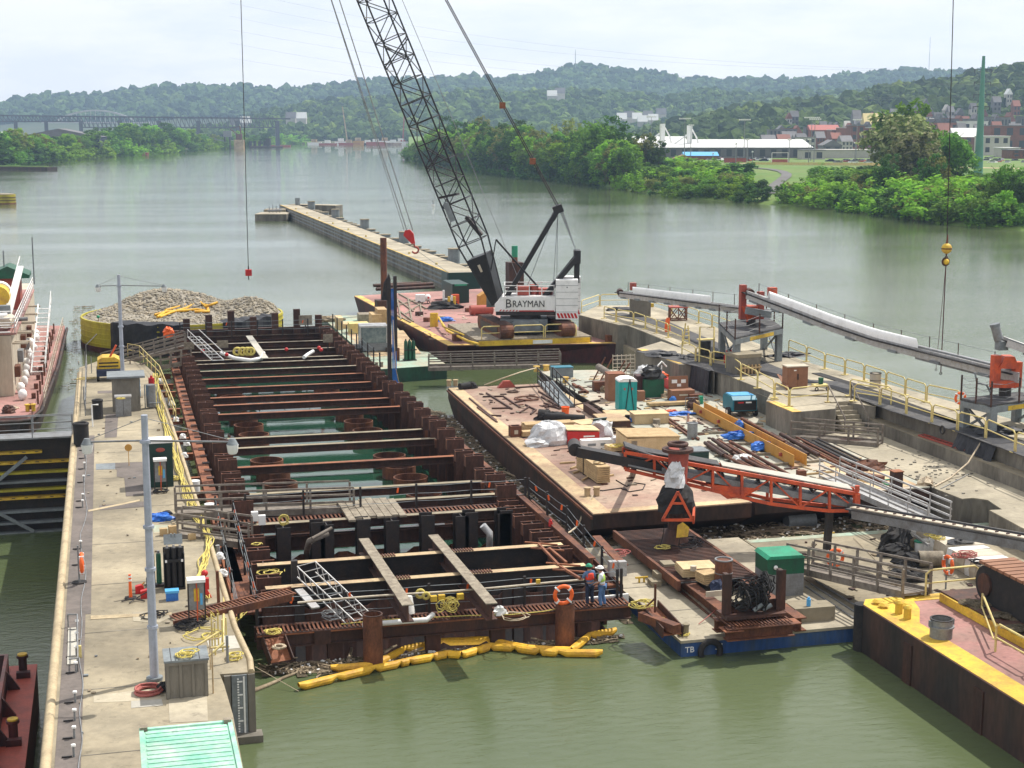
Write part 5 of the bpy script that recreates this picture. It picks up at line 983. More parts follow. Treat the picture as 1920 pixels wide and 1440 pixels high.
# divider walkway & king piles
o=thing('divider_walkway','rusty grating walkway across the frame between the near cell and the water cells','walkway',(12.5,YM+.6,2)); part('grating',grating(MB(),(5.4,YM+.5,2.35),(20,YM+.5,2.35),.8,step=.2),M.rust,o,True); part('stringer',MB().ib((5.4,YM+.05,2.1),(20,YM+.05,2.1),.5,.2).ib((5.4,YM+.95,2.1),(20,YM+.95,2.1),.5,.2),M.rust_dark,o,True)
part('waler',MB().ib((5.4,YM-.7,1.5),(20,YM-.7,1.5),.7,.5,.05),M.rust_dark,o,True); part('kicker_strip',BX(9,12.5,YM-.98,YM-.95,1.95,2.02).bx(13.2,15.4,YM-.98,YM-.95,1.95,2.02),M.white,o,True)
for k,(x,y) in enumerate([(538,1010),(600,1000),(618,1000),(689,998),(748,1000),(813,992),(880,990),(897,988),(960,985),(970,990)]):
 p=W(x,y,2.3); solo('king_pile',BX(p.x-.32,p.x+.32,YM-1.1,YM-1.04,-2,2.5+.15*(k%2)).bx(p.x-.32,p.x+.32,YM-1.75,YM-1.69,-2,2.5+.15*(k%2)).bx(p.x-.03,p.x+.03,YM-1.68,YM-1.11,-2,2.48),M.steel_dark,f'dark upright H-pile in the divider of the near cell, {ORD[k]} from the left','pile','king piles of the divider')
for k,(a,b) in enumerate([((562,1061),(1022,1031)),((562,1106),(1067,1070))]):
 a=W(*a,2.35);b=W(*b,2.35); y=(a.y+b.y)/2; o=thing('cell_strut',['pale topped heavy strut crossing the near cell, farther of two','pale topped heavy strut crossing the near cell, nearer of two'][k],'strut',(12.5,y,2.1),0,'heavy struts of the near cell')
 part('beam',MB().ib((-6.8,0,0),(6.8,0,0),.9,.45,.05),M.steel_dark,o); part('top_flange',BX(-6.8,6.8,-.22,.22,.453,.462),M.deck_tan,o)
 for x in(-1.9,1.6): part('stud_plate',grating(MB(),(x,0,.49),(x+1.1,0,.49),.4,step=.12,t=.05),M.rust,o)
 for dy in (-.5,.5): part('end_plate',BE((5.2,dy,.5),(6.5,dy-.8,.5),.08,.06),M.rust_orange,o)
for k,(a,b) in enumerate([((682,1010),(765,1135)),((812,1003),(922,1132))]):
 a=W(*a,2.75);b=W(*b,2.75); o=thing('cross_beam',['left wide speckled cross beam lying over the heavy struts','right wide speckled cross beam lying over the heavy struts'][k],'beam',(a+b)/2,0,'wide cross beams over the near cell'); part('top_plate',BE(a,b,.46,.04),M.old_wood,o,True); part('web',BE(a-V((0,0,.33)),b-V((0,0,.33)),.05,.6),M.rust_dark,o,True); part('bottom_plate',BE(a-V((0,0,.66)),b-V((0,0,.66)),.46,.04),M.rust_dark,o,True)
b=W(765,1150,1.5); solo('white_end_cap',TB([b,b+V((0,.1,.7))],.3,14,True,.2),M.white,'white wrapped end of the left wide cross beam','end cap')
for k,(x,y) in enumerate([(1115,1000),(0,0)][:1]): pass
q=MB(); q.tube([W(905,985,2.6),W(918,1000,2.2),W(918,1010,2.0),W(917,1080,-1.0)],.17,8); solo('vent_duct',q,M.alu,'pale bent duct going down into the near cell at right of centre','duct')
q=MB(); q.tube([W(614,1000,2.6),W(580,1015,2.4),W(575,1035,1.2),W(576,1060,0)],.15,8); q.tube([W(622,990,3.0),W(585,1010,2.7)],.08,8); solo('vent_duct',q,M.weathered,'gray bent duct going down into the near cell at left','duct')
# front walkway
o=thing('front_walkway','rusty grating walkway along the front of the steel frame where two workers stand','walkway',(12.8,YN-.3,ZK)); x0,x1=5.1,20.6
part('grating',grating(MB(),(x0,YN-.25,ZK),(x1,YN-.25,ZK),.95,step=.17),M.rust,o,True); part('fascia',MB().ib((x0,YN-.62,ZK-.33),(x1,YN-.62,ZK-.33),.6,.3,.05),M.rust_dark,o,True); part('back_beam',MB().ib((x0,YN+.3,ZK-.33),(x1,YN+.3,ZK-.33),.6,.3,.05),M.rust_dark,o,True)
for x in(8.2,12.2,14.9,18.6): part('bracket',BX(x-.3,x+.3,YN-.6,YN-.2,-.2,ZK-.65),M.rust_dark,o,True)
part('edge_rust',BX(x0,x1,YN-.78,YN-.77,ZK-.12,ZK-.06),M.rust_orange,o,True)
solo('weld_splice',BX(7.35,8.0,YN-.81,YN-.785,ZK-.6,ZK-.05),M.rust_dark,'dark splice plate on the front fascia beam near its left end','plate')
# rope rail with posts & flags round the near cell
def rope_rail(label,pts,h=1.15,n=3,step=3,flags=0,m='steel_dark',rm='gray_paint'):
 pts=[V(p) for p in pts]; o=thing('rope_rail',label,'rope rail',pts[0])
 for i,(a,b) in enumerate(zip(pts,pts[1:])):
  k_=max(1,round((b-a).length/step))
  for k in range(k_+(1 if i==len(pts)-2 else 0)): p=a.lerp(b,k/k_); part('post',BX(-.05,.05,-.05,.05,-.25,h+.1),M[m],o).location=p-V(o.location)
  for j in range(n):
   z=h*(j+1)/n; q=MB(); 
   for k in range(k_): c1,c2=a.lerp(b,k/k_)+V((0,0,z)),a.lerp(b,(k+1)/k_)+V((0,0,z)); mid=(c1+c2)/2-V((0,0,.04)); q.tube([c1,mid,c2],.014,4,False)
   part('rope',q,M[rm],o,True)
  for k in range(flags):
   p=a.lerp(b,(k+.6)/flags)+V((0,0,h*.95)); part('flag',MB().box(p-V((0,0,.12)),(.09,.02,.26),0,0,R(U(-20,20))),M.orange,o,True)
 return o
rope_rail('wire rope rail with orange flags along the front walkway',[(5.2,YN+.25,ZK),(12.2,YN+.25,ZK),(20.3,YN+.25,ZK)],step=3.5,flags=3)
rope_rail('wire rope rail with orange flags along the divider walkway',[(6,YM+1,2.35),(20,YM+1,2.35)],step=2.8,flags=3)
rope_rail('wire rope rail on the right side of the near cell',[(20.2,YM+1,2.3),(20.4,YM-5,2.3),(20.5,YN+.3,ZK)],step=2.6,flags=3)
rope_rail('wire rope rail with orange flags leaning along the left side of the near cell',[(5.3,YN+1,ZK),(5.35,YM,2.3)],step=3.4,flags=5); rope_rail('wire rope rail on the left edge facing the lock wall',[(4.5,YN+.4,ZK),(4.7,YM+3,2.0)],step=3.5,flags=2,h=1.0)
o=thing('side_platform','brown plank platform along the left side of the near cell','platform',(5,64,1.9)); part('planks',BX(4.55,5.55,YN+1.5,YM-1,1.5,1.6),M.rust,o,True); part('edge_beam',BE((4.5,YN+1,1.45),(4.6,YM+1,1.45),.12,.4),M.rust_orange,o,True)
o=thing('side_platform','brown plank platform along the right side of the near cell','platform',(19.9,64,1.9)); part('planks',BX(19.45,20.5,YN+1,YM+1,1.6,1.72),M.rust,o,True); part('edge_beam',BE((20.6,YN+.5,1.7),(20.6,YM+2,2.0),.12,.35),M.rust,o,True)
# right row inside near cell: soldier piles
for k,y in enumerate([YN+4.2+i*1.55 for i in range(7)]):
 o=dup(hp,(18.95,y,2.6),0,f'dark H-beam pile beside the near cell right platform, {ORD[k]} from the front'); o['group']='soldier piles of the near cell'
for k,y in enumerate([YN+1.2+i*2.2 for i in range(6)]):
 o=dup(hp,(6.0,y,2.5),0,f'dark H-beam pile beside the near cell left platform, {ORD[k]} from the front'); o['group']='soldier piles of the near cell'
for k,(a,b) in enumerate([((1010,1020),(1048,1060)),((1050,1062),(1088,1085)),((1030,1028),(1062,1055))]): solo('knee_brace',BE(W(*a,2.6),W(*b,2.6),.1,.1),M.rust_orange,f'thin rusty brace bar at the right end of the heavy struts, {ORD[k]} of three','brace','brace bars at the right of the near cell')
# front row of dark posts inside
for k,x in enumerate([7.0,7.6,11.6,12.0,12.9,15.2,15.7,16.2,17.2]): solo('front_pile',BX(x-.2,x+.2,YN+1.0,YN+1.06,-2,1.9).bx(x-.2,x+.2,YN+1.4,YN+1.46,-2,1.9).bx(x-.02,x+.02,YN+1.07,YN+1.39,-2,1.88),M.steel_dark,f'dark pile head behind the front walkway, {ORD[k]} from the left','pile','pile heads behind the front walkway')
# pipe piles (spuds)
for i,(x,y,ytop,w_) in enumerate([(700,1250,1152,38),(1059,1212,1130,37)]):
 p=W(x,y,0); p.z=-1; s=F/YC(p)*.985; r=w_/2/s; h=HT(p,ytop)+1; o=thing('pipe_pile',['large rusty pipe pile standing in the water before the front walkway at left','large rusty pipe pile with an orange life ring behind it, right of the front walkway'][i],'pipe pile',p,0,'large pipe piles at the front'); part('pipe',MB().ring((0,0,0),r,r-.04,h,32),M.rust,o); part('plug',CY((0,0,h-.8),r-.05,.05,24),M.black,o); part('torn_lip',MB().ring((0,0,h+.001),r+.01,r-.05,.03,32),M.rust_dark,o)
 for f in o.children: pass
life_ring(W(1063,1122,2.3)+V((0,.5,0)),'orange life ring hanging behind the right pipe pile',r=.36)
q=MB(); a=W(558,1130,2.5);b=W(1095,1088,2.5); q.tube([a.lerp(b,k/8)+V((0,0,.03*math.sin(k))) for k in range(9)],.045,8); solo('long_pole',q,M.cream,'long pale pole lying along the top of the front rope rail','pole')
# trough
a=W(515,1190,1.2); o=thing('steel_trough','orange rusty open steel trough hanging at the left front corner','trough',a); p0,p1=W(512,1196,1.25),W(528,1240,.55)
part('floor',BE(p0,p1,.85,.03),M.rust_orange,o,True)
for s in(-1,1): part('flange',BE(p0+V((s*.43,0,0)),p1+V((s*.43,0,0)),.04,.4),M.rust_dark,o,True)
q=MB(); q.coil(W(524,1215,1.0),.22,.035,4,.2); solo('rope_in_trough',q,M.rope_pale,'pale rope coil lying in the orange steel trough','rope'); ropeheap('yellow_rope_tie',518,1190,1.42,.35,M.rope_yellow,'yellow rope tied at the top of the orange steel trough')
# containment booms
def boom(label,pts,r=.17):
 o=thing('containment_boom',label,'containment boom',W(*pts[0],0.05),0,'yellow containment booms'); ps=[W(x,y,.06) for x,y in pts]
 for a,b in zip(ps,ps[1:]):
  d=(b-a); n=6; rr=[.55,1,1,1,1,1,.55]; q=MB(); seg=10; dn=d.normalized(); s_=dn.cross(V((0,0,1))); vs=[]
  for k in range(n+1):
   p=a.lerp(b,k/n)
   for j in range(seg): t=2*PI*j/seg; w_=r*rr[k]*(1+U(-.05,.05)); vs.append(p+s_*math.cos(t)*w_*1.15+V((0,0,max(math.sin(t)*w_*1.1+.08,-.1)+ (.0 if 0<k<n else .08))))
  q.add(vs,[(k*seg+j,k*seg+(j+1)%seg,(k+1)*seg+(j+1)%seg,(k+1)*seg+j) for k in range(n) for j in range(seg)]); part('float_segment',q,M.boom_yellow,o,True)
boom('nearer yellow containment boom floating before the front walkway',[(560,1292),(630,1275),(702,1258),(750,1248),(766,1244),(812,1236),(838,1230),(865,1232),(893,1224),(918,1216),(966,1219),(1012,1226),(1048,1228),(1130,1229)],.15)
boom('farther zigzag yellow containment boom behind the nearer one',[(620,1258),(700,1252),(758,1222),(830,1207),(912,1204),(990,1220),(1070,1224),(1105,1196),(1155,1187)],.15)
# logs
for k,(a,b,r) in enumerate([((475,1296),(570,1255),.09),((590,1278),(605,1256),.05),((520,1238),(560,1232),.05),((720,1222),(745,1210),.07)]): a=W(*a,.05);b=W(*b,.05); q=MB(); q.tube([a.lerp(b,t/5)+V((U(-.05,.05),U(-.05,.05),0)) for t in range(6)],r,6,True,r*.5); solo('drift_log',q,M.stick,['long drift log floating at the corner of the lock wall','short stick floating left of the booms','thin stick floating under the steel trough','short log behind the left pipe pile'][k],'log')
q=MB(); q.tube([W(478,1250,.6),W(560,1296,.05)],.015,4); solo('boom_tether',q,M.rope_pale,'thin tether line from the wall corner to the nearer boom','line')
# drilled shaft rims
rims=[(430,727,48,'l'),(437,744,50,'l'),(456,776,52,'l'),(466,796,54,'l'),(476,814,57,'l'),(500,862,60,'l'),(512,882,62,'l'),(525,905,65,'l'),(537,940,66,'l'),(560,968,68,'l'),(612,722,46,'r'),(626,738,49,'r'),(655,768,52,'r'),(672,789,54,'r'),(689,806,57,'r'),(730,853,60,'r'),(748,872,62,'r'),(770,894,64,'r'),(795,925,66,'r'),(820,958,68,'r')]
rp=None
for k,(x,y,w_,s) in enumerate(rims):
 p=W(x,y,.75); p.z=-1; lb=f'rusty shaft casing in green water, {ORD[k%10]} from far end of the {"left" if s=="l" else "right"} row'
 if rp is None: rp=thing('shaft_casing',lb,'shaft casing',p,0,'shaft casings in the water'); part('casing',MB().ring((0,0,0),1.02,.96,1.75,36),M.rust,rp); part('muck',CY((0,0,1.3),.95,.05,28),M.steel_dark,rp)
 else: dup(rp,p,0,lb)
# timber mat
a,b,c_,d_=W(638,958,2.55),W(735,950,2.55),W(700,980,2.5),W(655,930,2.55); o=thing('timber_mat','weathered gray timber mat laid over the struts at the end of the level gangway','timber mat',W(690,957,2.5))
for k in range(8): x=-1.25+k*.36; part('plank',BX(x,x+.33,-1.6+U(-.2,.2)-.3*(k<3),2.0+U(-.25,.25),.0,.1),M.old_wood,o)
# electric boxes
for i,(x,y) in enumerate([(478,990),(492,997)]): p=W(x,y,2.3); o=thing('junction_box',['left pale electrical box on the frame corner near the gangway','right pale electrical box on the frame corner near the gangway'][i],'electrical box',p); part('box',BX(-.16,.16,-.12,.12,.35,.8),M.white,o); part('post',BX(-.03,.03,-.02,.04,0,.35),M.steel_dark,o)
for i,(x,y) in enumerate([(1148,1092),(1166,1092)]): p=W(x,y+6,1.45); o=thing('panel_box',['left gray electrical panel behind the two workers','right gray electrical panel behind the two workers'][i],'electrical box',p); part('box',BX(-.17,.17,-.15,.15,.45,1.1),M.alu,o); part('post',BX(-.04,.04,.0,.05,0,.45),M.steel_dark,o)
# aluminium stair tower lying
o=thing('aluminium_ladder','long aluminium truss ladder leaning down from the left post into the near cell','ladder',W(600,1110,2.4)); a0,a1=W(557,1062,3.3),W(664,1164,1.6); off=V((.75,.0,.15)); q=MB()
for s in(0,1):
 for z in(0,-.45): a=a0+off*s+V((0,0,z));b=a1+off*s+V((0,0,z)); q.tube([a,b],.03,6)
for k in range(10): t=k/9; t2=min((k+.5)/9,1); p=a0.lerp(a1,t); q.tube([p,p+off],.02,5); q.tube([p,a0.lerp(a1,t2)-V((0,0,.45))],.015,4); q.tube([p+off,a0.lerp(a1,t2)+off-V((0,0,.45))],.015,4)
part('rails',q,M.alu,o,True)
q=MB(); a,b=W(560,1105,2.5),W(592,1140,2.2); q.beam(a,b,.35,.06); solo('alu_plank',q,M.alu,'short aluminium plank below the truss ladder','plank')
o=thing('corner_post','tall dark post at the left end of the rusty grating walkway','post',W(553,1112,2.0)); part('post',BX(-.13,.13,-.13,.13,-1,1.4),M.steel_dark,o); part('foot_plate',BX(-.2,.2,-.2,.2,0,.05),M.rust,o)
q=MB(); q.tube([W(680,1172,1.5),W(760,1165,1.5),W(800,1162,1.55),W(812,1152,1.65)],.11,8); solo('white_canvas_roll',q,M.white,'white canvas roll lying on the front walkway right of the left pipe pile','canvas'); q=MB(); a,b=WY(1098,1128,YN+.5),WY(1178,1120,YN+.5); q.beam(a,b,.12,.34); solo('white_canvas_sheet',q,M.white,'white canvas sheet behind the feet of the two workers','canvas')
q=MB(); q.lump(W(937,1152,1.45),.5,.35,.35,14,6,.3); solo('white_bundle',q,M.white,'small white bundle tied on the front walkway','bundle')
q=MB(); q.coil(W(970,1156,1.45),.5,.02,2,.3); solo('cord_loop',q,M.rope_pale,'thin cord loop lying on the front walkway','cord')
# yellow lights cluster
o=thing('yellow_cable_lights','bundle of yellow cable reels and junction boxes hanging on the front rail','cable bundle',W(825,1125,2.3)); q=MB(); 
for x,y,r in [(788,1113,.16),(799,1117,.12)]: q.torus(W(x,y,2.4),r,.06,16,8,'y')
part('reel',q,M.rope_yellow,o,True)
for x,y in [(813,1122),(828,1120),(863,1118)]: part('box',MB().box(W(x,y,2.3),(.26,.2,.22)),M.yellow,o,True)
q=MB()
for k in range(6): q.coil(W(U(812,858),1132+U(-3,8),2.0),.18,.018,2,.5,'y')
q.tube([W(820,1150,1.6),W(850,1130,2.1),W(862,1122,2.3)],.02,5); part('cables',q,M.rope_yellow,o,True)
q=MB(); q.tube([W(x,y,1.45) for x,y in [(640,1170),(720,1162),(800,1158),(880,1154),(960,1152),(1020,1146),(1062,1138)]],.025,5); solo('air_cord',q,M.rope_yellow,'yellow cord running along the front walkway behind the piles','cord')
q=MB(); q.box(W(1009,1090,2.7),(.16,.12,.16)); solo('yellow_lamp',q,M.yellow,'small yellow lamp on the front rail left of the workers','lamp')
ropeheap('yellow_hoses_corner',505,1075,2.3,.6,M.rope_yellow,'yellow hoses tangled at the left side of the near cell',2,'hose'); ropeheap('yellow_hoses_upper',485,1020,2.3,.4,M.rope_yellow,'yellow hoses looped near the pale electrical boxes',1,'hose'); q=MB(); q.coil(W(533,975,2.9),.2,.03,3,.3,'y'); solo('hung_yellow_rope',q,M.rope_yellow,'yellow rope hanging on a rod at the divider walkway','rope')
b=W(487,1090,1.6); o=thing('blue_bucket','blue bucket on the platform at the left side of the near cell','bucket',b); part('body',CY((0,0,0),.17,.4,14,.2),M.blue,o); part('rim',MB().ring((0,0,.4),.21,.18,.03,14),M.blue,o)
ropeheap('wire_tangle',640,1155,1.45,.5,M.gray_steel,'tangle of gray wire behind the front walkway at left',3,'wire'); 
q=MB(); q.beam(W(1118,1005,2.3),W(1170,1060,2.2),.4,.05); solo('leaning_plank',q,M.rust,'rusty plank leaning at the right rear corner of the near cell','plank')
q=MB(); q.lump(W(1032,987,2.6),.2,.2,.35); solo('pink_flag_cloth',q,M.red,'pink cloth tied at the right rear corner of the near cell','cloth')
# far end clutter
q=MB(); q.tube([W(x,y,3) for x,y in [(415,662),(440,672),(470,676),(490,672),(494,662)]],.16,7); solo('white_hose',q,M.white,'sagging white hose at the far end of the steel frame','hose')
q=MB(); q.tube([W(588,658,3.2),W(578,664,3),W(570,670,2.9)],.15,7); solo('white_hose_end',q,M.white,'short white hose end at the far right of the steel frame','hose')
a=W(467,630,3.2);b=W(497,672,3.1); solo('far_plank',BE(a,b,.55,.06),M.concrete_pale,'pale plank lying slantwise across the far end of the steel frame','plank')
q=MB()
for x in(445,455,464,470): q.torus(W(x,659,3.4),.28,.1,14,6,'y')
solo('yellow_ring_bundle',q,M.rope_yellow,'yellow ring bundle hanging at the far end of the steel frame','rings')
for i,(x,y,w_,h_) in enumerate([(573,600,1.2,.9),(418,645,.9,.6),(355,648,.8,.6),(615,634,.8,.7)]):
 p=W(x,y+22,2.6); z=HT(p,y)-p.z; o=thing('notice_board',['tan square notice board on a post behind the far end of the frame','small tan board at the far end above the white hose','small gray board at the top of the sloping gangway','small tan board at the far right frame corner'][i],'board',p); part('post',BX(-.05,.05,-.05,.05,0,z),M.steel_dark,o); part('panel',BX(-w_/2,w_/2,-.1,-.055,z-h_*.5,z+h_*.5),M.old_wood,o)
o=thing('aluminium_ladder','short aluminium stair ladder leaning at the far left frame corner','ladder',W(375,660,3)); a0,a1=W(352,632,4.2),W(398,676,3); q=MB()
for s in(0,1): q.tube([a0+V((s*.9,0,0)),a1+V((s*.9,0,0))],.05,6); q.tube([a0+V((s*.9,0,.6)),a1+V((s*.9,0,.6))],.04,6)
for k in range(9): p=a0.lerp(a1,k/8); q.tube([p,p+V((.9,0,0))],.04,5); q.tube([p,p+V((0,0,.6))],.03,5)
part('rails',q,M.alu,o,True)
for i,(x,y) in enumerate([(380,658),(537,655),(598,652),(602,656),(425,665)]): solo('red_lamp',MB().sph(W(x,y,3.3),.16,8,6),M.red,f'small red warning lamp at the far end of the frame, {ORD[i]} from the left','lamp','red lamps at the far end')
q=MB(); q.lump(W(316,632,2.9),1.0,.8,.9); solo('orange_buoy',q,M.orange,'orange ball float at the foot of the black tarp near the far gangway','float')
rope_rail('wire rope rail across the far end of the steel frame',[(6,YF-5,2.9),(19.5,YF-5,2.9)],step=2.4,flags=2)
rope_rail('thin post rail on the far right corner of the steel frame',[(20.5,YF+2,2.4),(20.3,118,2.5)],step=3,n=2)
# lead (dark pole with blue hoses)
b=W(735,735,2.2); o=thing('drill_mast','tall slim dark mast with a bundle of blue hoses standing in the right pile row','drill mast',b); h=HT(b,515)-2.2
part('mast',BX(-.28,-.02,-.15,.15,-1,h-.3).prof([(-.28,0),(-.02,0),(-.15,.4)],(0,-.15,h-.3),(1,0,0),(0,0,1),(0,.3,0)),M.steel_dark,o); part('mast_rear',BX(.2,.42,-.15,.15,3,h-.1),M.steel_dark,o)
q=MB()
for k in range(4): q.tube([(.02+k*.07,-.05,h-1),(.05+k*.08,-.1,h*.5),(.06+k*.09,-.1,1.0),(.3+.05*k,-.1,.2)],.035,5)
part('blue_hoses',q,M.blue,o); part('head_wrap',TB([(-.45,0,h-1.8),(-.35,0,h-.6),(-.1,0,h)],.25,8,True,.05),M.rubber,o); part('clamp',MB().lump((.35,-.1,0),.8,.6,.7),M.blue,o)
q=MB(); q.tube([W(737,600,8),W(742,690,4.6),W(752,735,2.6),W(775,765,1.6)],.03,5); solo('trailing_rope',q,M.rope_pale,'pale line trailing from the slim dark mast down to the pile row','line')
# helpers for deck clutter
def boxat(name,label,cat,px,py,z,w_,d,h,m,rz=0,group=None,lid=None,parts=None):
 b=W(px,py,z); o=thing(name,label,cat,b,rz,group); part('body',BX(-w_/2,w_/2,0,d,0,h),m,o)
 if lid: part('lid',BX(-w_/2-.03,w_/2+.03,-.03,d+.03,h+.003,h+.06),lid,o)
 return o
def stack(name,label,px,py,z,w_,d,layers,th,m,rz=0,cat='lumber stack',gap=.02,n=1):
 b=W(px,py,z); o=thing(name,label,cat,b,rz)
 for k in range(layers):
  q=MB()
  for j in range(n): q.box((U(-.02,.02)*w_,(j+.5)*d/n,k*(th+gap)+th/2+.08),(w_*(1-U(0,.03)),d/n-.02,th))
  part('layer',q,m,o)
 part('runner',BX(-w_*.35,-w_*.35+.1,0,d,0,.075).bx(w_*.35-.1,w_*.35,0,d,0,.075),M.old_wood,o); return o
def bars(name,label,a,b,z,n,sp_,r,m,cat='pipes',kind='tube',rise=0):
 a=W(*a,z);b=W(*b,z); d=(b-a).normalized(); s=d.cross(V((0,0,1))); o=thing(name,label,cat,(a+b)/2)
 for k in range(n):
  off=s*((k-(n-1)/2)*sp_)+V((0,0,r+rise+(r*1.6 if k%3==1 else 0))); e=d*U(-.6,.6); q=MB()
  q.tube([a+off+e,b+off+e],r,6) if kind=='tube' else q.ib(a+off+e,b+off+e,r*2,r*1.7,.02)
  part('bar',q,m,o,True)
 return o
def drum(name,label,px,py,z,r,h,m,top=None,cat='drum'):
 o=thing(name,label,cat,W(px,py,z)); part('body',CY((0,0,0),r,h,18),m,o); part('rim',MB().ring((0,0,h+.002),r+.02,r-.05,.05,18).ring((0,0,h*.5),r+.015,r-.02,.04,18),top or m,o); return o
def bitt(label,px,py,z,r,h,m,two=True,cap=None):
 b=W(px,py,z); o=thing('deck_bitt',label,'bitt',b); 
 for x in((-r*1.6,r*1.6) if two else (0,)): part('post',CY((x,0,0),r,h,14),m,o); part('cap',CY((x,0,h+.002),r*1.25,.06,14),cap or m,o)
 return o
def strewn(name,label,pts,z,m,cat,r=.05,n=1,kind='bar'):
 o=thing(name,label,cat,W(*pts[0][0],z))
 for a,b in pts: q=MB(); q.beam(W(*a,z)+V((0,0,r)),W(*b,z)+V((0,0,r)),r*2,r*2); part('bar',q,m,o,True)
 return o
def pxpoly(pts,z): return [tuple(W(x,y,z))[:2] for x,y in pts]
# GUIDE WALL
ZG=2.4
o=thing('guide_wall','very long concrete guide wall with yellow edge line running out into the river','guide wall',W(840,512,ZG))
gl=[W(x,y,ZG) for x,y in((840,512),(711,456),(525,384.5))]; gr=[W(x,y,ZG) for x,y in((887,513),(740,448),(562,386))]
w_=(gr[0]-gl[0]).length; A=gl[0]; D=(gl[2]-gl[0]); D.normalize(); S=D.cross(V((0,0,1))).normalized(); LEN=(gl[2]-gl[0]).length; wd=4.2
def gw(s,t,z=0): return A+D*s+S*t+V((0,0,z-ZG))
def slab(q,s0,s1,t0,t1,z0,z1): q.prism([tuple(gw(s0,t0))[:2],tuple(gw(s0,t1))[:2],tuple(gw(s1,t1))[:2],tuple(gw(s1,t0))[:2]],z0,z1); return q
q=MB(); n=18
for k in range(n): slab(q,LEN*k/n+.06,LEN*(k+1)/n-.0,0,wd,-1,ZG-.01)
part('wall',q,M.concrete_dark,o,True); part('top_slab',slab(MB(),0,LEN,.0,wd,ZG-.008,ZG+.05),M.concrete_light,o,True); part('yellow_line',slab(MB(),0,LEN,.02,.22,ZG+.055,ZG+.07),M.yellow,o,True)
q=MB(); 
for z in(.5,1.2,1.8): slab(q,0,LEN,-.08,-.005,z,z+.22)
part('rubbing_strips',q,M.gray_paint,o,True)
part('green_end',slab(MB(),-.4,-.05,-.02,wd,-1,ZG+.06),M.green_black,o,True); part('green_end_plate',slab(MB(),-.02,3.5,-.1,-.085,-1,ZG+.02),M.green_black,o,True)
for k in range(9): part('mooring_hook',CY(gw(12+k*19,1.1,ZG+.05),.18,.3,8),M.yellow_pale,o,True)
for k in range(34):
 s=3+k*LEN/35; p=gw(s,wd+1.0+U(-.2,.2)); tall=k%7==3; p.z=-1; lb=f'{"tall " if tall else "short "}gray concrete shaft behind the guide wall, {(ORD+["thirty-first","thirty-second","thirty-third","thirty-fourth"])[k]} from its near end'
 so_=thing('guide_shaft',lb,'shaft',p,0,'shafts behind the guide wall'); h=1+(4.0 if tall else ZG-.1+U(-.2,.3)); part('shaft',CY((0,0,0),.85,h,18),M.gray_paint,so_); part('shaft_cap',CY((0,0,h+.003),.9,.12,18),M.concrete,so_)
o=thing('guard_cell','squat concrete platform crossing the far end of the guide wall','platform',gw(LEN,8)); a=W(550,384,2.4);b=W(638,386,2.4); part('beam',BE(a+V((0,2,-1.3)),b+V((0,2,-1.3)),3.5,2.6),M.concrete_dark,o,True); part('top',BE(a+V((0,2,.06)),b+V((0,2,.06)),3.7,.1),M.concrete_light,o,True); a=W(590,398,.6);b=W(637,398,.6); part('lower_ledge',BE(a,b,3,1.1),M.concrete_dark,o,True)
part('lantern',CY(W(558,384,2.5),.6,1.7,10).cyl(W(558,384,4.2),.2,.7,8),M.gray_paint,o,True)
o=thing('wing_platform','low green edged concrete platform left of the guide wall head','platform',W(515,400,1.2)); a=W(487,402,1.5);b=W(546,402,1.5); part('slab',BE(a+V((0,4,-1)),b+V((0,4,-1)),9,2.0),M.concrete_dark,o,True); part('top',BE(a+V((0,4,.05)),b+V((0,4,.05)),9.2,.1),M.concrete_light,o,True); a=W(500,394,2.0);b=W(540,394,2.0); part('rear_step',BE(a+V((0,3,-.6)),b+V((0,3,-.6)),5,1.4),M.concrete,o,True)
q=MB(); p=W(515,399,1.55)
for k in range(4): q.tube([p+V((-1.2+k*.8,0,0)),p+V((-1.2+k*.8,0,1.6+.4*(k%2)))],.1,6)
q.tube([p+V((-1.6,0,.5)),p+V((1.6,0,.6))],.25,8); solo('winch_machine',q,M.gray_steel,'gray winch machine standing on the low platform by the guide wall head','winch')
# CRANE BARGE
ZB=1.8
cn=W(840,649,ZB); fl=W(664,556,ZB); nr=W(1158,645,ZB); poly=[(cn.x,cn.y),(nr.x,nr.y),(nr.x,nr.y+50),(fl.x+2.5,fl.y+1),(fl.x,fl.y)]
o=thing('crane_barge','pink decked barge with yellow edge carrying the big crawler crane','barge',(35,150,0))
sh=[(cn.x+.3,cn.y+3),(nr.x,nr.y+.3),(nr.x,nr.y+50),(fl.x+3,fl.y),(fl.x+.4,fl.y-2)]
vs=[(x,y,ZB) for x,y in poly]+[(x,y,-.6) for x,y in sh]; q=MB(); q.add(vs,[(i,(i+1)%5,5+(i+1)%5,5+i)[::-1] for i in range(5)]); part('hull',q,M.hull_maroon,o,True)
part('deck',MB().prism(poly,ZB,ZB+.05),M.deck_pink,o,True)
def edgestrip(q,a,b,w_,z,h=.03): a=V((a[0],a[1],z));b=V((b[0],b[1],z)); q.beam(a,b,w_,h); return q
part('yellow_edge',edgestrip(edgestrip(MB(),(poly[0][0]+.35,poly[0][1]+.4),(fl.x+.45,fl.y),.8,ZB+.07),(poly[0][0],poly[0][1]+.4),(nr.x,nr.y+.4),.75,ZB+.075),M.yellow_edge,o,True)
for k,(x,y) in enumerate([(858,640),(1146,642)]): p=W(x,y,ZB+.05); solo('square_post',BX(p.x-.4,p.x+.4,p.y,p.y+.6,p.z,p.z+.65),M.rust,['rusty square mooring post at the left near corner of the crane barge','rusty square mooring post at the right near corner of the crane barge'][k],'mooring post')
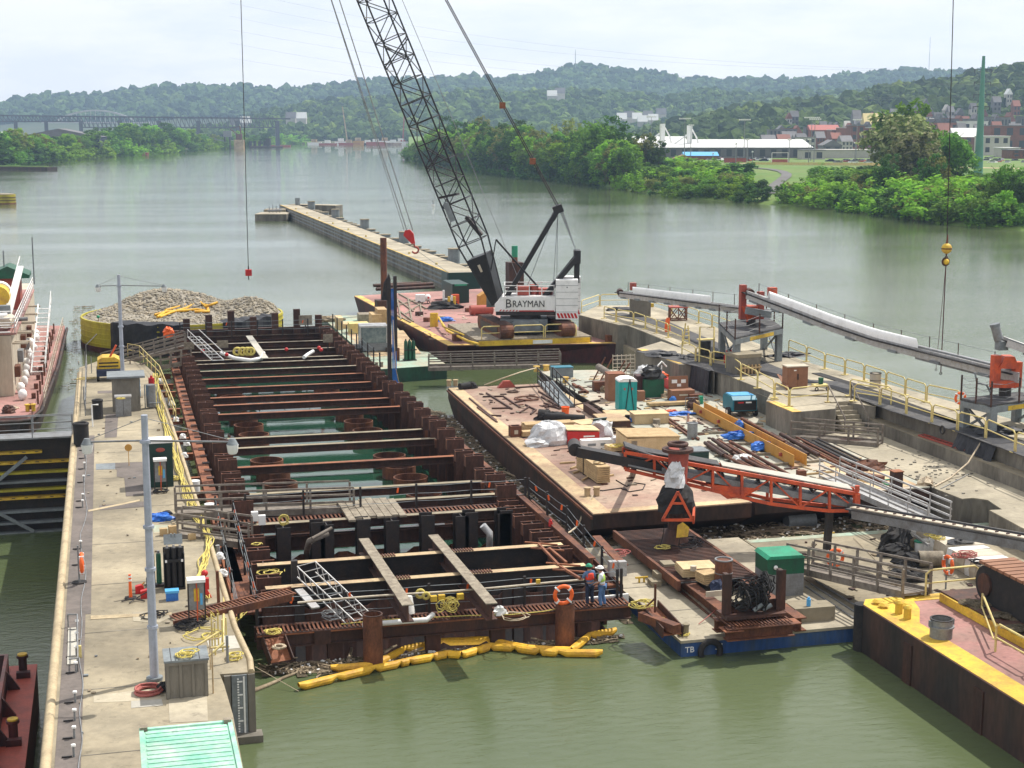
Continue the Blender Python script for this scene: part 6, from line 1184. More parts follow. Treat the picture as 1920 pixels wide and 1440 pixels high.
# mats + yellow rails
o=thing('crane_mats','timber crane mat platform with a yellow steel skirt under the crane','platform',(36,136,ZB)); a,b=W(898,645,2.1),W(1096,639,2.1); x0,x1,y0=a.x,b.x+.6,b.y+.4
part('skirt',BX(x0,x1,y0-.1,y0,ZB+.1,2.35),M.yellow,o,True); part('mats',BX(x0-.2,x1+.2,y0+.01,y0+12,ZB+.1,2.45),M.old_wood,o,True); part('code_plate',BX((x0+x1)/2-.2,(x0+x1)/2+1.6,y0-.14,y0-.105,1.95,2.28),M.white,o,True)
for k in range(4):
 q=MB(); xa=x0+.3+k*(x1-x0-.3)/3.4; xb=xa+(x1-x0)/3.7; 
 if k==3: q.tube([(xa,y0+.3,2.4),(xa,y0+.3,3.4),(xa+.9,y0+6,3.4),(xa+.9,y0+6,2.4)],.06,6); q.tube([(xa,y0+.3,2.95),(xa+.9,y0+6,2.95)],.045,6)
 else: q.tube([(xa,y0+.2,2.4),(xa,y0+.2,3.45),(xa+.2,y0+.2,3.6),(xb-.2,y0+.2,3.6),(xb,y0+.2,3.45),(xb,y0+.2,2.4)],.06,6); q.tube([(xa,y0+.2,3.0),(xb,y0+.2,3.0)],.045,6)
 solo('yellow_guard_rail',q,M.yellow_pale,f'yellow guard rail on the crane mat skirt, {ORD[k]} from the left','guard rail','yellow guard rails on the crane mats')
q=MB(); a=W(818,612,ZB+.6); q.tube([W(822,595,2.6),W(838,620,2.4),W(878,640,2.3),W(897,645,2.3)],.12,6); q.tube([W(826,600,3.4),W(830,612,3.3),W(870,628,3.0)],.07,6); solo('yellow_mat_edge',q,M.yellow,'yellow curb and rail bent round the left end of the crane mats','curb')
drum('yellow_bin','yellow bin standing on the pink barge deck left of the crane mats',814,612,ZB+.05,.4,1.25,M.yellow)
# crane
CR=unrot(0,0,0); cc=C(985,600,141.4); cc.z=2.45; o=thing('crawler_crane','huge black and white crawler crane with lattice boom on the barge','crane',cc,-YAW)
def cl(px,py,dy=0): p=C(px,py,141.4+dy)-cc; x=p.x*ca-p.y*sa; y=p.x*sa+p.y*ca; return V((x,y,p.z))
# tracks are parallel to the barge: rotate local coordinates back by YAW
def trk(x): 
 t=part('crawler_track',MB(),M.rust,None) if False else None
for sx in(-2.85,2.85):
 q=MB(); pts=[]
 for k in range(9): a=PI/2+PI*k/8; pts.append((-3.9+.62*math.cos(a),.62+.62*math.sin(a)))
 for k in range(9): a=-PI/2+PI*k/8; pts.append((3.9+.62*math.cos(a),.62+.62*math.sin(a)))
 c_,s_=math.cos(YAW),math.sin(YAW); ax=V((-s_,c_,0)); ex=V((c_,s_,0)); q.prof(pts,ex*(sx-.6)+V((0,0,.0)),ax,(0,0,1),ex*1.2)
 t=part('crawler_track',q,M.rust,o); q=MB()
 for k in range(16):
  q.beam(ex*(sx-.62)+ax*(-3.9+k*.52)+V((0,0,1.26)),ex*(sx+.62)+ax*(-3.9+k*.52)+V((0,0,1.26)),.3,.05)
 part('track_shoes',q,M.rust_dark,t); part('track_frame',BE(ex*(sx-.62)-ax*3.2+V((0,0,.62)),ex*(sx-.62)+ax*3.2+V((0,0,.62)),.06,.6),M.steel_dark,t)
part('carbody',BX(-2.3,2.0,-1.6,1.6,.35,1.35),M.gray_paint,o); part('carbody_weight',MB().prof([(-1.25,.3),(1.35,.3),(1.35,1.05),(1.1,1.3),(-1.0,1.3),(-1.25,1.05)],(0,-2.6,0),(1,0,0),(0,0,1),(0,1,0)),M.gray_paint,o)
part('slew_ring',CY((0,0,1.36),1.4,.5,24),M.steel_dark,o)
h0,h1=2.1,3.45
hs=part('house',MB().prof([(-2.8,h0),(2.7,h0),(2.7,h1+.05),(-2.1,h1),(-2.8,h1-.7)],(0,-1.7,0),(1,0,0),(0,0,1),(0,3.4,0)),M.white_cover,o); part('house_base',BX(-2.7,3.6,-1.65,1.65,1.75,h0-.004),M.steel_dark,o)
part('name_panel',BX(-1.95,1.9,-1.74,-1.703,h0+.15,h1-.1),M.white,hs); part('stripe',BX(-.6,2.6,-1.73,-1.703,h0+.01,h0+.1),M.red,hs)
q=MB()
for k in range(6): q.prof([(0,0),(.12,0),(.26,.16),(.14,.16)],(-2.4+k*.3,-1.71,h0+.02),(1,0,0),(0,0,1),(0,-.02,0))
part('hazard_stripes',q,M.red,hs)
def text_part(s,size,loc,m,parent,rx=PI/2,rz=0,ext=.01,name='lettering',sx=1):
 c=bpy.data.curves.new(name,'FONT'); c.body=s; c.size=size; c.extrude=ext; c.align_x='CENTER'; c.align_y='CENTER'
 t=bpy.data.objects.new(name,c); COL.objects.link(t); dg=bpy.context.evaluated_depsgraph_get(); me=bpy.data.meshes.new_from_object(t.evaluated_get(dg)); bpy.data.objects.remove(t)
 me.materials.clear(); me.materials.append(m); ob=bpy.data.objects.new(name,me); COL.objects.link(ob); ob.parent=parent; ob.location=loc; ob.rotation_euler=(rx,0,rz); ob.scale=(sx,1,1); return ob
text_part('B',1.1,(-1.55,-1.76,(h0+h1)/2+.03),M.black,hs,ext=.015,sx=.95); text_part('RAYMAN',.86,(.28,-1.76,(h0+h1)/2),M.black,hs,ext=.015,sx=.84)
q=MB()
for x in[-1.75]: q.bx(x-.07,x+.07,-1.775,-1.762,h0+.3,h0+.34)
part('letter_serifs',q,M.black,hs)
q=MB(); railing(q,[(-1.9,-1.6,h1),(2.6,-1.6,h1),(2.6,1.6,h1),(-1.9,1.6,h1),(-1.9,-1.6,h1)],1.0,(1.0,.5),1.1,.045); part('roof_railing',q,M.white_cover,o)
part('roof_machinery',BX(-.8,.4,-.9,.9,h1+.05,h1+.8).bx(1.2,2.5,-.6,.8,h1+.06,h1+.6).cyl((.8,0,h1+.05),.4,.9,12),M.red_dull,o)
part('cab',MB().prof([(-3.6,h0+.1),(-2.3,h0+.1),(-2.3,h1+.5),(-3.2,h1+.5),(-3.6,h1-.1)],(0,.9,0),(1,0,0),(0,0,1),(0,1.0,0)),M.glassy,o)
for i,(dx,y0,y1) in enumerate([(0,-2.15,-.65),(.35,.9,2.3)]):
 cw=part('counterweight',BX(2.75+dx,4.75+dx,y0,y1,1.45,5.0),M.white_cover,o); q=MB()
 for z in(2.1,2.7,3.3,3.9,4.5): q.bx(2.74+dx,4.76+dx,y0-.02,y0-.003,z,z+.03)
 part('slab_joints',q,M.gray_paint,cw); q=MB()
 for k in range(6): q.prof([(0,0),(.2,0),(.02,.45),(-.18,.45)],(2.98+dx+k*.31,y0-.004,1.55),(1,0,0),(0,0,1),(0,-.02,0))
 part('hazard_stripes',q,M.red,cw); part('lifting_eye',CY((3.75+dx,y0-.03,4.3),.05,.1,6),M.steel_dark,cw)
# boom
foot=cl(934,566); tip=cl(294,-1000); bd=(tip-foot); BL=bd.length; bd.normalize(); bn=V((.27,1,0)); bn=(bn-bd*bn.dot(bd)).normalized(); bu=bd.cross(bn).normalized()
bw=1.22; bh=1.15
def bp_(s,i,j): 
 k=min(1,max(.25,s/6.0)) if s<6 else 1
 return foot+bd*s+bn*(i*bw*(1 if s>1 else .9))+bu*(j*bh*k)
q=MB()
for i in(-1,1):
 for j in(-1,1): q.tube([bp_(0,i,j),bp_(6,i,j),bp_(BL,i,j)],.085,6)
part('boom_chords',q,M.black,o)
q=MB(); s=6; k=0; pitch=1.95
while s<BL-pitch:
 s2=s+pitch
 for j in(-1,1): q.tube([bp_(s,-1,j),bp_(s,1,j)],.045,5,False); q.tube([bp_(s,-1 if k%2 else 1,j),bp_(s2,1 if k%2 else -1,j)],.045,5,False)
 for i in(-1,1): q.tube([bp_(s,i,-1),bp_(s,i,1)],.045,5,False); q.tube([bp_(s,i,-1 if k%2 else 1),bp_(s2,i,1 if k%2 else -1)],.045,5,False)
 if k%5==4:
  for j in(-1,1):
   for d2 in(.25,.5): q.tube([bp_(s-d2,-1,j),bp_(s+pitch-d2,1,-j)],.06,5,False)
 s=s2;k+=1
part('boom_lacing',q,M.black,o)
part('boom_butt',MB().prof([(0,-.3),(0,.3),(4.6,.95),(4.6,-.95)],foot+bn*-1.2,bd,bu,bn*2.4),M.black,o); part('butt_plate',MB().prof([(3.2,-.1),(3.2,.1),(3.9,.15),(3.9,-.1)],foot+bn*-1.23,bd,bu,bn*.02),M.cream,o)
for s in(9,17.5,23,28): part('boom_light',BE(bp_(s,-1,1)+V((0,-.1,0)),bp_(s,-1,1)+V((.7,-.1,-.05)),.08,.08),M.alu,o)
part('boom_sheave_frame',BE(bp_(10.5,0,-.3),bp_(10.5,0,1.3)+V((0,0,.3)),.9,.2).beam(bp_(6.3,-.6,-1),bp_(8.3,-.2,-.3),.35,.35),M.steel_dark,o); part('boom_box',BE(bp_(8.4,-1.05,.6),bp_(10.2,-1.05,.6),.1,.5),M.gray_paint,o)
# mast, gantry, stays
mt=cl(1046,392); q=MB(); q.beam(cl(948,560,-.7),mt+V((0,-.5,0)),.42,.42); q.beam(cl(948,560,.7),mt+V((0,.5,0)),.42,.42); part('mast',q,M.black,o); part('mast_head',MB().box(mt,(.9,1.6,.7),0,0,R(-20)),M.black,o)
gt=cl(1082,481); q=MB(); q.beam(cl(1012,566,-.9),gt+V((0,-.7,0)),.4,.45); q.beam(cl(1012,566,.9),gt+V((0,.7,0)),.4,.45); q.beam(gt,cl(1081,530),.5,.5); q.box(gt,(.6,1.8,1.2)); part('gantry',q,M.black,o)
q=MB()
for k in range(4): y=-.6+k*.4; q.tube([mt+V((.1+.1*k,y,0)),gt+V((0,y,.3))],.03,4,False)
for k in (0,1): q.tube([mt+V((0,-.3+k*.6,0)),cl(1038+k*6,528)],.025,4,False); q.tube([mt+V((-.1,-.2+k*.3,0)),cl(985,546)],.025,4,False)
part('gantry_ropes',q,M.gray_paint,o)
q=MB()
for k in(-1,1): q.tube([mt+V((0,k*.3-.05,.1)),tip+V((0,k*.4,0))],.05,5,False); q.tube([mt+V((.1,k*.3+.12,.25)),tip+V((.1,k*.4+.15,0))],.05,5,False)
part('pendant_lines',q,M.steel_dark,o)
for x,y in((925,187),(991,298)): p=mt.lerp(tip,(392-y)/(392+1000)); part('pendant_link',MB().box(p+V((0,0,.1)),(.55,1.0,.55)),M.rust_orange,o)
q=MB(); q.beam(cl(1035,412),cl(1046,392),.5,.5); part('pendant_socket',q,M.black,o)
q=MB(); 
for k in(-1,1): q.tube([cl(930,449,k*.8),cl(1009,538,k*.8)],.1,6); q.tube([cl(930,449,k*.8),cl(920,510,k*.8)],.06,6)
part('backstop',q,M.black,o); part('hoist_line',TB([cl(750,-10),cl(868,270),cl(975,530)],.025,4,False),M.gray_steel,o)
q=MB(); t1=tip
q.tube([cl(294,-1000,-.3),cl(763,432,-.3)],.045,4,False); q.tube([cl(303,-1000,-.2),cl(758,432,-.2)],.03,4,False); q.tube([cl(318,-1000,.3),cl(774,432,.3)],.045,4,False)
part('load_lines',q,M.gray_steel,o)
p=C(767,445,141.4); o=thing('hook_block','red crane hook block with a dark hook hanging over the guide wall','hook block',p,-YAW); part('block',MB().prof([(-.5,.2),(-.35,.65),(.1,.7),(.4,.35),(.55,-.55),(.25,-.6)],(0,-.25,0),(1,0,0),(0,0,1),(0,.5,0)),M.red,o); hk=MB(); pts=[(.45,0,-.6),(.5,0,-.85)]+[(.55+.3*math.sin(a),0,-1.15+.3*math.cos(a)) for a in [0.3+k*.5 for k in range(9)]]; hk.tube(pts,.09,7); part('hook',hk,M.red_dull,o)
solo('tag_line',TB([C(782,470,141),C(842,512,141)],.02,4),M.gray_paint,'thin line from the red hook block to the guide wall','line')
# ---- deck of the crane barge
ZD=ZB+.06
o=boxat('dark_green_container','dark green open container behind the boom foot on the crane barge','container',864,568,ZD,1.9,5,2.1,M.green_black,0); part('green_curtain',BX(-.7,.7,-.1,-.02,1.9,2.1),M.green_top,o)
boxat('orange_cabinet','orange cabinet beside the dark green container','cabinet',855,572,ZD,.75,.6,1.15,M.orange_paint); o=boxat('amber_skip','amber yellow skip bin with a sloped top beside the boom butt','skip',910,576,ZD,1.3,1.3,1.2,M.amber); part('skip_top',MB().prof([(-.65,1.2),(.65,1.2),(0,1.6)],(0,0,0),(1,0,0),(0,0,1),(0,1.3,0)),M.amber,o)
b=W(905,592,ZD); o=thing('red_tank','dull red horizontal tank on the deck left of the crane','tank',b); part('tank',TB([(-1.2,.6,.55),(1.2,.6,.55)],.5,18),M.red_dull,o); part('saddle',BX(-.9,-.7,.2,1.0,0,.3).bx(.7,.9,.2,1.0,0,.3),M.red_dull,o)
b=W(795,570,ZD); o=thing('white_compressor','white compressor with a red gauge on the crane barge deck','compressor',b); part('body',BX(-1.5,.3,0,1.4,.4,1.7),M.white,o); part('pump',MB().sph((.9,.6,1.1),.65,12,8),M.white,o); o.scale=(.55,.55,.6); part('gauge',CY((.9,-.1,1.0),.2,.3,10),M.red,o); part('wheel',MB().torus((-1,-.05,.3),.25,.08,14,6,'y').torus((.9,-.05,.3),.25,.08,14,6,'y'),M.rubber,o)
bars('rusty_pipe_stack','pile of dark rusty beams at the far end of the crane barge',(712,545),(800,540),ZD,6,.5,.22,M.rust_dark)
o=strewn('handrail_frames','heap of weathered handrail frames on the crane barge deck',[((738,557),(775,585)),((748,552),(800,580)),((742,575),(790,560)),((760,590),(800,563)),((745,562),(752,600)),((765,560),(772,600)),((785,556),(791,590)),((740,590),(770,606)),((750,585),(775,604))],ZD,M.old_wood,'frames',.07)
for k,(x,y,m_,lb) in enumerate([(880,585,'rust','rusty box behind the red tank'),(870,560,'gray_steel','gray box beside the orange cabinet'),(790,592,'rust_dark','dark rusty fitting on the deck below the white compressor'),(806,603,'rust','rusty angular fitting nearest the yellow bin'),(834,600,'deck_tan','tan crate between the yellow bin and the tracks')]): boxat('deck_fitting',lb,'fitting',x,y,ZD,.7-.05*k,.6,.4,M[m_],.3*k)
q=MB(); q.lump(W(835,578,ZD),3.2,2,.8,16,6,.35); solo('scrap_heap',q,M.rubber,'dark heap of hoses and scrap left of the dark green container','heap'); q=MB(); q.lump(W(836,602,ZD),1.6,1,.4,16,6,.3); solo('blue_tarp',q,M.blue_tarp,'small blue tarp on the crane barge near the yellow bin','tarp')
q=MB(); p=W(832,577,ZD); q.bx(p.x-.1,p.x+.1,p.y-.1,p.y+.1,p.z,p.z+1.9); q.bx(p.x+.8,p.x+1,p.y-.1,p.y+.1,p.z,p.z+1.3); q.bx(p.x+.11,p.x+.79,p.y-.1,p.y+.1,p.z+.8,p.z+1); solo('white_stand',q,M.white,'white H shaped stand on the scrap heap','stand')
q=MB(); 
for x in(-.3,.3): p=W(850,580,ZD); q.cyl(p+V((x,.8,0)),.15,1.3,8)
solo('yellow_bottle_pair',q,M.yellow,'pair of yellow bottles beside the orange cabinet','bottles')
for k,(x,y,yt,yg,w_) in enumerate([(720.5,578,446,0,12),(965,545,461,482,11)]):
 p=W(x,y,ZD); h=HT(p,yt)-ZD; r=w_/2*YC(p)/F*1.02; o=thing('spud_pile',['tall rusty spud pile at the left end of the crane barge','rusty spud pile with a green top behind the crane mast'][k],'spud',p); part('pipe',CY((0,0,-1),r,h+1 if not yg else HT(p,yg)-ZD+1,20),M.rust,o)
 if yg: part('green_top',CY((0,0,HT(p,yg)-ZD+.002),r+.01,h-(HT(p,yg)-ZD),20),M.green_top,o)
 part('guide_sleeve',BX(-.9,.9,-.9,.9,0,.9 if k==0 else 3.4),M.rust_dark,o)
# GREEN WORK PLATFORM
ZP=1.2
pp=pxpoly([(713,700),(838,685),(838,668),(800,650),(740,594),(600,592)],ZP)
nl=W(714,692,ZP); nrr=W(838,684,ZP); o=thing('green_float','green hulled work float between the steel frame and the crane barge','float',(25,130,0))
P4=[(nl.x,nl.y),(nrr.x,nrr.y),(nrr.x,nrr.y+8),(nrr.x-1.0,nrr.y+9),(29,163),(21.9,164)]
part('hull',MB().prism(P4,-1,ZP-.03),M.hull_green,o,True); part('deck',MB().prism(P4,ZP-.028,ZP),M.deck_mint,o,True); part('tan_area',MB().prism([(nl.x+.4,nl.y+7),(nrr.x-.8,nrr.y+7),(28.2,150),(22.4,150)],ZP+.004,ZP+.012),M.deck_tan,o,True)
b=W(701,660,ZP); o=thing('glass_cab','square machine cab with pale frame and dark windows on the green float','cab',b,-.1); w_=1.25
part('cab_base',BX(-w_,w_,0,2.2,.1,.8),M.gray_paint,o); q=MB()
for x in(-w_,w_-.12):
 for y in(0,2.08): q.bx(x,x+.12,y,y+.12,.81,2.2)
q.bx(-w_,w_,-.03,2.23,2.2,2.35); part('cab_frame',q,M.alu,o); part('window',BX(-w_+.13,w_-.13,.03,.06,.82,2.19),M.glassy,o); part('window',BX(-w_+.03,-w_+.06,.15,2.05,.82,2.19),M.glassy,o); part('window',BX(w_-.06,w_-.03,.15,2.05,.82,2.19),M.glassy,o); part('track',BX(-w_-.5,-w_+.2,-.3,2.6,0,.4).bx(w_-.2,w_+.5,-.3,2.6,0,.4),M.steel_dark,o); part('seat',BX(-.3,.3,.9,1.4,.82,1.5),M.rubber,o)
b=W(769,676,ZP); o=thing('green_gas_bottles','bundle of dark green gas bottles in a frame on the green float','gas bottles',b)
for x in(-.33,0,.33):
 for y in(0,.33): g=part('bottle',TB([(x,y,.1),(x,y,1.55),(x,y,1.7)],.15,10,True,.1),M.green_dark,o); part('valve',CY((x,y,1.7),.04,.15,6),M.steel_dark,g)
part('rack',BX(-.55,.55,-.2,.55,0,.09).bx(-.55,.55,-.22,-.16,.9,1.0),M.steel_dark,o)
for k,(x,y) in enumerate([(746,676),(741,674)]): solo('red_bottle',TB([W(x,y,ZP),W(x,y,ZP)+V((0,0,1.1))],.16,10),M.rust,['right rusty red bottle left of the green gas bottles','left rusty red bottle left of the green gas bottles'][k],'bottle')
for k,(x,y,w_,d,h,m_,lb) in enumerate([(638,615,.6,2.4,1.2,'plywood','tall narrow plywood crate near the far end of the green float'),(650,612,1.7,2.2,.45,'plywood','low plywood board pile right of the tall narrow crate'),(674,622,1.9,1.8,1.0,'yellow_pale','open tan bin of rubbish in the middle of the green float'),(707,614,1.0,2.6,1.5,'lumber','lower of two lumber stacks beside the drill mast'),(718,613,.95,2.6,1.95,'lumber','taller of two lumber stacks beside the drill mast'),(690,600,1.8,2,.8,'old_wood','gray scrap bundle behind the lumber stacks')]): boxat('crate' if k<3 else 'lumber_stack',lb,'crate' if k<3 else 'lumber',x,y+4,ZP+.01,w_,d,h,M[m_],-.05)
q=MB(); q.lump(W(617,602,ZP),2.6,2,.5,16,6,.35); solo('driftwood_heap',q,M.stick,'driftwood heap at the far corner of the green float','heap'); q=MB()
for k in range(3): p=W(690+k*3,622,ZP); q.torus(p+V((0,0,.3+.15*k)),.35,.12)
solo('hose_rolls',q,M.silver_tarp,'pale hose rolls beside the tan bin','rolls')
bitt('rusty double bitt at the near edge of the green float',711,688,ZP,.13,.35,M.old_wood)
gangway('gangway','long gray timber gangway between the green float and the deck barge',W(804,690,1.5),W(1050,684,1.7),1.3,M.weathered,n=6,rails=(1.2,.8,.4))
# DECK BARGES
ZC=1.9
B1=[(23.2,72),(31.6,72),(31.9,116),(23.6,112)]; p0=W(840,729,ZC); p1=W(1000,700,ZC); p2=W(1112,966,ZC); B1=[(p2.x,p2.y),(31.7,p2.y+.3),(32.0,p0.y+.4),(p0.x,p0.y)]
o=thing('brown_deck_barge','brown decked barge with a yellow tan edge moored beside the steel frame','barge',(27,90,0))
def rake(B,z,near_,far_):
 q=MB(); L1=[(x,y,z) for x,y in B]; L2=[(x,y+(.05 if i<2 else -.05),z-.75) for i,(x,y) in enumerate(B)]; L3=[(x,y+(near_ if i<2 else -far_),-.7) for i,(x,y) in enumerate(B)]
 q.add(L1+L2+L3,[(k*4+i,k*4+4+i,k*4+4+(i+1)%4,k*4+(i+1)%4) for k in(0,1) for i in range(4)]); return q
part('hull',rake(B1,ZC,4.5,3.5),M.hull_dark,o,True)
part('deck',MB().prism(B1,ZC,ZC+.04),M.deck_brown,o,True); q=MB(); edgestrip(q,(B1[0][0]+.5,B1[0][1]),(B1[3][0]+.5,B1[3][1]),.95,ZC+.055); edgestrip(q,(B1[0][0]+1.0,B1[0][1]+.4),(31.6,B1[1][1]+.4),.75,ZC+.056); edgestrip(q,(31.3,B1[1][1]+.9),(31.6,B1[2][1]),.7,ZC+.057); part('tan_edge',q,M.deck_tan,o,True)
part('rub_strake',BE((B1[0][0]-.06,B1[0][1],1.75),(B1[3][0]-.06,B1[3][1],1.75),.1,.14),M.rust,o,True)
B2=[(32.15,72.6),(42.4,72.9),(43.0,115.5),(33.0,117.2)]; o=thing('cluttered_deck_barge','pale green decked barge crowded with materials beside the concrete lock works','barge',(38,90,0))
part('hull',rake(B2,ZC-.03,3.5,3.5),M.hull_dark,o,True); part('deck',MB().prism(B2,ZC-.03,ZC+.03),M.deck_green,o,True); part('tan_corner',MB().prism([(38,73.2),(42,73.3),(42.1,84),(40.5,84)],ZC+.034,ZC+.042),M.deck_tan,o,True)
Z1=ZC+.05; Z2=ZC+.04
for x,y,lb in [(848,724,'pale double bitt at the far left corner of the brown barge'),(1110,930,'pale double bitt at the near left corner of the brown barge')]: bitt(lb,x,y,Z1,.16,.42,M.deck_tan)
for x,y,lb in [(1006,697,'tan bitt at the far corner of the cluttered barge'),(1024,695,'second tan bitt at the far corner of the cluttered barge'),(1060,718,'tan round bitt beside the steel gangway')]: bitt(lb,x,y,Z2,.22,.4,M.yellow_edge,False)
q=MB(); q.tube([W(1111,930,2.1),W(1095,955,1.6),W(1085,985,.9),W(1068,998,1.4),W(1055,1002,1.7)],.05,6); solo('mooring_rope',q,M.rope_pale,'pale mooring rope from the near left bitt of the brown barge to the frame corner','rope')
q=MB(); q.tube([W(908,722,2.0),W(940,710,2.6),W(975,698,2.9),W(1005,690,2.3)],.05,6); solo('mooring_rope',q,M.rope_pale,'pale mooring rope between the red chock and the far bitt','rope'); q=MB(); p=W(951,727,Z1); q.prof([(-.7,0),(.7,0),(.25,.5),(-.25,.5)],(p.x,p.y,p.z),(1,0,0),(0,0,1),(0,.4,0)); solo('red_chock',q,M.red_dull,'dull red chock on the far edge of the brown barge','chock')
q=MB(); a,b=W(862,731,Z1),W(884,728,Z1); q.tube([a+V((0,0,.25)),b+V((0,0,.25))],.24,10); q.lump(b,.8,.6,.5); solo('dark_tarp_roll',q,M.rubber,'dark roll of tarp beside the far left bitt of the brown barge','roll')
for nm,lb,pts in [('loose_beams','crossed dark beams lying on the far half of the brown barge',[((912,738),(960,768)),((905,745),(945,744)),((922,767),(958,766)),((965,728),(1013,725))]),('loose_bars','thin dark bars scattered round the rusty ring on the brown barge',[((960,757),(985,752)),((945,745),(975,765)),((985,760),(1005,770)),((1005,770),(995,778)),((975,775),(992,764)),((1010,735),(1050,758)),((1015,745),(1060,770)),((1070,762),(1125,752))]),('edge_bars','long thin bars along the tan edge of the brown barge',[((880,748),(930,790)),((895,765),(932,793)),((918,780),(940,781))]),('cut_beams','pile of short cut dark beams at the foot of the steel gangway',[((1018,762),(1045,765)),((1020,757),(1050,768)),((1030,752),(1052,765)),((1022,765),(1040,760))]),('timber_skids','short loose timbers beside the lumber stack on the brown barge',[((1050,870),(1078,868)),((1070,880),(1082,876)),((1075,888),(1105,880)),((1092,902),(1110,892)),((1120,898),(1150,892))])]: strewn(nm,lb,pts,Z1,M['rust_dark' if 'timber' not in nm else 'lumber'],'beams' if 'timber' not in nm else 'timbers',.05)
q=MB(); q.torus(W(987,747,Z1+.06),.85,.04,30,5); q.torus(W(990,746,Z1+.12),.8,.035,30,5); solo('rusty_ring',q,M.rust,'rusty hoop lying on the brown barge deck','hoop'); q=MB(); q.coil(W(963,735,Z1),.4,.03,3,.2); solo('wire_coil',q,M.rust_dark,'small dark wire coil behind the rusty hoop','coil')
q=MB(); q.tube([W(x,y,Z1+.02) for x,y in [(1155,900),(1175,912),(1190,905),(1210,908),(1205,918),(1180,922),(1165,915),(1130,920),(1112,918)]],.03,5); solo('black_hose',q,M.rubber,'thin black hose looped on the near end of the brown barge','hose')
gangway('gangway','dark steel gangway frame lying on the seam between the two barges',W(1022,716,Z1+.05),W(1062,762,Z1+.05),1.0,M.steel_dark,n=5,rails=(1.1,.55),deckm=M.gray_paint,pw=.06)
b=W(968,820,Z1); o=thing('square_bitt','rusty square hollow bitt on the tan edge of the brown barge','bitt',b); part('tube',BX(-.35,.35,0,.1,0,.7).bx(-.35,.35,.5,.6,0,.7).bx(-.35,-.25,.1,.5,0,.7).bx(.25,.35,.1,.5,0,.7),M.rust,o); part('hole',BX(-.12,.12,-.01,-.002,.2,.45),M.cream,o)
b=W(1060,779,Z1); o=thing('orange_bucket','bright orange plastic bucket on the brown barge','bucket',b); part('body',TB([(0,0,0),(0,0,.55)],.22,14,True,.27),M.orange,o); part('rim',MB().ring((0,0,.55),.29,.24,.05,14),M.orange,o)
q=MB(); a,b=W(1010,786,Z1),W(1095,792,Z1); q.tube([a+V((0,0,.33)),a.lerp(b,.25)+V((0,.1,.3))],.36,10); q.tube([W(1022,780,Z1+.3),W(1096,785,Z1+.25)],.24,10); q.lump(W(1035,786,Z1),2,.9,.5,16,6,.25); solo('dark_fabric_rolls',q,M.rubber,'dark fabric rolls lying behind the silver tarp bundle','rolls')
stack('lumber_stack','long flat lumber stack behind the silver tarp bundle',1032,812,Z1,3.3,1.0,4,.12,M.lumber,.02,n=3); stack('timber_pair','short reddish timbers left of the silver tarp bundle',1000,820,Z1,1.4,.6,2,.14,M.lumber,.02)
b=W(1036,835,Z1); q=MB(); q.lump(b+V((0,.7,0)),2.5,1.9,1.35,22,7,.12); q.lump(b+V((-.9,.2,0)),1.4,1.3,.5,14,5,.3); solo('silver_tarp_bundle',q,M.silver_tarp,'large bundle wrapped in a silver gray tarp on the brown barge','tarp bundle')
b=W(1094,832,Z1); o=thing('red_jobsite_box','red open box with a plywood sheet on it right of the silver tarp bundle','box',b,-.06); part('body',MB().prof([(-1.0,0),(1.0,0),(1.0,.7),(-1.0,.8)],(0,0,0),(1,0,0),(0,0,1),(0,1.6,0)),M.red,o); part('plywood_top',MB().box((0,.85,.83),(2.05,1.7,.06),0,0,.05),M.plywood,o); part('label',BX(.0,.7,-.02,-.003,.4,.5),M.white,o)
b=W(1112,808,Z1); solo('plywood_sheet',MB().box(b+V((.2,.8,.45)),(2.4,1.6,.08),.2),M.plywood,'plywood sheet lying behind the red box','plywood')
q=MB(); b=W(1132,822,Z1); q.lump(b+V((0,.6,0)),1.7,1.5,1.0,16,6,.3); q.lump(W(1165,828,Z1),1.5,1.1,.4,14,5,.3); solo('torn_tarp',q,M.silver_tarp,'torn silver tarp trailing off dark panels beside the red box','tarp'); solo('leaning_sheet',MB().box(W(1125,815,Z1)+V((0,.4,.6)),(1.0,.06,1.0),.3,.5),M.green_black,'dark panel under the torn silver tarp','panel')
b=W(1120,842,Z1); o=thing('white_crate','white printed carton in front of the torn tarp','carton',b,-.03); part('body',BX(-.95,.95,0,.6,0,.55),M.white,o); part('print',BX(-.6,-.1,-.02,-.003,.2,.35).bx(.2,.5,-.02,-.003,.2,.35),M.gray_paint,o)
stack('cut_lumber','small pile of pale boards and yellow straps beside the white carton',1162,848,Z1,1.2,.8,3,.09,M.plywood,.2); ropeheap('yellow_strap_pile',1158,838,Z1+.3,.35,M.rope_yellow,'yellow straps heaped on the small pale boards',3,'straps')
# lumber stack oblique
a,b=W(1092,880,Z1),W(1132,908,Z1); o=thing('long_lumber_stack','long stack of pale lumber pointing at the camera near the conveyor tail','lumber stack',(a+b)/2)
for k in range(8): part('layer',BE(a+V((0,0,.12+k*.115)),b+V((0,0,.12+k*.115)),.72,.09),M.lumber,o,True)
part('strap',BE(a.lerp(b,.35)+V((-.4,0,.5)),a.lerp(b,.35)+V((.4,0,.5)),.05,1.02),M.steel_dark,o,True); q=MB(); q.lump(a.lerp(b,.8)+V((0,0,1.02)),.7,.5,.2,12,4,.4); solo('paper_scraps',q,M.plywood,'paper scraps on top of the long lumber stack','scraps')
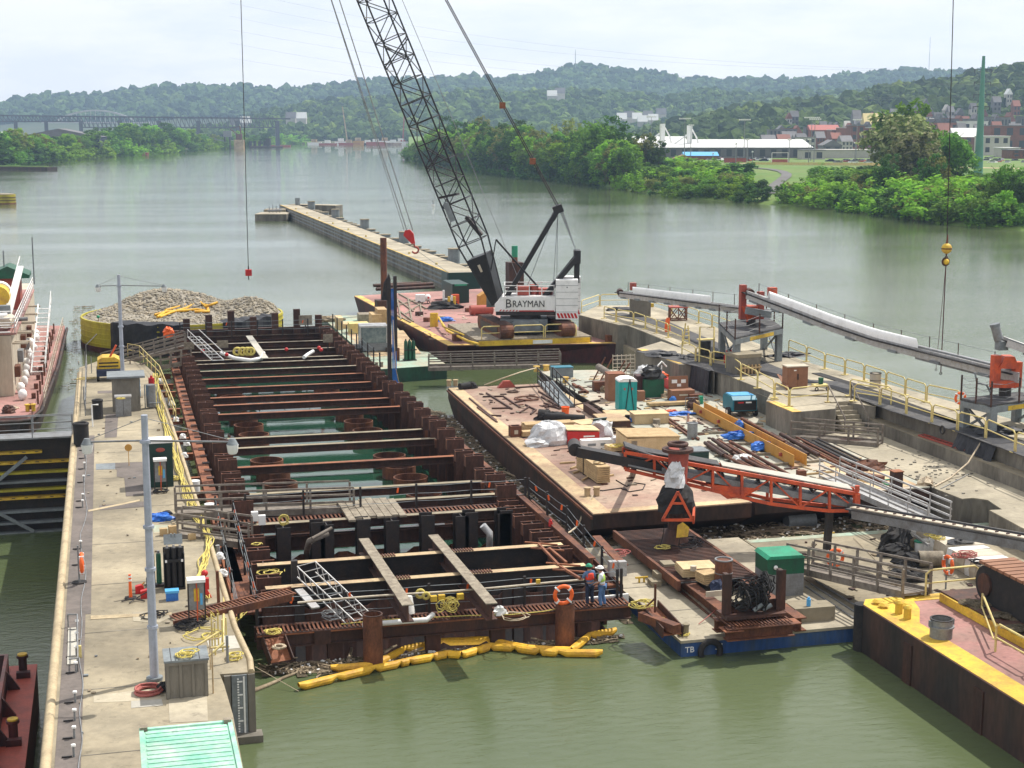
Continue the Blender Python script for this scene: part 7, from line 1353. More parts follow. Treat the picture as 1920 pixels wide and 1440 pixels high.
# channel boxes at the seam
a,b=W(1098,770,Z1),W(1142,800,Z1); solo('rusty_channel',BE(a+V((0,0,.25)),b+V((0,0,.25)),.35,.5),M.rust_dark,'dark rusty channel running back from the open rusty box','channel')
b=W(1158,812,Z1); o=thing('open_rust_box','rusty steel box with open compartments and a pale lid at the barge seam','steel box',b,-.05); part('frame',BX(-.85,.85,0,.1,0,.75).bx(-.85,-.75,.1,2.4,0,.75).bx(.75,.85,.1,2.4,0,.75).bx(-.85,.85,2.4,2.5,0,.75),M.rust_dark,o); part('lid',BX(-.95,.8,-.05,2.6,.755,.8),M.deck_tan,o); part('slots',BX(-.5,.6,-.015,-.003,.35,.38).bx(-.5,.6,-.015,-.003,.1,.14),M.deck_tan,o)
q=MB(); q.coil(W(1113,765,Z1),.5,.03,3,.3); solo('cable_loop',q,M.rust_dark,'loose dark cable loop beside the rusty channel','cable'); q=MB(); q.cyl(W(1176,792,Z2),.16,.5,12); solo('black_canister',q,M.rubber,'black canister at the corner of the open rusty box','canister')
stack('sheet_stack','pale plywood panels behind the open rusty box',1165,788,Z2,1.6,2.2,3,.06,M.plywood,-.1)
b=W(1222,795,Z2); o=thing('plywood_crate','plywood crate with pale lid behind the toilet','crate',b,-.08); part('body',BX(-1.15,1.15,0,1.3,0,.62),M.plywood,o); part('lid',BX(-1.2,1.2,-.05,1.35,.624,.68),M.plywood,o)
q=MB(); q.lump(W(1198,790,Z2),2.0,.8,.3,18,6,.4); solo('blue_tarp',q,M.blue_tarp,'blue tarp strip in front of the toilet and the plywood crate','tarp')
b=W(1225,852,Z2); o=thing('plywood_crate','large tan plywood crate with a sloped top behind the conveyor truss','crate',b,-.06); part('body',BX(-1.6,1.6,0,2.6,0,1.0),M.plywood,o); part('lid',MB().box((0,1.3,1.06),(3.3,2.7,.07),0,0,.03),M.lumber,o); part('end_slots',BX(-1.35,-1.0,-.02,-.003,.15,.45).bx(-1.35,-1.0,-.02,-.003,.55,.85),M.old_wood,o)
q=MB(); 
for k in range(6): q.beam(W(1225+U(-8,8),795,Z2+.1),W(1250+U(-10,10),815,Z2+.12),.08,.08)
q.cyl(W(1231,797,Z2),.25,.4,12); solo('rope_and_stakes',q,M.old_wood,'tangle of stakes and a white pot between the two plywood crates','stakes')
# toilet
b=W(1177,772,Z2); o=thing('portable_toilet','turquoise portable toilet with a white roof on the cluttered barge','portable toilet',b,-.12)
part('body',BX(-.62,.62,0,1.25,.05,2.05),M.teal,o); part('roof',MB().prof([(-.66,2.06),(.66,2.06),(.62,2.16),(.3,2.3),(-.3,2.3),(-.62,2.16)],(0,-.05,0),(1,0,0),(0,0,1),(0,1.35,0)),M.white,o); part('door',BX(-.42,.42,-.035,-.003,.12,1.95),M.teal,o); q=MB()
for x in(-.6,-.5,.5,.6): q.bx(x-.02,x+.02,-.03,-.003,.1,2.0)
part('ribs',q,M.teal,o); q=MB(); q.tube([(.1,-.05,2.25),(-.18,-.12,.05)],.03,6); q.tube([(.12,-.05,2.25),(.4,-.12,.1)],.03,6); part('straps',q,M.black,o); part('sticker',BX(-.3,-.18,-.05,-.037,1.5,1.65).bx(.2,.34,-.05,-.037,1.5,1.65),M.hose_red,o)
b=W(1156,752,Z2); o=thing('brown_cabinet','tall brown jobsite cabinet behind the toilet at left','cabinet',b,-.1); part('body',BX(-.6,.6,0,1.2,0,1.9),M.crate_brown,o); part('top',BX(-.62,.62,-.02,1.22,1.904,1.95),M.rust_orange,o)
b=W(1226,745,Z2); o=thing('dark_green_bin','dark green box with a black cover right of the toilet','box',b,-.08); part('body',BX(-.75,.75,0,1.3,0,1.3),M.green_dark,o); part('cover',MB().lump((0,.6,1.3),1.7,1.5,.9,14,6,.25),M.black,o)
b=W(1200,745,Z2); boxat('dark_red_box','dark red box between the toilet and the dark green box','box',1203,744,Z2,.7,1,1.5,M.hull_maroon,-.1)
boxat('small_brown_carton','small brown carton just right of the toilet','carton',1203,752,Z2,.5,.5,.7,M.crate_brown,-.1)
q=MB(); q.lump(W(1213,712,Z2),2.0,1.3,1.1,16,6,.2); solo('silver_cover',q,M.silver_tarp,'silver covered heap behind the dark green box','heap')
b=W(1240,725,Z2); o=thing('white_umbrella_frame','white round frame with an orange basket behind the dark green box','frame',b); part('stand',CY((0,0,0),.05,1.6,8).tube([(-.4,0,1.5),(0,0,1.9),(.4,0,1.5)],.06,6),M.white,o); part('basket',MB().lump((0,.3,.6),1.2,.9,.5,14,5,.2),M.orange,o)
q=MB(); a,b=W(1243,722,Z2),W(1263,735,Z2); q.beam(a+V((0,0,.4)),b+V((0,0,.35)),.3,.75); solo('red_safety_mesh',q,M.red,'bright red rolled mesh between the green box and the brown tool chest','mesh')
b=W(1281,751,Z2); o=thing('tool_chest','open brown tool chest with white notes inside its lid','tool chest',b,-.04); part('body',BX(-.85,.85,0,1.0,0,.72),M.crate_brown,o); part('lid',MB().box((-.05,1.02,1.15),(1.45,.06,.9),0,-.1),M.crate_brown,o); part('notes',BX(-.55,-.15,.96,.985,1.1,1.35).bx(.15,.5,.96,.985,1.1,1.35).bx(-.15,.15,.96,.985,.85,1.05),M.white,o); part('lettering_band',BX(-.3,.35,-.02,-.003,.35,.45),M.cream,o)
boxat('rusty_tray','low rusty tray at the right foot of the brown tool chest','tray',1306,752,Z2,1.0,.9,.45,M.rust,-.04); stack('timber_skids','long pale timbers in front of the brown tool chest',1265,762,Z2,3.8,.6,1,.2,M.lumber,.0,n=2)
q=MB(); p=W(1314,757,Z2); q.cyl(p,.17,.55,12); solo('green_paint_can',q,M.green_top,'green topped white can beside the long pale timbers','can'); q=MB(); p=W(1262,752,Z2); q.lump(p,.5,.4,.35); solo('blue_bag',q,M.blue,'small blue bag beside the tool chest','bag')
q=MB(); q.lump(W(1256,744,Z2),1.4,.9,.3,14,5,.4); solo('scrap_wood',q,M.stick,'scrap wood heap under the red mesh','scrap wood')
b=W(1298,767,Z2); o=thing('generator_frame','small rusty generator in a pipe frame beside the green topped can','generator',b); part('engine',MB().lump((0,0,.1),.9,.7,.6,12,5,.2),M.rust_dark,o); part('pipe_frame',TB([(-.5,0,0),(-.5,0,.8),(.5,0,.8),(.5,0,0)],.03,6),M.gray_steel,o)
b=W(1298,822,Z2); drum('gray_drum','gray steel drum standing between the crates and the long trough',1298,822,Z2,.32,.95,M.gray_steel)
q=MB(); q.lump(W(1275,778,Z2),2.0,.7,.22,18,6,.4); solo('blue_tarp',q,M.blue_tarp,'blue tarp and ropes lying left of the gray drum','tarp'); q=MB(); q.lump(W(1258,772,Z2),.8,.4,.15,12,4,.4); solo('red_rag',q,M.orange_paint,'reddish rag beside the blue tarp near the pale timbers','rag')
strewn('red_angle_bars','rusty angle bars between the large plywood crate and the gray drum',[((1245,780),(1310,826)),((1250,790),(1300,825)),((1290,795),(1292,760))],Z2,M.rust,'bars',.06)
a,b=W(1310,774,Z2),W(1500,876,Z2); d=(b-a).normalized(); s=d.cross(V((0,0,1))); o=thing('long_trough_beam','long amber steel trough beam lying across the cluttered barge','trough beam',(a+b)/2)
part('bottom',BE(a+V((0,0,.06)),b+V((0,0,.06)),.75,.05),M.deck_tan,o,True)
for k in(-1,1): part('side',BE(a+s*k*.38+V((0,0,.38)),b+s*k*.38+V((0,0,.38)),.05,.66),M.amber,o,True)
for k in range(5): p=a.lerp(b,.1+k*.2)+s*.42; part('lug',MB().box(p+V((0,0,.4)),(.3,.14,.2)),M.red_dull,o,True)
for k,(x,y,lb) in enumerate([(1385,822,'large blue tarp hanging over the middle of the amber trough'),(1430,842,'smaller blue tarp piece right of the middle of the amber trough')]): q=MB(); q.lump(W(x,y,Z2+.1),1.9-k*.5,.7,.45,18,6,.35); solo('blue_tarp',q,M.blue_tarp,lb,'tarp')
q=MB(); q.lump(W(1386,803,Z2+.3),.3,1.2,.5,10,5,.3); solo('blue_strip',q,M.blue_tarp,'narrow blue tarp strip on the upper part of the amber trough','tarp')
bars('pipe_bundle','rusty pipe bundle in front of the amber trough, longest of the deck pipes',(1362,838),(1490,912),Z2,5,.2,.09,M.rust,rise=.12); bars('pipe_bundle','short dark pipe bundle left of the longest rusty pipes',(1335,838),(1370,862),Z2,4,.25,.12,M.rust_dark,rise=.1); bars('pipe_bundle','rusty pipes behind the amber trough',(1390,795),(1470,840),Z2,3,.22,.1,M.rust,rise=.12); bars('pipe_bundle','dark brown channels right of the amber trough',(1455,822),(1525,862),Z2,4,.25,.11,M.rust_dark,rise=.1); bars('rod_bundle','long bundle of dark rods at the right side of the cluttered barge',(1520,832),(1612,878),Z2,9,.14,.06,M.steel_dark,rise=.15); bars('rod_bundle','reddish bars between the channels and the dark rods',(1490,828),(1590,880),Z2,4,.2,.07,M.rust,rise=.1)
bars('pipe_bundle','short pipes with white wrapping below the blue tarps',(1372,862),(1430,892),Z2,4,.22,.1,M.rust,rise=.1); q=MB(); q.lump(W(1392,868,Z2),1.3,.9,.5,14,6,.35); solo('white_rag',q,M.white,'white wrapping on the short pipes below the blue tarps','wrapping')
strewn('cross_timbers','cross timbers carrying the pipes on the cluttered barge',[((1340,800),(1430,797)),((1300,815),(1370,812)),((1345,835),(1500,832)),((1340,857),(1520,850)),((1400,878),(1560,864)),((1480,905),(1560,900))],Z2,M.old_wood,'timbers',.07)
q=MB(); q.lump(W(1410,815,Z2),0.9,.5,.25); solo('red_lumps',q,M.rust,'small rusty scrap on the cross timbers','scrap'); boxat('gray_box','dark gray green box behind the conveyor truss','box',1311,875,Z2,1.15,1.3,.85,M.green_black,-.04,lid=M.gray_paint)
q=MB(); q.lump(W(1625,880,Z2),2.2,1.0,.5,18,6,.4); q.beam(W(1590,888,Z2+.2),W(1655,900,Z2+.2),.4,.4); solo('scrap_steel',q,M.rust,'heap of rusty scrap steel at the end of the dark rods','scrap'); strewn('board_scraps','scattered boards at the near end of the cluttered barge',[((1520,890),(1570,885)),((1530,900),(1600,892)),((1545,912),(1620,905)),((1480,895),(1520,890)),((1585,905),(1640,900))],Z2,M.lumber,'boards',.05)
b=W(1684,922,Z2); o=thing('square_post','tall rusty square bitt at the near corner of the cluttered barge','bitt',b); part('post',BX(-.26,.26,0,.5,0,1.05),M.rust_dark,o); part('cap',BX(-.3,.3,-.04,.54,1.055,1.1),M.rust_orange,o)
b=W(1505,898,Z2); boxat('square_post','short rusty square bitt near the end of the longest pipes','bitt',1505,898,Z2,.45,.4,.45,M.rust)
q=MB(); q.tube([W(x,y,Z2+.05) for x,y in [(1675,898),(1655,900),(1650,904),(1665,909),(1685,912)]],.04,6); solo('green_hose',q,M.green_top,'green hose loop behind the tall rusty bitt','hose'); q=MB(); q.lump(W(1736,908,Z2),.9,.6,.4,12,5,.4); q.tube([W(1690,907,Z2),W(1710,910,Z2),W(1735,912,Z2)],.04,5); solo('rope_heap',q,M.rope_pale,'tan rope heap at the corner of the cluttered barge','rope')
q=MB()
for k in range(7): q.cyl(W(1440+U(-40,60),800+U(-8,14),Z2),.1+.03*k,.1,8)
b=W(1473,806,Z2); q=MB(); q.bx(b.x-.35,b.x+.35,b.y,b.y+.3,b.z,b.z+.2); solo('rusty_bracket',q,M.rust,'rusty bracket on the pale deck below the blue compressor','bracket'); q=MB(); q.coil(W(1340,808,Z2),.6,.03,4,.35); solo('wire_coil',q,M.rust_dark,'loose wire coil right of the gray drum','coil')
for x,y,w_ in [(1415,800,1.0),(1440,790,.9),(1365,800,.7)]: solo('deck_plate',MB().box(W(x,y,Z2)+V((0,0,.03)),(w_,.7,.04),.3),M.deck_tan,{1415:'tan plate left of the rusty bracket',1440:'tan plate nearest the blue compressor',1365:'tan plate behind the amber trough'}[x],'plate')
# blue compressor
b=W(1396,783,Z2); o=thing('blue_compressor','blue towable compressor on two wheels beside the concrete block','compressor',b,-.06)
part('body',MB().prof([(0,.45),(2.0,.45),(2.0,1.2),(1.7,1.42),(.3,1.42),(0,1.2)],(-.85,0,0),(0,1,0),(0,0,1),(1.7,0,0)),M.teal_blue,o); part('front_panel',BX(-.75,.8,-.03,-.003,.5,1.15),M.black,o); part('roof',BX(-.75,.75,.35,1.65,1.425,1.46),M.blue_light,o); part('badge',BX(-.5,-.1,-.045,-.033,.98,1.07),M.red,o); part('badge',BX(.05,.45,-.045,-.033,.98,1.07),M.white,o)
for x in(-.95,.95): w2=part('wheel',TB([(x-.1,.55,.33),(x+.1,.55,.33)],.33,16),M.rubber,o); part('rim',TB([(x-.11,.55,.33),(x+.11,.55,.33)],.15,10),M.white,w2)
part('axle_frame',BX(-.85,.85,.2,1.9,.35,.44),M.steel_dark,o)
# jib pipes and lattice at the far end
b=W(1140,705,Z2); o=thing('pipe_trestle','trestle with a slanting gray pipe at the far end of the cluttered barge','trestle',b); part('pipe',TB([W(1122,688,Z2+1.3),W(1165,715,Z2+.9)],.26,12),M.weathered,o,True); q=MB()
for a,b2 in [((1113,712),(1135,670)),((1125,715),(1148,672)),((1150,712),(1172,676)),((1120,700),(1168,700)),((1160,712),(1182,680))]: q.beam(W(*a,Z2),C(*b2,YC(W(*a,Z2))),.1,.1)
part('legs',q,M.rust,o,True)
b=W(1170,705,Z2); o=thing('lattice_panel','pale lattice panel leaning at the far end of the cluttered barge','panel',b); q=MB()
for k in range(6): q.beam((-.9,0,.1+k*.3),(.9,.1,.1+k*.3),.05,.06); q.beam((-.9+k*.36,0,0),(-.9+k*.36,.1,1.7),.05,.06)
part('slats',q,M.cream,o)
boxat('gray_blue_box','gray blue low box near the far bitts of the cluttered barge','box',1056,708,Z2,1.6,1.0,.75,M.gray_paint,-.04,lid=M.teal_blue)
strewn('angle_irons','short zigzag angle irons in the middle of the cluttered barge',[((1074,722),(1082,728)),((1084,726),(1094,733)),((1092,732),(1102,738)),((1085,738),(1098,736))],Z2,M.rust,'angle irons',.09); boxat('rust_scrap_box','rusty scrap box left of the tall brown cabinet','box',1128,734,Z2,1.1,.8,.7,M.rust,-.1); q=MB(); q.lump(W(1137,735,Z2),.8,.7,.5,12,5,.4); solo('scrap_wood',q,M.stick,'scrap boards against the rusty scrap box','scrap wood')
# RIVER WALL AND LOCK WORKS (right)
ZR,ZL,ZA=3.6,2.65,1.9
o=thing('river_wall','concrete river wall with yellow rails and a lower ledge at right','lock wall',W(1640,790,ZA))
near=[(1085,590),(1160,609),(1176,610),(1270,647),(1341,695),(1449,737),(1560,742)]
far=[(2080,850),(1920,793),(1803,758),(1524,682),(1462,660),(1349,616),(1218,572),(1120,573)]
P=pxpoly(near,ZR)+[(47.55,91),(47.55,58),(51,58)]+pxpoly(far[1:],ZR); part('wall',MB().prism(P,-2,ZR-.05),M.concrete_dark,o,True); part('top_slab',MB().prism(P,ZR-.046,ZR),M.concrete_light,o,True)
P=[(46.7,58),(46.7,89.5),(47.54,89.5),(47.54,58)]; part('ledge',MB().prism(P,-2,ZL),M.concrete_dark,o,True); part('ledge_top',MB().prism(P,ZL+.004,ZL+.03),M.concrete,o,True)
P=pxpoly([(1164,625),(1237,650),(1262,650),(1176,620)],ZL); part('ledge',MB().prism(P,-2,ZL),M.concrete,o,True)
o=thing('concrete_apron','wide pale concrete apron in front of the lower ledge of the river wall','apron',W(1700,860,ZA)); P=pxpoly([(1757,919),(1804,937),(1824,935),(1852,939),(1879,957),(1855,958),(1916,991),(2080,1060),(2080,985),(1920,924),(1772,866),(1691,830),(1625,802),(1560,790),(1470,790)],ZA-.05)
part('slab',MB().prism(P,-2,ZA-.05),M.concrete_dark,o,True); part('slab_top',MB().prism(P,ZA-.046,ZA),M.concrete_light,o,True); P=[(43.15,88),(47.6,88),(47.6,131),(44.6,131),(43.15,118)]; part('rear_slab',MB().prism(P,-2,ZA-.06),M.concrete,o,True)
q=MB()
for k in range(110): p=W(rnd.gauss(1765,50),rnd.gauss(882,18),ZA); s=U(.03,.09); q.bx(p.x-s,p.x+s,p.y-s*.7,p.y+s*.7,ZA+.002,ZA+s*.8)
ob=solo('gravel_crumbs',q,M.rock_dark,'dark crumbs of stone scattered over the pale apron','gravel'); ob['kind']='stuff'
# pier 1 (yellow edge)
def pier(label,pts,z,edge,z0=-2,m='concrete_dark'):
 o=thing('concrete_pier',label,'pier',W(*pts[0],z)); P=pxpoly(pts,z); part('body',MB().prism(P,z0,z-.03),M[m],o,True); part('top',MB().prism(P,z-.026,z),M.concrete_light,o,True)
 if edge: a,b=W(*edge[0],z),W(*edge[1],z); part('yellow_edge',BE(a+V((.3,0,.02)),b+V((.3,0,.02)),.6,.03),M.yellow_edge,o,True)
 return o
pier('concrete pier with a yellow edge beside the far end of the cluttered barge',[(1193,654),(1273,683),(1297,683),(1340,697),(1330,670),(1240,640)],ZR+.02,((1195,655),(1272,682)))
pier('short concrete block with a rounded top behind the blue compressor',[(1325,698),(1372,716),(1384,711),(1338,694)],3.0,None)
pier('narrow concrete block left of the yellow edged platform',[(1418,736),(1440,745),(1455,740),(1432,732)],3.2,None)
pf=pier('concrete platform with a yellow edge and rails beside the concrete stairs',[(1437,752),(1486,773),(1566,766),(1570,752),(1642,762),(1642,745),(1450,728)],ZR-.1,((1438,753),(1486,773)))
# stairs
b=W(1605,812,ZA); o=thing('concrete_stairs','small concrete stairs with two steel handrails beside the platform','stairs',b)
for k in range(7): part('step',BX(-.75,.75,k*.34,k*.34+.36,0,.24*(k+1)),M['concrete_light' if k%1==0 else 'concrete'],o)
for x in(-.85,.8): part('handrail',TB([(x,-.1,.0),(x,-.1,1.0),(x,2.4,2.75),(x,2.4,1.7)],.05,6),M.weathered,o)
q=MB().lump(W(1571,800,ZA),.8,.6,.9,12,6,.4); solo('green_weed',q,LEAF['lime'],'bright green weed growing between the platform and the stairs','weed')
gangway('gangway','weathered gangway lying on the barge deck in front of the platform',W(1488,818,2.0),W(1650,832,2.0),1.2,M.weathered,n=3,rails=(1.05,.6)); solo('ramp_plate',MB().box(W(1560,826,ZA)+V((1.2,-.6,.12)),(1.6,1.0,.05),.1),M.rust_dark,'dark plate on the deck beside the weathered gangway','plate')
# belts and mats
def ribbon(name,label,pts,z,w_,m,cat,th=.04):
 pts=[W(x,y,z) for x,y in pts]; vs=[]
 for i,p in enumerate(pts):
  d=(pts[min(i+1,len(pts)-1)]-pts[max(i-1,0)]); d.z=0; d.normalize(); r=V((d.y,-d.x,0))*(w_/2*(1+.15*math.sin(i*2.1)))
  for s_,h in((1,0),(-1,0),(-1,th),(1,th)): vs.append(p+r*s_+V((0,0,.006+h)))
 q=MB(); n=len(pts); q.add(vs,[(4*i+j,4*i+(j+1)%4,4*i+4+(j+1)%4,4*i+4+j) for i in range(n-1) for j in range(4)]+[(3,2,1,0),(4*n-4,4*n-3,4*n-2,4*n-1)]); return solo(name,q,m,label,cat)
ribbon('belt_mat','long dark rubber belt laid along the top of the river wall',[(1150,588),(1230,604),(1290,628),(1350,655),(1430,690),(1500,715),(1560,718),(1700,770),(1810,806),(1920,844),(2050,890)],ZR,2.0,M.mat_dark,'belt')
ribbon('belt_strip','narrow dark belt strip beside the long rubber belt on the river wall',[(1530,700),(1600,722),(1700,758),(1800,795),(1920,832),(2000,858)],ZR,.7,M.rubber,'belt')
ribbon('belt_mat','dark belt spread over the far concrete pier',[(1215,658),(1260,668),(1300,680),(1340,688),(1400,705)],ZR+.03,2.2,M.mat_dark,'belt')
for k,(x,y,a,b_,h,lb) in enumerate([(1245,668,2.5,1.5,.35,'black cloth heap on the far concrete pier'),(1322,672,4,1.6,.4,'black cloth heap between the pier and the block'),(1160,582,2.5,1,.3,'dark cloth at the far end of the river wall'),(1480,668,3,1.2,.3,'dark cloth heap right of the left conveyor tower'),(1868,812,3,1.5,.4,'black cloth folds under the right conveyor tower')]): solo('black_cloth',MB().lump(W(x,y,ZR),a,b_,h,18,6,.35),M.fabric_black,lb,'cloth')
def drape(name,label,pts,z0,z1,m,cat,out=.25):
 a,b=W(*pts[0],z1),W(*pts[1],z1); n=14; vs=[]
 for i in range(n+1):
  t=i/n; p=a.lerp(b,t); p.x=max(p.x,47.5) if out>.3 else p.x; s_=math.sin(i*1.9)*.12
  for j in range(6): u=j/5; vs.append((p.x-out*u+s_*u-.02,p.y-.1*u+U(-.03,.03),z1+.05-(z1+.05-z0)*u+(.15*math.sin(i*.9)*u)))
  vs.append((p.x+1.2,p.y+.2,z1+.08))
 q=MB(); q.add(vs,[(i*7+j,(i+1)*7+j,(i+1)*7+j+1,i*7+j+1) for i in range(n) for j in range(5)]+[(i*7,i*7+6,(i+1)*7+6,(i+1)*7) for i in range(n)]); return solo(name,q,m,label,cat)
drape('black_drape','black cloth hanging down the wall between the far pier and the block',((1297,684),(1330,697)),1.9,ZR,M.fabric_black,'cloth'); drape('black_drape','big black cloth hanging from the rail down over the river wall above the red ladder',((1770,811),(1843,836)),2.68,ZR,M.fabric_black,'cloth',.5)
o=thing('red_ladder','red ladder lying on the lower ledge under the black cloth','ladder',W(1780,835,ZL)); a,b=W(1722,816,ZL+.1),W(1828,851,ZL+.1); q=MB(); s=V((.45,.15,0))
for k in(0,1): q.beam(a+s*k,b+s*k,.06,.1)
part('rails',q,M.red_dull,o,True); q=MB()
for k in range(17): p=a.lerp(b,k/16); q.beam(p,p+s,.06,.06)
part('rungs',q,M.hose_red,o,True)
q=MB(); q.tube([W(1843,823,ZR),W(1815,868,2.6),W(1782,896,ZA+.05),W(1752,912,ZA+.05)],.05,6); solo('pale_rope',q,M.rope_pale,'pale rope running down from the yellow rail across the apron to the barge','rope'); q=MB(); q.tube([W(1816,889,ZA+.03),W(1790,903,ZA+.03),W(1764,916,ZA+.03)],.025,5); solo('thin_line',q,M.gray_steel,'thin dark line on the apron near the barge corner','line')
# rails
def yrail(label,pts,z,h=1.15):
 P=[W(x,y,z) for x,y in pts]; o=thing('yellow_railing',label,'railing',P[0],0,'yellow railings on the river wall')
 for i,(a,b) in enumerate(zip(P,P[1:])):
  q=MB(); d=(b-a).normalized(); e=min(.2,(b-a).length/4); q.tube([a+d*.08,a+d*.08+V((0,0,h-.15)),a+d*(.08+e)+V((0,0,h)),b-d*(.08+e)+V((0,0,h)),b-d*.08+V((0,0,h-.15)),b-d*.08],.045,6); q.tube([a+d*.08+V((0,0,h*.5)),b-d*.08+V((0,0,h*.5))],.035,6); part('rail_panel',q,M.yellow_pale,o,True)
 for p in P: part('foot_plate',MB().box(p+V((0,0,.02)),(.5,.3,.04)),M.yellow_pale,o,True)
 return o
yrail('yellow railing along the far inner edge of the river wall above the crane barge',[(1132,597),(1155,604),(1188,609),(1210,617),(1231,625),(1253,633),(1280,645)],ZR)
yrail('yellow railing on the far concrete pier',[(1278,666),(1304,679),(1332,687),(1362,692)],ZR); yrail('yellow railing from the black drape to the yellow edged platform',[(1364,692),(1389,712),(1420,728),(1451,746)],ZR); yrail('yellow railing round the yellow edged platform',[(1452,749),(1479,762),(1554,754)],ZR-.08)
yrail('yellow railing along the outer river edge of the wall, right half',[(1478,664),(1512,678),(1546,692),(1584,703),(1620,714),(1661,728),(1697,741),(1736,754),(1801,768)],ZR); yrail('yellow railing along the outer river edge behind the left conveyor tower',[(1218,576),(1260,588),(1310,606),(1335,614),(1400,640),(1462,660)],ZR); yrail('yellow railing across the far end of the river wall',[(1090,586),(1124,574),(1180,573)],ZR)
yrail('yellow railing along the inner edge above the red ladder and black cloth',[(1600,752),(1650,760),(1699,777),(1747,793),(1795,808),(1848,823),(1903,848),(1965,872)],ZR); yrail('short yellow railing leading off the stairs landing',[(1592,742),(1672,760)],ZR)
b=W(1325,680,ZR); o=thing('yellow_stand','tall yellow frame stand with a dark drum inside near the far pier','stand',b); part('frame',TB([(-.6,0,0),(-.6,0,2.7),(.55,0,2.7),(.55,0,0)],.07,6).bx(-.65,.6,-.1,.5,1.7,1.78),M.yellow_pale,o); part('drum',CY((0,.3,.6),.4,1.0,16),M.black,o); part('base',BX(-.5,.5,0,.7,0,.55),M.concrete_dark,o)
q=MB(); b=W(1280,648,ZR); q.tube([b,b+V((.3,.2,1.8))],.06,6); q.tube([b+V((.6,0,0)),b+V((.5,.2,1.6))],.06,6)
for k in range(5): q.tube([b+V((.05+.05*k,0,.3*k+.2)),b+V((.58,0,.3*k+.2))],.04,5)
solo('yellow_ladder',q,M.yellow_pale,'short yellow ladder frame at the end of the far inner railing','ladder')
b=W(1252,622,ZR); solo('orange_marker',MB().lump(b,.5,.4,1.2,10,5,.2),M.orange,'orange wrapped post on the far inner railing','marker')
# concrete blocks / trestle
b=W(1201,594,ZR); o=thing('support_block','concrete block carrying the far end of the left conveyor','support block',b,-.25); zt=HT(b,559)-ZR; part('block',BX(-.95,.95,0,1.2,0,zt),M.concrete_dark,o); part('yellow_lamp',BX(.97,1.25,.2,.5,zt*.5,zt*.5+.35),M.yellow,o)
b=W(1272,601,ZR); o=thing('rust_trestle','rusty braced steel frame stand on the river wall under the left conveyor','trestle',b,-.25); w_=.75;h=1.15; q=MB()
for x in(-w_,w_):
 for y in(0,1.2): q.bx(x-.06,x+.06,y-.06,y+.06,0,h)
for y in(0,1.2):
 for x in(-w_,0): q.beam((x,y,.05),(x+w_,y,h-.05),.07,.07); q.beam((x,y,h-.05),(x+w_,y,.05),.07,.07)
 q.bx(-w_,w_,y-.05,y+.05,0,.08)
q.bx(-.04,.04,-.04,.04,0,h); part('frame',q,M.rust,o); part('top_plate',BX(-w_-.1,w_+.1,-.1,1.3,h+.002,h+.1),M.red_dull,o)
b=W(1404,703,ZR); o=thing('formwork_block','concrete block with wooden formwork under the left conveyor tower','block',b,.15); part('block',BX(-.95,.95,0,1.6,0,1.25),M.concrete_dark,o); part('cap',BX(-1.0,1.0,-.05,1.65,1.254,1.5),M.concrete,o); q=MB()
for k in range(6): q.bx(-.8+k*.3,-.68+k*.3,-.2,-.06,-.2,.75)
q.bx(-.85,.9,-.26,-.205,.5,.6); part('formwork',q,M.lumber,o)
q=MB(); b=W(1366,680,ZR); q.lump(b,.7,.6,1.0,12,6,.2); solo('red_pump_cover',q,M.red,'red covered pump beside the formwork block','pump')
b=W(1495,728,ZR); o=thing('site_cabinet','large brown two door site cabinet on the river wall','cabinet',b,-.03); part('body',BX(-.74,.74,0,.9,.05,1.45),M.crate_brown,o); part('door',BX(-.72,-.01,-.04,-.003,.1,1.4),M.crate_brown,o); part('door',BX(.01,.72,-.04,-.003,.1,1.4),M.crate_brown,o); part('latch',BX(-.06,.06,-.07,-.042,.6,1.0),M.rust_dark,o); part('label',BX(-.3,-.12,-.05,-.042,1.2,1.27),M.white,o); part('top_board',BX(-.78,.78,-.05,.95,1.454,1.53),M.cream,o)
q=MB()
for k in range(5): a=W(1458+k*4,718,ZR); q.beam(a+V((0,0,.6-.08*k)),W(1476,732,ZR)+V((0,0,.05+.05*k)),.12,.04)
solo('loose_boards',q,M.crate_brown,'loose boards leaning left of the large brown site cabinet','boards')
b=W(1541,733,ZR); o=thing('yellow_cart','small yellow hand cart with a green pail on the river wall','cart',b); part('bed',BX(-.5,.5,0,.6,.28,.42),M.yellow_pale,o); 
for x in(-.4,.4): part('wheel',MB().torus((x,-.03,.14),.11,.04,12,6,'y'),M.rubber,o)
q=MB(); q.tube([b+V((.05,.3,.43)),b+V((.05,.3,.85))],.15,12,True,.18); solo('green_pail',q,M.green_dark,'dark green pail on the small yellow hand cart','pail')
drum('white_trash_drum','white drum with a dark lid beside the outer river rail',1641,726,ZR,.38,.95,M.cream,M.steel_dark); life_ring(W(1798,768,ZR)+V((0,-.1,.75)),'red life ring on the outer rail left of the right conveyor tower',r=.33); q=MB(); q.torus(W(1767,806,ZR+.28),.22,.06,16,6,'x'); solo('spare_tyre',q,M.rubber,'small tyre standing against the inner rail of the river wall','tyre')
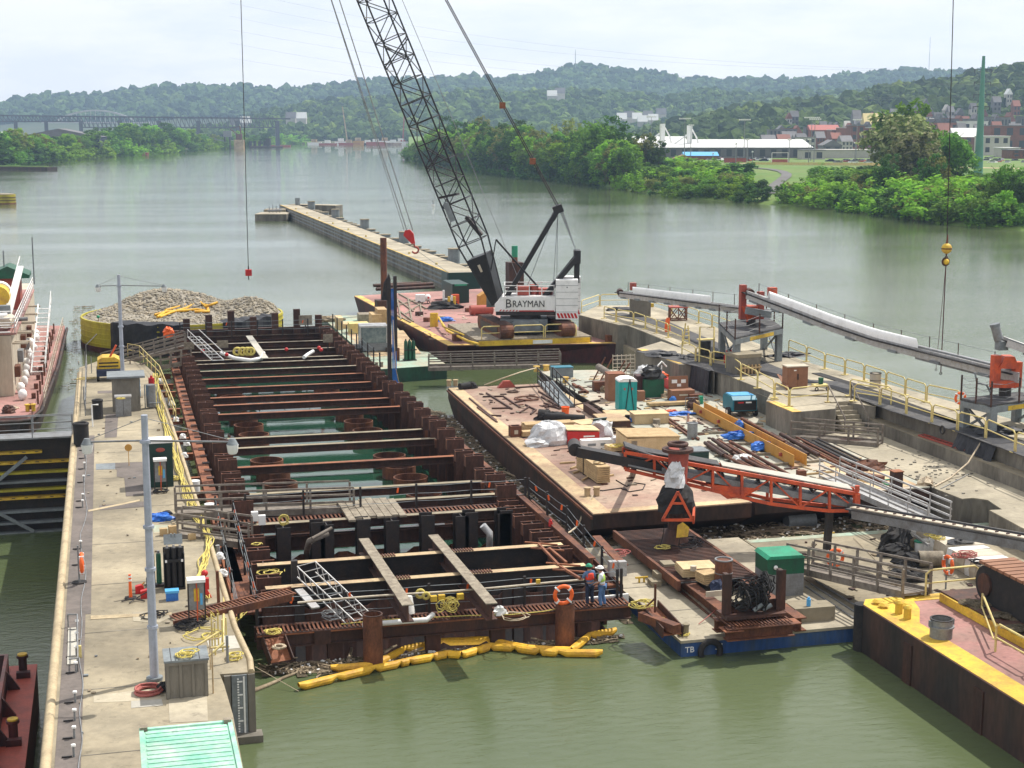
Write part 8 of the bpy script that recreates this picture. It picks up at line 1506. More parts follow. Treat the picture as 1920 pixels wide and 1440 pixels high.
# conveyor towers
def tower(label,fl,nl_,nr_,fr,ytop,yoke_m,px):
 P=[W(x,y,ZR) for x,y in(fl,nl_,nr_,fr)]; o=thing('conveyor_tower',label,'conveyor tower',P[1]); zt=HT(P[1],ytop)
 for p in P: part('leg',BX(p.x-.22,p.x+.22,p.y-.22,p.y+.22,ZR,zt),M.gray_paint,o,True)
 q=MB(); c_=sum(P,V((0,0,0)))/4; c_.z=0
 ring=[c_+(V((p.x,p.y,0))-c_)*1.12 for p in P]; part('deck',MB().prism([(p.x,p.y) for p in ring],zt+.002,zt+.12),M.mat_dark,o,True)
 for a,b in zip(ring,ring[1:]+ring[:1]): q.beam(a+V((0,0,zt-.2)),b+V((0,0,zt-.2)),.1,.35)
 part('edge_beams',q,M.gray_paint,o,True); part('yellow_plate',BE(ring[1].lerp(ring[2],.3)+V((0,-.07,zt-.2)),ring[1].lerp(ring[2],.8)+V((0,-.07,zt-.2)),.03,.26),M.yellow,o,True)
 q=MB(); a,b=P[2],P[3]; q.beam(a,V((b.x,b.y,zt-.3)),.12,.12); q.beam(b,V((a.x,a.y,zt-.3)),.12,.12); a,b=P[0],P[1]; q.beam(a,V((b.x,b.y,zt-.3)),.12,.12); q.beam(b,V((a.x,a.y,zt-.3)),.12,.12); part('cross_brace',q,M.gray_paint,o,True)
 for a,b in zip(ring,ring[1:]+ring[:1]):
  for k in range(2):
   p=a.lerp(b,k/2)+V((0,0,zt)); part('rail_post',BX(p.x-.04,p.x+.04,p.y-.04,p.y+.04,p.z,p.z+1.5),M.rust_dark,o,True); e=a.lerp(b,(k+1)/2)+V((0,0,zt))
   for h in(.5,.95,1.35): part('rail_chain',TB([p+V((0,0,h)),p.lerp(e,.5)+V((0,0,h-.15)),e+V((0,0,h))],.015,4,False),M.gray_steel,o,True)
 return o,c_,zt
t1,c1,zt1=tower('gray steel tower platform with a red hopper between the two long conveyors',(1353,668),(1380,698),(1459,677),(1432,655),634,None,0)
c1p=V((c1.x,c1.y,zt1+.12)); y1=YC(c1p)
def yoke(o,c_,zt,m,w_,h,pm):
 q=MB(); rr=V((ca,-sa,0)); q.cyl(c_,.35,.5,12); part('pivot',q,M.steel_dark,o,True); b=c_+V((0,0,.5)); q=MB(); q.beam(b-rr*w_/2+V((0,0,.2)),b+rr*w_/2+V((0,0,.2)),.5,.4); q.beam(b-rr*w_/2,b-rr*w_/2+V((0,0,h)),.45,.45); q.beam(b+rr*w_/2,b+rr*w_/2+V((0,0,h*.8)),.45,.45); part('yoke',q,pm,o,True)
yoke(t1,c1p,zt1,0,1.35,2.6,M.red_dull)
hp_=C(1405,588,y1); part('hopper',TB([hp_+V((0,0,-.8)),hp_+V((0,0,.6))],.15,8,True,.75),M.orange_paint,t1,True); part('chute_beam',BE(C(1398,582,y1-1),C(1445,590,y1-1),.4,.5),M.gray_paint,t1,True)
def conveyor(name,label,pts,th,wd_,cov=None,posts=0,m='alu'):
 o=thing(name,label,'conveyor',pts[0]); rr=V((sa,ca,0)); q=MB(); q2=MB(); q3=MB()
 for a,b in zip(pts,pts[1:]):
  for s_ in(-1,1): q.beam(a+rr*s_*wd_/2,b+rr*s_*wd_/2,.1,th)
  q3.beam(a+V((0,0,th*.25)),b+V((0,0,th*.25)),wd_-.12,.06)
 part('frame',q,M[m],o,True); part('belt',q3,M.rubber,o,True); q=MB()
 for a,b in zip(pts,pts[1:]):
  n=max(1,int((b-a).length/2.6))
  for k in range(n): p=a.lerp(b,(k+.5)/n)-V((0,0,th/2)); d=(b-a).normalized(); q.beam(p-d*.5,p+d*.5,wd_*.6,.16)
  for s_ in(-1,1): q.beam(a+rr*s_*(wd_/2+.05)+V((0,0,th*.42)),b+rr*s_*(wd_/2+.05)+V((0,0,th*.42)),.04,.08)
 part('idlers',q,M.gray_paint,o,True)
 if cov:
  a,b=cov; n=12; L_=[(b-a)]; d=(b-a); vs=[]; path=[]
  for i in range(n+1): path.append(pt_on(pts,a,b,i/n))
  for p in path:
   for j in range(9): t=PI*j/8; vs.append(p+rr*(-math.cos(t)*wd_*.56)+V((0,0,th*.38+math.sin(t)*wd_*.62)))
  q=MB(); q.add(vs,[(i*9+j,i*9+j+1,(i+1)*9+j+1,(i+1)*9+j) for i in range(n) for j in range(8)],True); part('white_cover',q,M.white_cover,o,True)
 for k in range(posts):
  p=pt_on(pts,0,1,(k+.5)/posts)+rr*wd_/2; part('side_post',TB([p,p+V((0,0,1.15))],.03,5),M.rust_dark,o,True)
 if posts:
  q=MB(); q.tube([pt_on(pts,0,1,(k+.5)/posts)+rr*wd_/2+V((0,0,1.1)) for k in range(posts)],.012,4,False); part('side_rope',q,M.gray_paint,o,True)
 return o
def pt_on(pts,a,b,t):
 u=a+(b-a)*t; n=len(pts)-1; k=min(int(u*n),n-1); return pts[k].lerp(pts[k+1],u*n-k)
pl=W(1201,593,ZR); yl=YC(pl)+.5
t2,c2,zt2=tower('gray steel tower platform with an orange yoke and motor at the right picture edge',(1808,802),(1858,815),(1950,800),(1905,790),762,None,0)
c2p=V((c2.x,c2.y,zt2+.12)); c2p=C(1884,742,YC(c2p)); y2=YC(c2p)
yoke(t2,c2p,zt2,0,1.25,1.9,M.orange_paint)
part('yoke_head',MB().prof([(-.6,0),(.6,0),(.3,.7),(-.25,.7)],C(1887,690,y2)+V((0,-.3,0)),(ca,-sa,0),(0,0,1),V((sa,ca,0))*.9),M.orange_paint,t2,True)
m_=C(1873,638,y2); part('motor',TB([m_,C(1866,612,y2)],.27,14),M.gray_steel,t2,True); part('motor_cap',TB([C(1866,612,y2),C(1865,607,y2)],.3,14),M.gray_paint,t2,True); part('gearbox',MB().box(C(1878,648,y2),(.6,.5,.5)),M.gray_paint,t2,True)
cv=conveyor('covered_conveyor','left covered conveyor reaching from the concrete block to the left tower',[C(1160,551,yl),C(1300,569,(yl+y1)/2),C(1444,588,y1)],.55,1.0,(.1,.62),7); part('head_pulley',TB([C(1163,548,yl)-V((sa,ca,0))*.6,C(1163,548,yl)+V((sa,ca,0))*.6],.32,14),M.rust_dark,cv,True); part('motor_box',MB().box(C(1187,537,yl),(.5,.5,.7)),M.red_dull,cv,True)
pts=[C(x,y,y1+(y2-y1)*t) for x,y,t in[(1398,551,0),(1480,582,.17),(1560,613,.34),(1640,640,.5),(1720,660,.67),(1800,680,.83),(1905,706,1)]]
cv=conveyor('covered_conveyor','long sagging covered conveyor between the left tower and the right tower',pts,.62,1.0,(.09,.66),9); part('head_pulley',TB([C(1405,549,y1)-V((sa,ca,0))*.6,C(1405,549,y1)+V((sa,ca,0))*.6],.34,14),M.rust_dark,cv,True); part('motor_box',MB().box(C(1448,547,y1),(.6,.5,.65)),M.orange_paint,cv,True); part('belt_tail',BE(pts[4],pts[6],.3,.9),M.gray_steel,cv,True)
conveyor('covered_conveyor','short conveyor end running off the right edge above the orange yoke',[C(1884,640,y2),C(1990,678,y2-2)],.5,.9)
q=MB(); q.tube([C(1828,698,y2),C(1832,718,y2),C(1850,722,y2),C(1862,745,y2)],.06,6); solo('gray_hose',q,M.gray_paint,'gray hose hanging from the long conveyor to the right tower','hose')
# BLUE FLOAT etc.
ZF=.7
BL=W(1275,1200,ZF); X0,Y0=21.7,55.9; o=thing('blue_float','blue sided float with a pale concrete deck holding the hose rack','float',(25,60,0))
part('hull',BX(X0,30.1,Y0,70,-1,ZF-.12),M.hull_blue,o,True); part('deck',BX(X0-.05,30.15,Y0-.05,70.1,ZF-.116,ZF),M.concrete_light,o,True); q=MB()
for y in(59.6,63.2,66.8): q.bx(X0,24,y,y+.06,ZF+.002,ZF+.012)
part('joints',q,M.concrete_dark,o,True); text_part('TB',.34,(22.05,Y0-.02,.28),M.white,o,ext=.01).location=V((22.05,Y0-.02,.28))-o.location; text_part('37',.34,(23.25,Y0-.02,.28),M.white,o,ext=.01).location=V((23.3,Y0-.02,.30))-o.location
q=MB(); q.torus((22.9,Y0-.14,.18),.42,.13,22,8,'y'); solo('tyre_fender',q,M.rubber,'black tyre fender hanging on the blue float corner','tyre')
bitt('small gray bitt with yellow rope at the near left corner of the blue float',1286,1190,ZF,.12,.4,M.concrete,False); ropeheap('yellow_rope_ring',1287,1191,ZF,.25,M.rope_yellow,'yellow rope round the small gray bitt of the blue float',2)
o=thing('pale_float','pale green tinted float behind the blue float holding hoses and blocks','float',(36,62,0)); part('hull',BX(30.2,44,57,69.4,-1,ZF-.1),M.hull_dark,o,True); part('deck',BX(30.2,44.05,56.9,69.5,ZF-.096,ZF+.01),M.concrete,o,True); part('green_edge',BX(30.3,44,68.9,69.45,ZF+.012,ZF+.02),M.deck_mint,o,True)
for x,y,lb in [(1203,1092,'small yellow cleat on the left part of the blue float'),(1554,1008,'small yellow cleat at the far edge of the pale float')]: b=W(x,y,ZF); solo('yellow_cleat',BX(b.x-.3,b.x+.3,b.y-.04,b.y+.04,b.z+.2,b.z+.27).bx(b.x-.15,b.x-.08,b.y-.04,b.y+.04,b.z,b.z+.2).bx(b.x+.08,b.x+.15,b.y-.04,b.y+.04,b.z,b.z+.2),M.yellow,lb,'cleat')
# skids and steel deck with the conveyor column
o=thing('steel_skid','dark rusty grated steel platform on two long beams carrying the conveyor column','skid',(25.5,63,ZF)); part('skid_beam',MB().ib((24.2,55.7,ZF+.3),(24.2,69.9,ZF+.3),.58,.5,.05),M.rust,o,True); part('skid_beam',MB().ib((26.8,55.7,ZF+.3),(26.8,69.9,ZF+.3),.58,.5,.05),M.rust,o,True); part('grating',grating(MB(),(25.5,61.4,1.38),(25.5,70.3,1.38),3.5,step=.22),M.rust_dark,o,True); part('deck_plate',BX(23.75,27.25,61.4,70.3,1.3,1.355),M.mat_dark,o,True); part('edge_flange',BX(23.6,23.75,61.4,70.4,1.0,1.42).bx(27.25,27.4,61.4,70.4,1.0,1.42),M.rust,o,True)
cb=W(1265,1020,1.4); o=thing('conveyor_column','dark rusty flared column with a hooded hopper and an orange yoke','column',cb,-YAW); yb=YC(cb)
def ll(px,py,dy=0): p=C(px,py,yb+dy)-cb; return V((p.x*ca-p.y*sa,p.x*sa+p.y*ca,p.z))
ztc=ll(1265,835).z; part('column',TB([(0,0,0),(0,0,1.0),(0,0,ztc*.5)],.38,14,True,.32).tube([(0,0,0),(0,0,.75)],.75,12,True,.4),M.rust_dark,o)
hz=ll(1265,930).z; q=MB(); q.lump((0,-.2,hz-.65),1.8,1.5,1.35,18,8,.08); part('hood',q,M.rubber,o); q=MB(); q.lump((-.05,-.35,hz+.55),.95,.8,1.15,14,7,.22); part('tarp_wrap',q,M.silver_tarp,o); q=MB(); z0=ll(1265,965).z
q.beam((-.75,-1.0,z0),(.75,-1.0,z0),.12,.12); q.beam((-.7,-1.0,z0),(0,-1.0,z0+1.35),.12,.12); q.beam((.7,-1.0,z0),(0,-1.0,z0+1.35),.12,.12); q.beam((-.3,-1.0,z0+.8),(.3,-1.0,z0+.8),.08,.1); q.beam((.75,-1,z0),(.85,-.4,z0+.3),.1,.5); part('orange_yoke',q,M.orange_paint,o)
part('yellow_tag',MB().prof([(-.1,0),(.45,.05),(.5,.5),(.2,.75),(-.05,.6)],(.05,-1.1,ll(1265,997).z),(1,0,0),(0,0,1),(0,.03,0)),M.yellow,o); part('upper_neck',TB([(.1,.3,hz),(.15,.3,ztc-.2)],.42,12,True,.5),M.red_dull,o); q=MB(); q.tube([(.1,.3,ztc-.35),(.1,.3,ztc-.2)],.75,16); q.torus((.1,.3,ztc),.42,.1,18,6); part('slew_table',q,M.rust_dark,o)
for x in(-.5,.35): part('hanging_cable',TB([(x,-.6,hz-.4),(x-.1,-.6,hz-1.6),(x-.25,-.7,.1)],.02,4),M.black,o)
ropeheap('yellow_rope_on_skid',1246,1028,1.42,.35,M.rope_yellow,'yellow rope at the foot of the conveyor column',2); ropeheap('hose_on_skid',1300,1020,1.42,.8,M.rubber,'dark hoses lying on the grated platform beside the column',3,'hose')
# orange truss conveyor
yt=72.5
def T(px,py,dy=0): return C(px,py,yt+dy)
o=thing('truss_conveyor','long orange truss conveyor slanting over the deck barges','conveyor',T(1400,900)); rr=V((sa,ca,0)); top=[(1172,842),(1610,930)]; bot=[(1172,872),(1320,905),(1610,960)]
def tp(t): return T(1172+(1610-1172)*t,848+(927-848)*t)
def bt_(t): 
 x=1172+(1610-1172)*t; return T(x,lerp([(1172,880),(1330,918),(1440,944),(1545,958),(1610,957)],x))
for off,nm in((0,'near'),(1.1,'far')):
 q=MB(); O=rr*off; q.beam(tp(0)+O,tp(1)+O,.13,.17); n=8
 for k in range(n): q.beam(bt_(k/n)+O,bt_((k+1)/n)+O,.13,.15)
 for k in range(n+1): q.beam(tp(k/n)+O,bt_(k/n)+O,.11,.12,(1,0,0))
 for k in range(n): q.beam((tp if k%2 else bt_)(k/n)+O,(bt_ if k%2 else tp)((k+1)/n)+O,.07,.07)
 part('truss_side',q,M.orange_paint,o,True)
q=MB()
for z,m in((.35,0),(.0,0)): q.beam(tp(0)+rr*.55-V((0,0,.45-z)),tp(1)+rr*.55-V((0,0,.5-z)),.9,.06)
part('belt',q,M.rubber,o,True); q=MB(); q.beam(bt_(0)+rr*.55+V((0,0,.25)),bt_(1)+rr*.55+V((0,0,.2)),1.0,.3); part('trough',q,M.gray_steel,o,True)
for k in range(13): p=tp((k+.5)/13)+rr*.55; part('idler',BE(p-rr*.45-V((0,0,.3)),p+rr*.45-V((0,0,.3)),.1,.12),M.steel_dark,o,True)
part('top_cover',BE(tp(.42)+rr*.9+V((0,0,.12)),tp(.98)+rr*.9+V((0,0,.1)),1.1,.05),M.concrete_pale,o,True); part('top_mat',BE(tp(.05)+rr*.9+V((0,0,.12)),tp(.41)+rr*.9+V((0,0,.12)),1.1,.05),M.mat_dark,o,True)
part('counter_box',MB().prof([(0,.1),(2.6,-.12),(1.7,-.55),(1.0,-.62)],T(1325,912),(ca,-sa,0),(0,0,1),rr*1.1),M.orange_paint,o,True)
part('tail_boom',BE(T(1080,845),T(1240,880,0)+rr*.5,.9,.45).tube([T(1078,843)-rr*.1,T(1078,843)+rr*1.2],.32,12),M.steel_dark,o,True); part('tail_cover',BE(T(1172,838)+rr*.6,T(1258,868)+rr*.6,1.2,.1),M.mat_dark,o,True); q=MB(); q.beam(T(1085,850),T(1240,885),.3,.08); part('tail_rail',q,M.gray_steel,o,True); part('end_post',BE(T(1606,925)-rr*.05,T(1604,962)-rr*.05,.25,.25,(1,0,0)).cyl(T(1607,922),.12,.3,8),M.orange_paint,o,True)
part('foot_prop',BE(T(1190,885)+rr*.5,W(1188,893,ZC)+V((0,.2,0)),.25,.25,(1,0,0)).beam(T(1560,955)+rr*.5,V((T(1560,955).x,T(1560,955).y+.5,-.5)),.3,.3,(1,0,0)),M.steel_dark,o,True)
a,b=C(1598,962,71.5),C(2030,1040,60); o=thing('channel_conveyor','long gray steel channel conveyor running off the right edge in front of the apron','conveyor',a); part('channel',BE(a,b,.12,.55),M.gray_steel,o,True); part('top_flange',BE(a+V((0,0,.29)),b+V((0,0,.29)),.34,.05),M.cream,o,True); part('far_channel',BE(a+V((.3,1,0)),b+V((.3,1,0)),.12,.5).beam(a+V((.15,.5,.1)),b+V((.15,.5,.1)),.7,.06),M.mat_dark,o,True)
for k in range(22): p=a.lerp(b,(k+.5)/22); part('bolt',MB().box(p+V((0,-.1,.33)),(.12,.1,.07)),M.rust_dark,o,True)
# aluminium gangway railing in front of barge
gangway('aluminium_gangway','long aluminium gangway with double rails running down from the cluttered barge',W(1555,895,2.0),C(1760,985,72.5),1.1,M.alu,n=6,rails=(1.1,.75,.4),pw=.05)
q=MB(); p=W(1500,984,.1); q.tube([p+V((-.8,0,.25)),p+V((-.68,0,.25)),p+V((.68,0,.25)),p+V((.8,0,.25))],.42,16,True); solo('floating_fender',q,M.gray_paint,'gray cylindrical fender floating in the debris below the orange truss','fender')
# hose rack
b=W(1415,1170,1.3); o=thing('hose_rack','rusty steel rack with two tall posts full of tangled dark hoses','rack',b,0)
zb=.2; part('base_frame',MB().ib((-1.45,-.45,-.15),(1.45,-.45,-.15),.5,.5,.04).ib((-1.45,.7,-.15),(1.45,.7,-.15),.5,.5,.04),M.rust,o); part('grating',grating(MB(),(-1.4,.1,.2),(1.4,.1,.2),1.5,step=.15),M.rust,o); part('upper_frame',BX(-1.3,1.3,-.2,.9,.3,.42),M.rust_dark,o)
for x in(-1.15,1.2): part('post',BX(x-.09,x+.09,.2,.5,.43,2.1).bx(x-.2,x+.2,.18,.2,.43,2.1),M.rust_dark,o)
part('back_panel',BX(-1.05,1.1,.4,.45,.43,.85),M.rust_dark,o); q=MB()
for k in range(16): q.coil((U(-.75,.8),U(.0,.4),U(.95,1.6)),U(.25,.45),.03,2,.5,'y' if k%2 else 'x')
for k in range(8): q.tube([(U(-.9,.9),.0,U(.6,1.8)) for _ in range(4)],.035,5)
part('hoses',q,M.rubber,o); part('nozzles',TB([(-.1,-.1,.6),(.25,-.15,.85)],.09,8).tube([(.3,-.1,.6),(.65,-.15,.8)],.09,8),M.gray_paint,o)
for x,y in ((1370,1182),(1478,1168)): p=W(x,y,1.28); solo('skid_end_plate',MB().prism([(p.x-.35,p.y-.3),(p.x+.45,p.y-.3),(p.x+.45,p.y+.4),(p.x-.35,p.y+.4)],1.29,1.33),M.rust_orange,['left orange rusty end plate of the long skid beams','right orange rusty end plate of the long skid beams'][x>1400],'plate')
b=W(1310,1095,1.38); stack('plywood_stack','stack of yellow plywood sheets on the grated platform',1312,1085,1.38,1.6,1.3,5,.06,M.plywood,-.1); stack('plywood_stack','small tilted plywood stack beside the dark drum',1335,1098,1.38,.8,.8,5,.07,M.lumber,.15); q=MB(); p=W(1300,1070,1.8); q.cyl(p,.14,.22,12); solo('white_pot',q,M.cream,'white pot on the yellow plywood stack','pot')
drum('rusty_open_drum','tall rusty drum with a flat gray top beside the hose rack',1356,1098,1.38,.38,1.15,M.rust,M.gray_steel); q=MB(); q.lump(W(1345,1108,1.4),.7,.6,.45,12,6,.35); solo('dark_bags',q,M.navy,'dark blue and white bags in front of the rusty drum','bags')
b=W(1342,1117,1.4); solo('pale_board',MB().box(b+V((0,0,.1)),(.9,.06,.24),.05),M.cream,'pale board standing in front of the dark bags','board')
b=W(1472,1118,ZF); o=thing('green_machine_box','tall box with green top and faded gray lower half behind the hose rack','machine box',b,-.05); part('lower_body',BX(-.85,.85,0,1.5,0,1.0),M.gray_steel,o); part('green_upper',BX(-.852,.852,-.002,1.5,1.003,1.7),M.green_dark,o); part('roof',MB().prof([(-.9,0),(.9,0),(.75,.14),(-.75,.14)],(0,-.05,1.703),(1,0,0),(0,0,1),(0,1.6,0)),M.green_top,o); part('handle_wrap',MB().sph((-.5,-.08,1.35),.1,8,6),M.white,o)
b=W(1530,1166,ZF); o=thing('concrete_counterblock','large gray concrete block on the blue float','concrete block',b,-.02); part('block',BX(-.95,.85,0,.9,0,.62),M.concrete,o); part('ledge',BX(-1.0,.4,.95,1.5,0,.5),M.concrete,o)
q=MB(); p=W(1516,1136,ZF+.63); q.cyl(p,.09,.3,10); q.cyl(p+V((0,0,.3)),.05,.08,8); solo('spray_bottle',q,M.blue_light,'pale blue bottle standing on the gray concrete block','bottle')
for k,(x,y,h) in enumerate([(1232,1097,.25),(1241,1092,.5),(1256,1086,.8)]): b=W(x,y+4,ZF); solo('concrete_step',MB().box(b+V((0,.35,h/2)),(.55-.1*(k<2),.7,h),-.05),M.concrete,['lowest concrete step block beside the steel skid','middle concrete step block beside the steel skid','tallest concrete step block beside the steel skid'][k],'step block')
strewn('timber_strips','long pale timber strips on the blue float along the skid beam',[((1275,1103),(1350,1168)),((1282,1103),(1352,1162))],ZF,M.old_wood,'timbers',.05); q=MB(); q.tube([W(1355,1128,1.3),W(1335,1150,1.0),W(1310,1170,.75)],.02,5); solo('red_line',q,M.hose_red,'thin red line hanging off the rack to the float deck','line')
q=MB(); q.lump(W(1240,1032,ZF),1.6,1.1,.1,14,4,.3); solo('debris_patch',q,M.debris,'debris washed onto the far corner of the blue float','debris'); ropeheap('orange_rope_heap',1165,1040,1.8,.5,M.hose_red,'orange rope heap at the far right corner of the front frame',3)
# yellow roped trough bridging walkway and float
a,b=W(1215,1140,1.35),W(1262,1190,1.0); o=thing('steel_trough','rusty open trough with yellow rope bridging the front walkway and the blue float','trough',a); part('floor',BE(a,b,.8,.04),M.rust_orange,o,True)
for s_ in(-.42,.42): part('flange',BE(a+V((s_,0,.1)),b+V((s_,0,.1)),.05,.45),M.rust_dark,o,True)
ropeheap('yellow_rope_in_trough',1212,1135,1.5,.45,M.rope_yellow,'yellow rope pile at the upper end of the rusty bridging trough',3); ropeheap('yellow_rope_in_trough',1240,1165,1.2,.3,M.rope_yellow,'yellow rope pile in the middle of the rusty bridging trough',2)
q=MB(); q.beam((20.6,57.6,1.3),(21.4,55.6,1.3),.4,.35); solo('frame_corner_plate',q,M.rust,'rusty plate at the right end of the front walkway','plate'); q=MB(); p=W(1228,1148,1.4); q.beam(p,p+V((0,0,1.2)),.08,.08); q.beam(p+V((-.5,.1,.1)),p+V((0,0,.6)),.06,.06); solo('corner_stake',q,M.rust,'rusty braced stake at the right end of the front walkway','stake')
# gangway to pale float
gangway('gangway','weathered gray gangway lying across the two floats in front of the green topped box',W(1500,1062,ZF+.5),W(1718,1112,2.2),1.3,M.weathered,n=5,rails=(1.15,.75,.4),pw=.1)
life_ring(W(1573,1062,1.2)+V((0,.4,.3)),'red life ring hanging on the weathered gangway between the floats'); p=W(1773,1105,ZF); o=thing('ring_stand','thin stand holding a life ring beside the yellow rail','stand',p); part('pole',CY((0,0,0),.04,1.5,8),M.gray_steel,o); life_ring(p+V((0,-.1,1.15)),'red life ring on a stand beside the white block wall',ax='x')
# rubber lumps
for k,(x,y,a,b_,h,lb) in enumerate([(1680,1030,1.6,1.2,1.1,'crumpled black rubber sheet standing at the far end of the rubber heap'),(1677,1042,1.5,.9,.6,'folded gray rubber sheet at the middle left of the rubber heap'),(1703,1062,1.6,1.0,.7,'large black rubber roll in the middle of the pale float'),(1700,1085,1.5,1.6,.5,'draped black rubber sheet below the rubber roll'),(1722,1088,1.2,.8,.4,'flat black rubber fold nearest the yellow rail')]): solo('rubber_heap',MB().lump(W(x,y,ZF),a,b_,h,18,7,.22),M.rubber,lb,'rubber')
q=MB(); a=W(1722,1048,ZF+.38); q.tube([a,a+V((1.1,-.3,0))],.38,14); solo('burlap_roll',q,M.old_wood,'brown burlap roll between the rubber heap and the white blocks','roll'); q=MB(); p=W(1709,1028,ZF); q.cyl(p,.28,.5,12); solo('tan_bucket',q,M.stick,'tan bucket left of the green lidded bucket','bucket')
b=W(1724,1033,ZF); o=thing('green_lid_bucket','white bucket with a green lid beside the first white block','bucket',b); part('body',CY((0,0,0),.25,.45,14),M.white,o); part('lid',CY((0,0,.452),.28,.06,14),M.green_top,o)
b=W(1740,1034,ZF); boxat('white_printed_box','white printed box beside the green lidded bucket','box',1741,1036,ZF,.5,.4,.6,M.white)
# white bag wall
pa=[(1700,990),(1724,1004),(1748,1024),(1773,1042),(1797,1060),(1821,1080),(1845,1100),(1872,1122)]
for k in range(15):
 t=k/14; x=1712+(1872-1712)*t; y=1018+(1118-1018)*t; b=W(x,y,ZF); o=thing('white_block',f'pale block in the long wall on the pale float, {ORD[k]} from its far end','block',b+V((1.1,.2,0)),.12*math.sin(k*2.3),'pale block wall on the float'); z=.75+.03*math.sin(k*1.7); part('block',MB().prof([(-1.0,0),(1.0,0),(1.05,z*.5),(.98,z),(-.98,z+.03),(-1.06,z*.5)],(0,-.3,0),(1,0,0),(0,0,1),(0,.62,0)),M['cream' if k%3 else 'white'],o)
ropeheap('yellow_hose_on_blocks',1755,1008,1.5,.5,M.rope_yellow,'yellow hose heap on the far end of the pale block wall',3,'hose'); ropeheap('red_hose_on_blocks',1812,1045,1.5,.45,M.hose_red,'red hose coil on the middle of the pale block wall',4,'hose'); ropeheap('black_hose_on_blocks',1838,1060,1.5,.4,M.rubber,'black hose coil on the near end of the pale block wall',3,'hose'); q=MB(); q.lump(W(1800,1018,1.5),1.2,.7,.25,14,4,.4); solo('dark_net_heap',q,M.mat_dark,'dark net heap on the pale block wall behind the red hose','net')
a,b=W(1692,985,1.3),W(1745,1022,1.3); q=MB()
for s_ in(-.5,0,.5): q.beam(a+V((s_+.4,0,0)),b+V((s_+.4,0,0)),.12,.12)
solo('far_channels',q,M.alu,'pale metal channels lying at the far end of the block wall','channels'); q=MB(); p=W(1687,1002,ZF); q.beam(p,p+V((0,0,1.3)),.15,.15); solo('red_post',q,M.red_dull,'red topped post behind the crumpled rubber sheet','post')
q=MB(); q.tube([W(1600,1008,.75),W(1648,1055,.75),W(1668,1078,.8)],.02,4); solo('float_line',q,M.rope_pale,'thin line stretched across the pale float deck','line')
strewn('deck_rails','thin metal strips lying on the floats beside the green topped box',[((1520,1095),(1605,1150)),((1530,1090),(1610,1140)),((1510,1100),(1600,1160))],ZF+.02,M.gray_steel,'strips',.03)
# YELLOW EDGED BARGE
ZY=2.0; x0,y1=29.0,55.1; o=thing('yellow_edged_barge','barge with yellow edge and pink deck at the lower right corner','barge',(35,45,0))
part('hull',MB().prism([(x0,18),(48,18),(48,y1+.1),(x0+.4,y1+.1),(x0,y1-.5)],-1,ZY-.05),M.hull_dark,o,True); part('deck',MB().prism([(x0,18),(48,18),(48,y1+.1),(x0+.4,y1+.1),(x0,y1-.5)],ZY-.046,ZY),M.deck_pink,o,True); part('yellow_edge',MB().prism([(x0,18),(x0+.95,18),(x0+1.0,y1-3.2),(x0+1.9,y1-1.6),(x0+2.2,y1-.6),(48,y1-.6),(48,y1+.1),(x0+.4,y1+.1),(x0,y1-.5)],ZY+.004,ZY+.02),M.yellow,o,True)
part('corner_post',CY((x0+.1,y1-.2,-.9),.32,2.85,14),M.rubber,o,True)
for k in range(5): part('side_bracket',BX(x0-.06,x0-.003,y1-4.5-k*5,y1-3.9-k*5,-.2,1.6),M.rust_dark,o,True)
for k,(x,y,r,h) in enumerate([(1645,1133,.22,.12),(1657,1140,.22,.12),(1687,1132,.22,.12),(1700,1140,.22,.12),(1685,1151,.15,.45),(1701,1161,.15,.45)]): b=W(x,y,ZY); o=thing('yellow_bollard',f'{"flat round yellow mooring cap" if h<.2 else "short round yellow bollard"} on the barge corner, {ORD[k]} from the corner','bollard',b,0,'yellow bollards on the barge corner'); part('post',CY((0,0,0),r*.6 if h<.2 else r,h,14),M.yellow,o); part('cap',TB([(0,0,h),(0,0,h+.05),(0,0,h+.1)],r,16,True,r*.5),M.yellow,o)
b=W(1764,1195,ZY); o=thing('steel_casing_ring','gray steel pipe section with a flange ring standing on the barge edge','pipe section',b); part('pipe',MB().ring((0,0,0),.42,.39,.72,32),M.gray_steel,o); part('flange',MB().ring((0,0,.42),.48,.425,.06,32),M.gray_steel,o); part('lug',BX(-.52,-.43,-.05,.05,.48,.7).bx(.43,.52,-.05,.05,.48,.7),M.gray_paint,o); part('rim',MB().ring((0,0,.722),.44,.37,.03,32),M.steel_dark,o)
def brail(label,pts,h=1.1):
 P=[W(x,y,ZY) for x,y in pts]; o=thing('yellow_barge_rail',label,'railing',P[0],0,'yellow rails on the lower right barge')
 for a,b in zip(P,P[1:]): q=MB(); d=(b-a).normalized(); e=min(.2,(b-a).length/3); q.tube([a,a+V((0,0,h-.15)),a+d*e+V((0,0,h)),b-d*e+V((0,0,h)),b+V((0,0,h-.15)),b],.045,8); q.tube([a+V((0,0,.55)),b+V((0,0,.55))],.035,6); part('rail_panel',q,M.yellow_pale,o,True)
 return o
brail('yellow rail across the far end of the pink barge deck',[(1735,1118),(1833,1108)]); brail('yellow rail running along the crawler mats at the right edge',[(1838,1132),(1912,1180),(1985,1225)]); brail('lower yellow rail at the right picture edge',[(1866,1222),(1935,1262),(2000,1300)])
q=MB(); a=W(1840,1160,ZY); q.tube([a,a+V((0,0,1.0)),W(1866,1222,ZY)+V((0,0,.9)),W(1866,1222,ZY)],.045,8); q.tube([a+V((0,0,.5)),W(1862,1215,ZY)+V((0,0,.35))],.035,6); solo('yellow_step_rail',q,M.yellow_pale,'slanting yellow stair rail in front of the crawler mats','handrail')
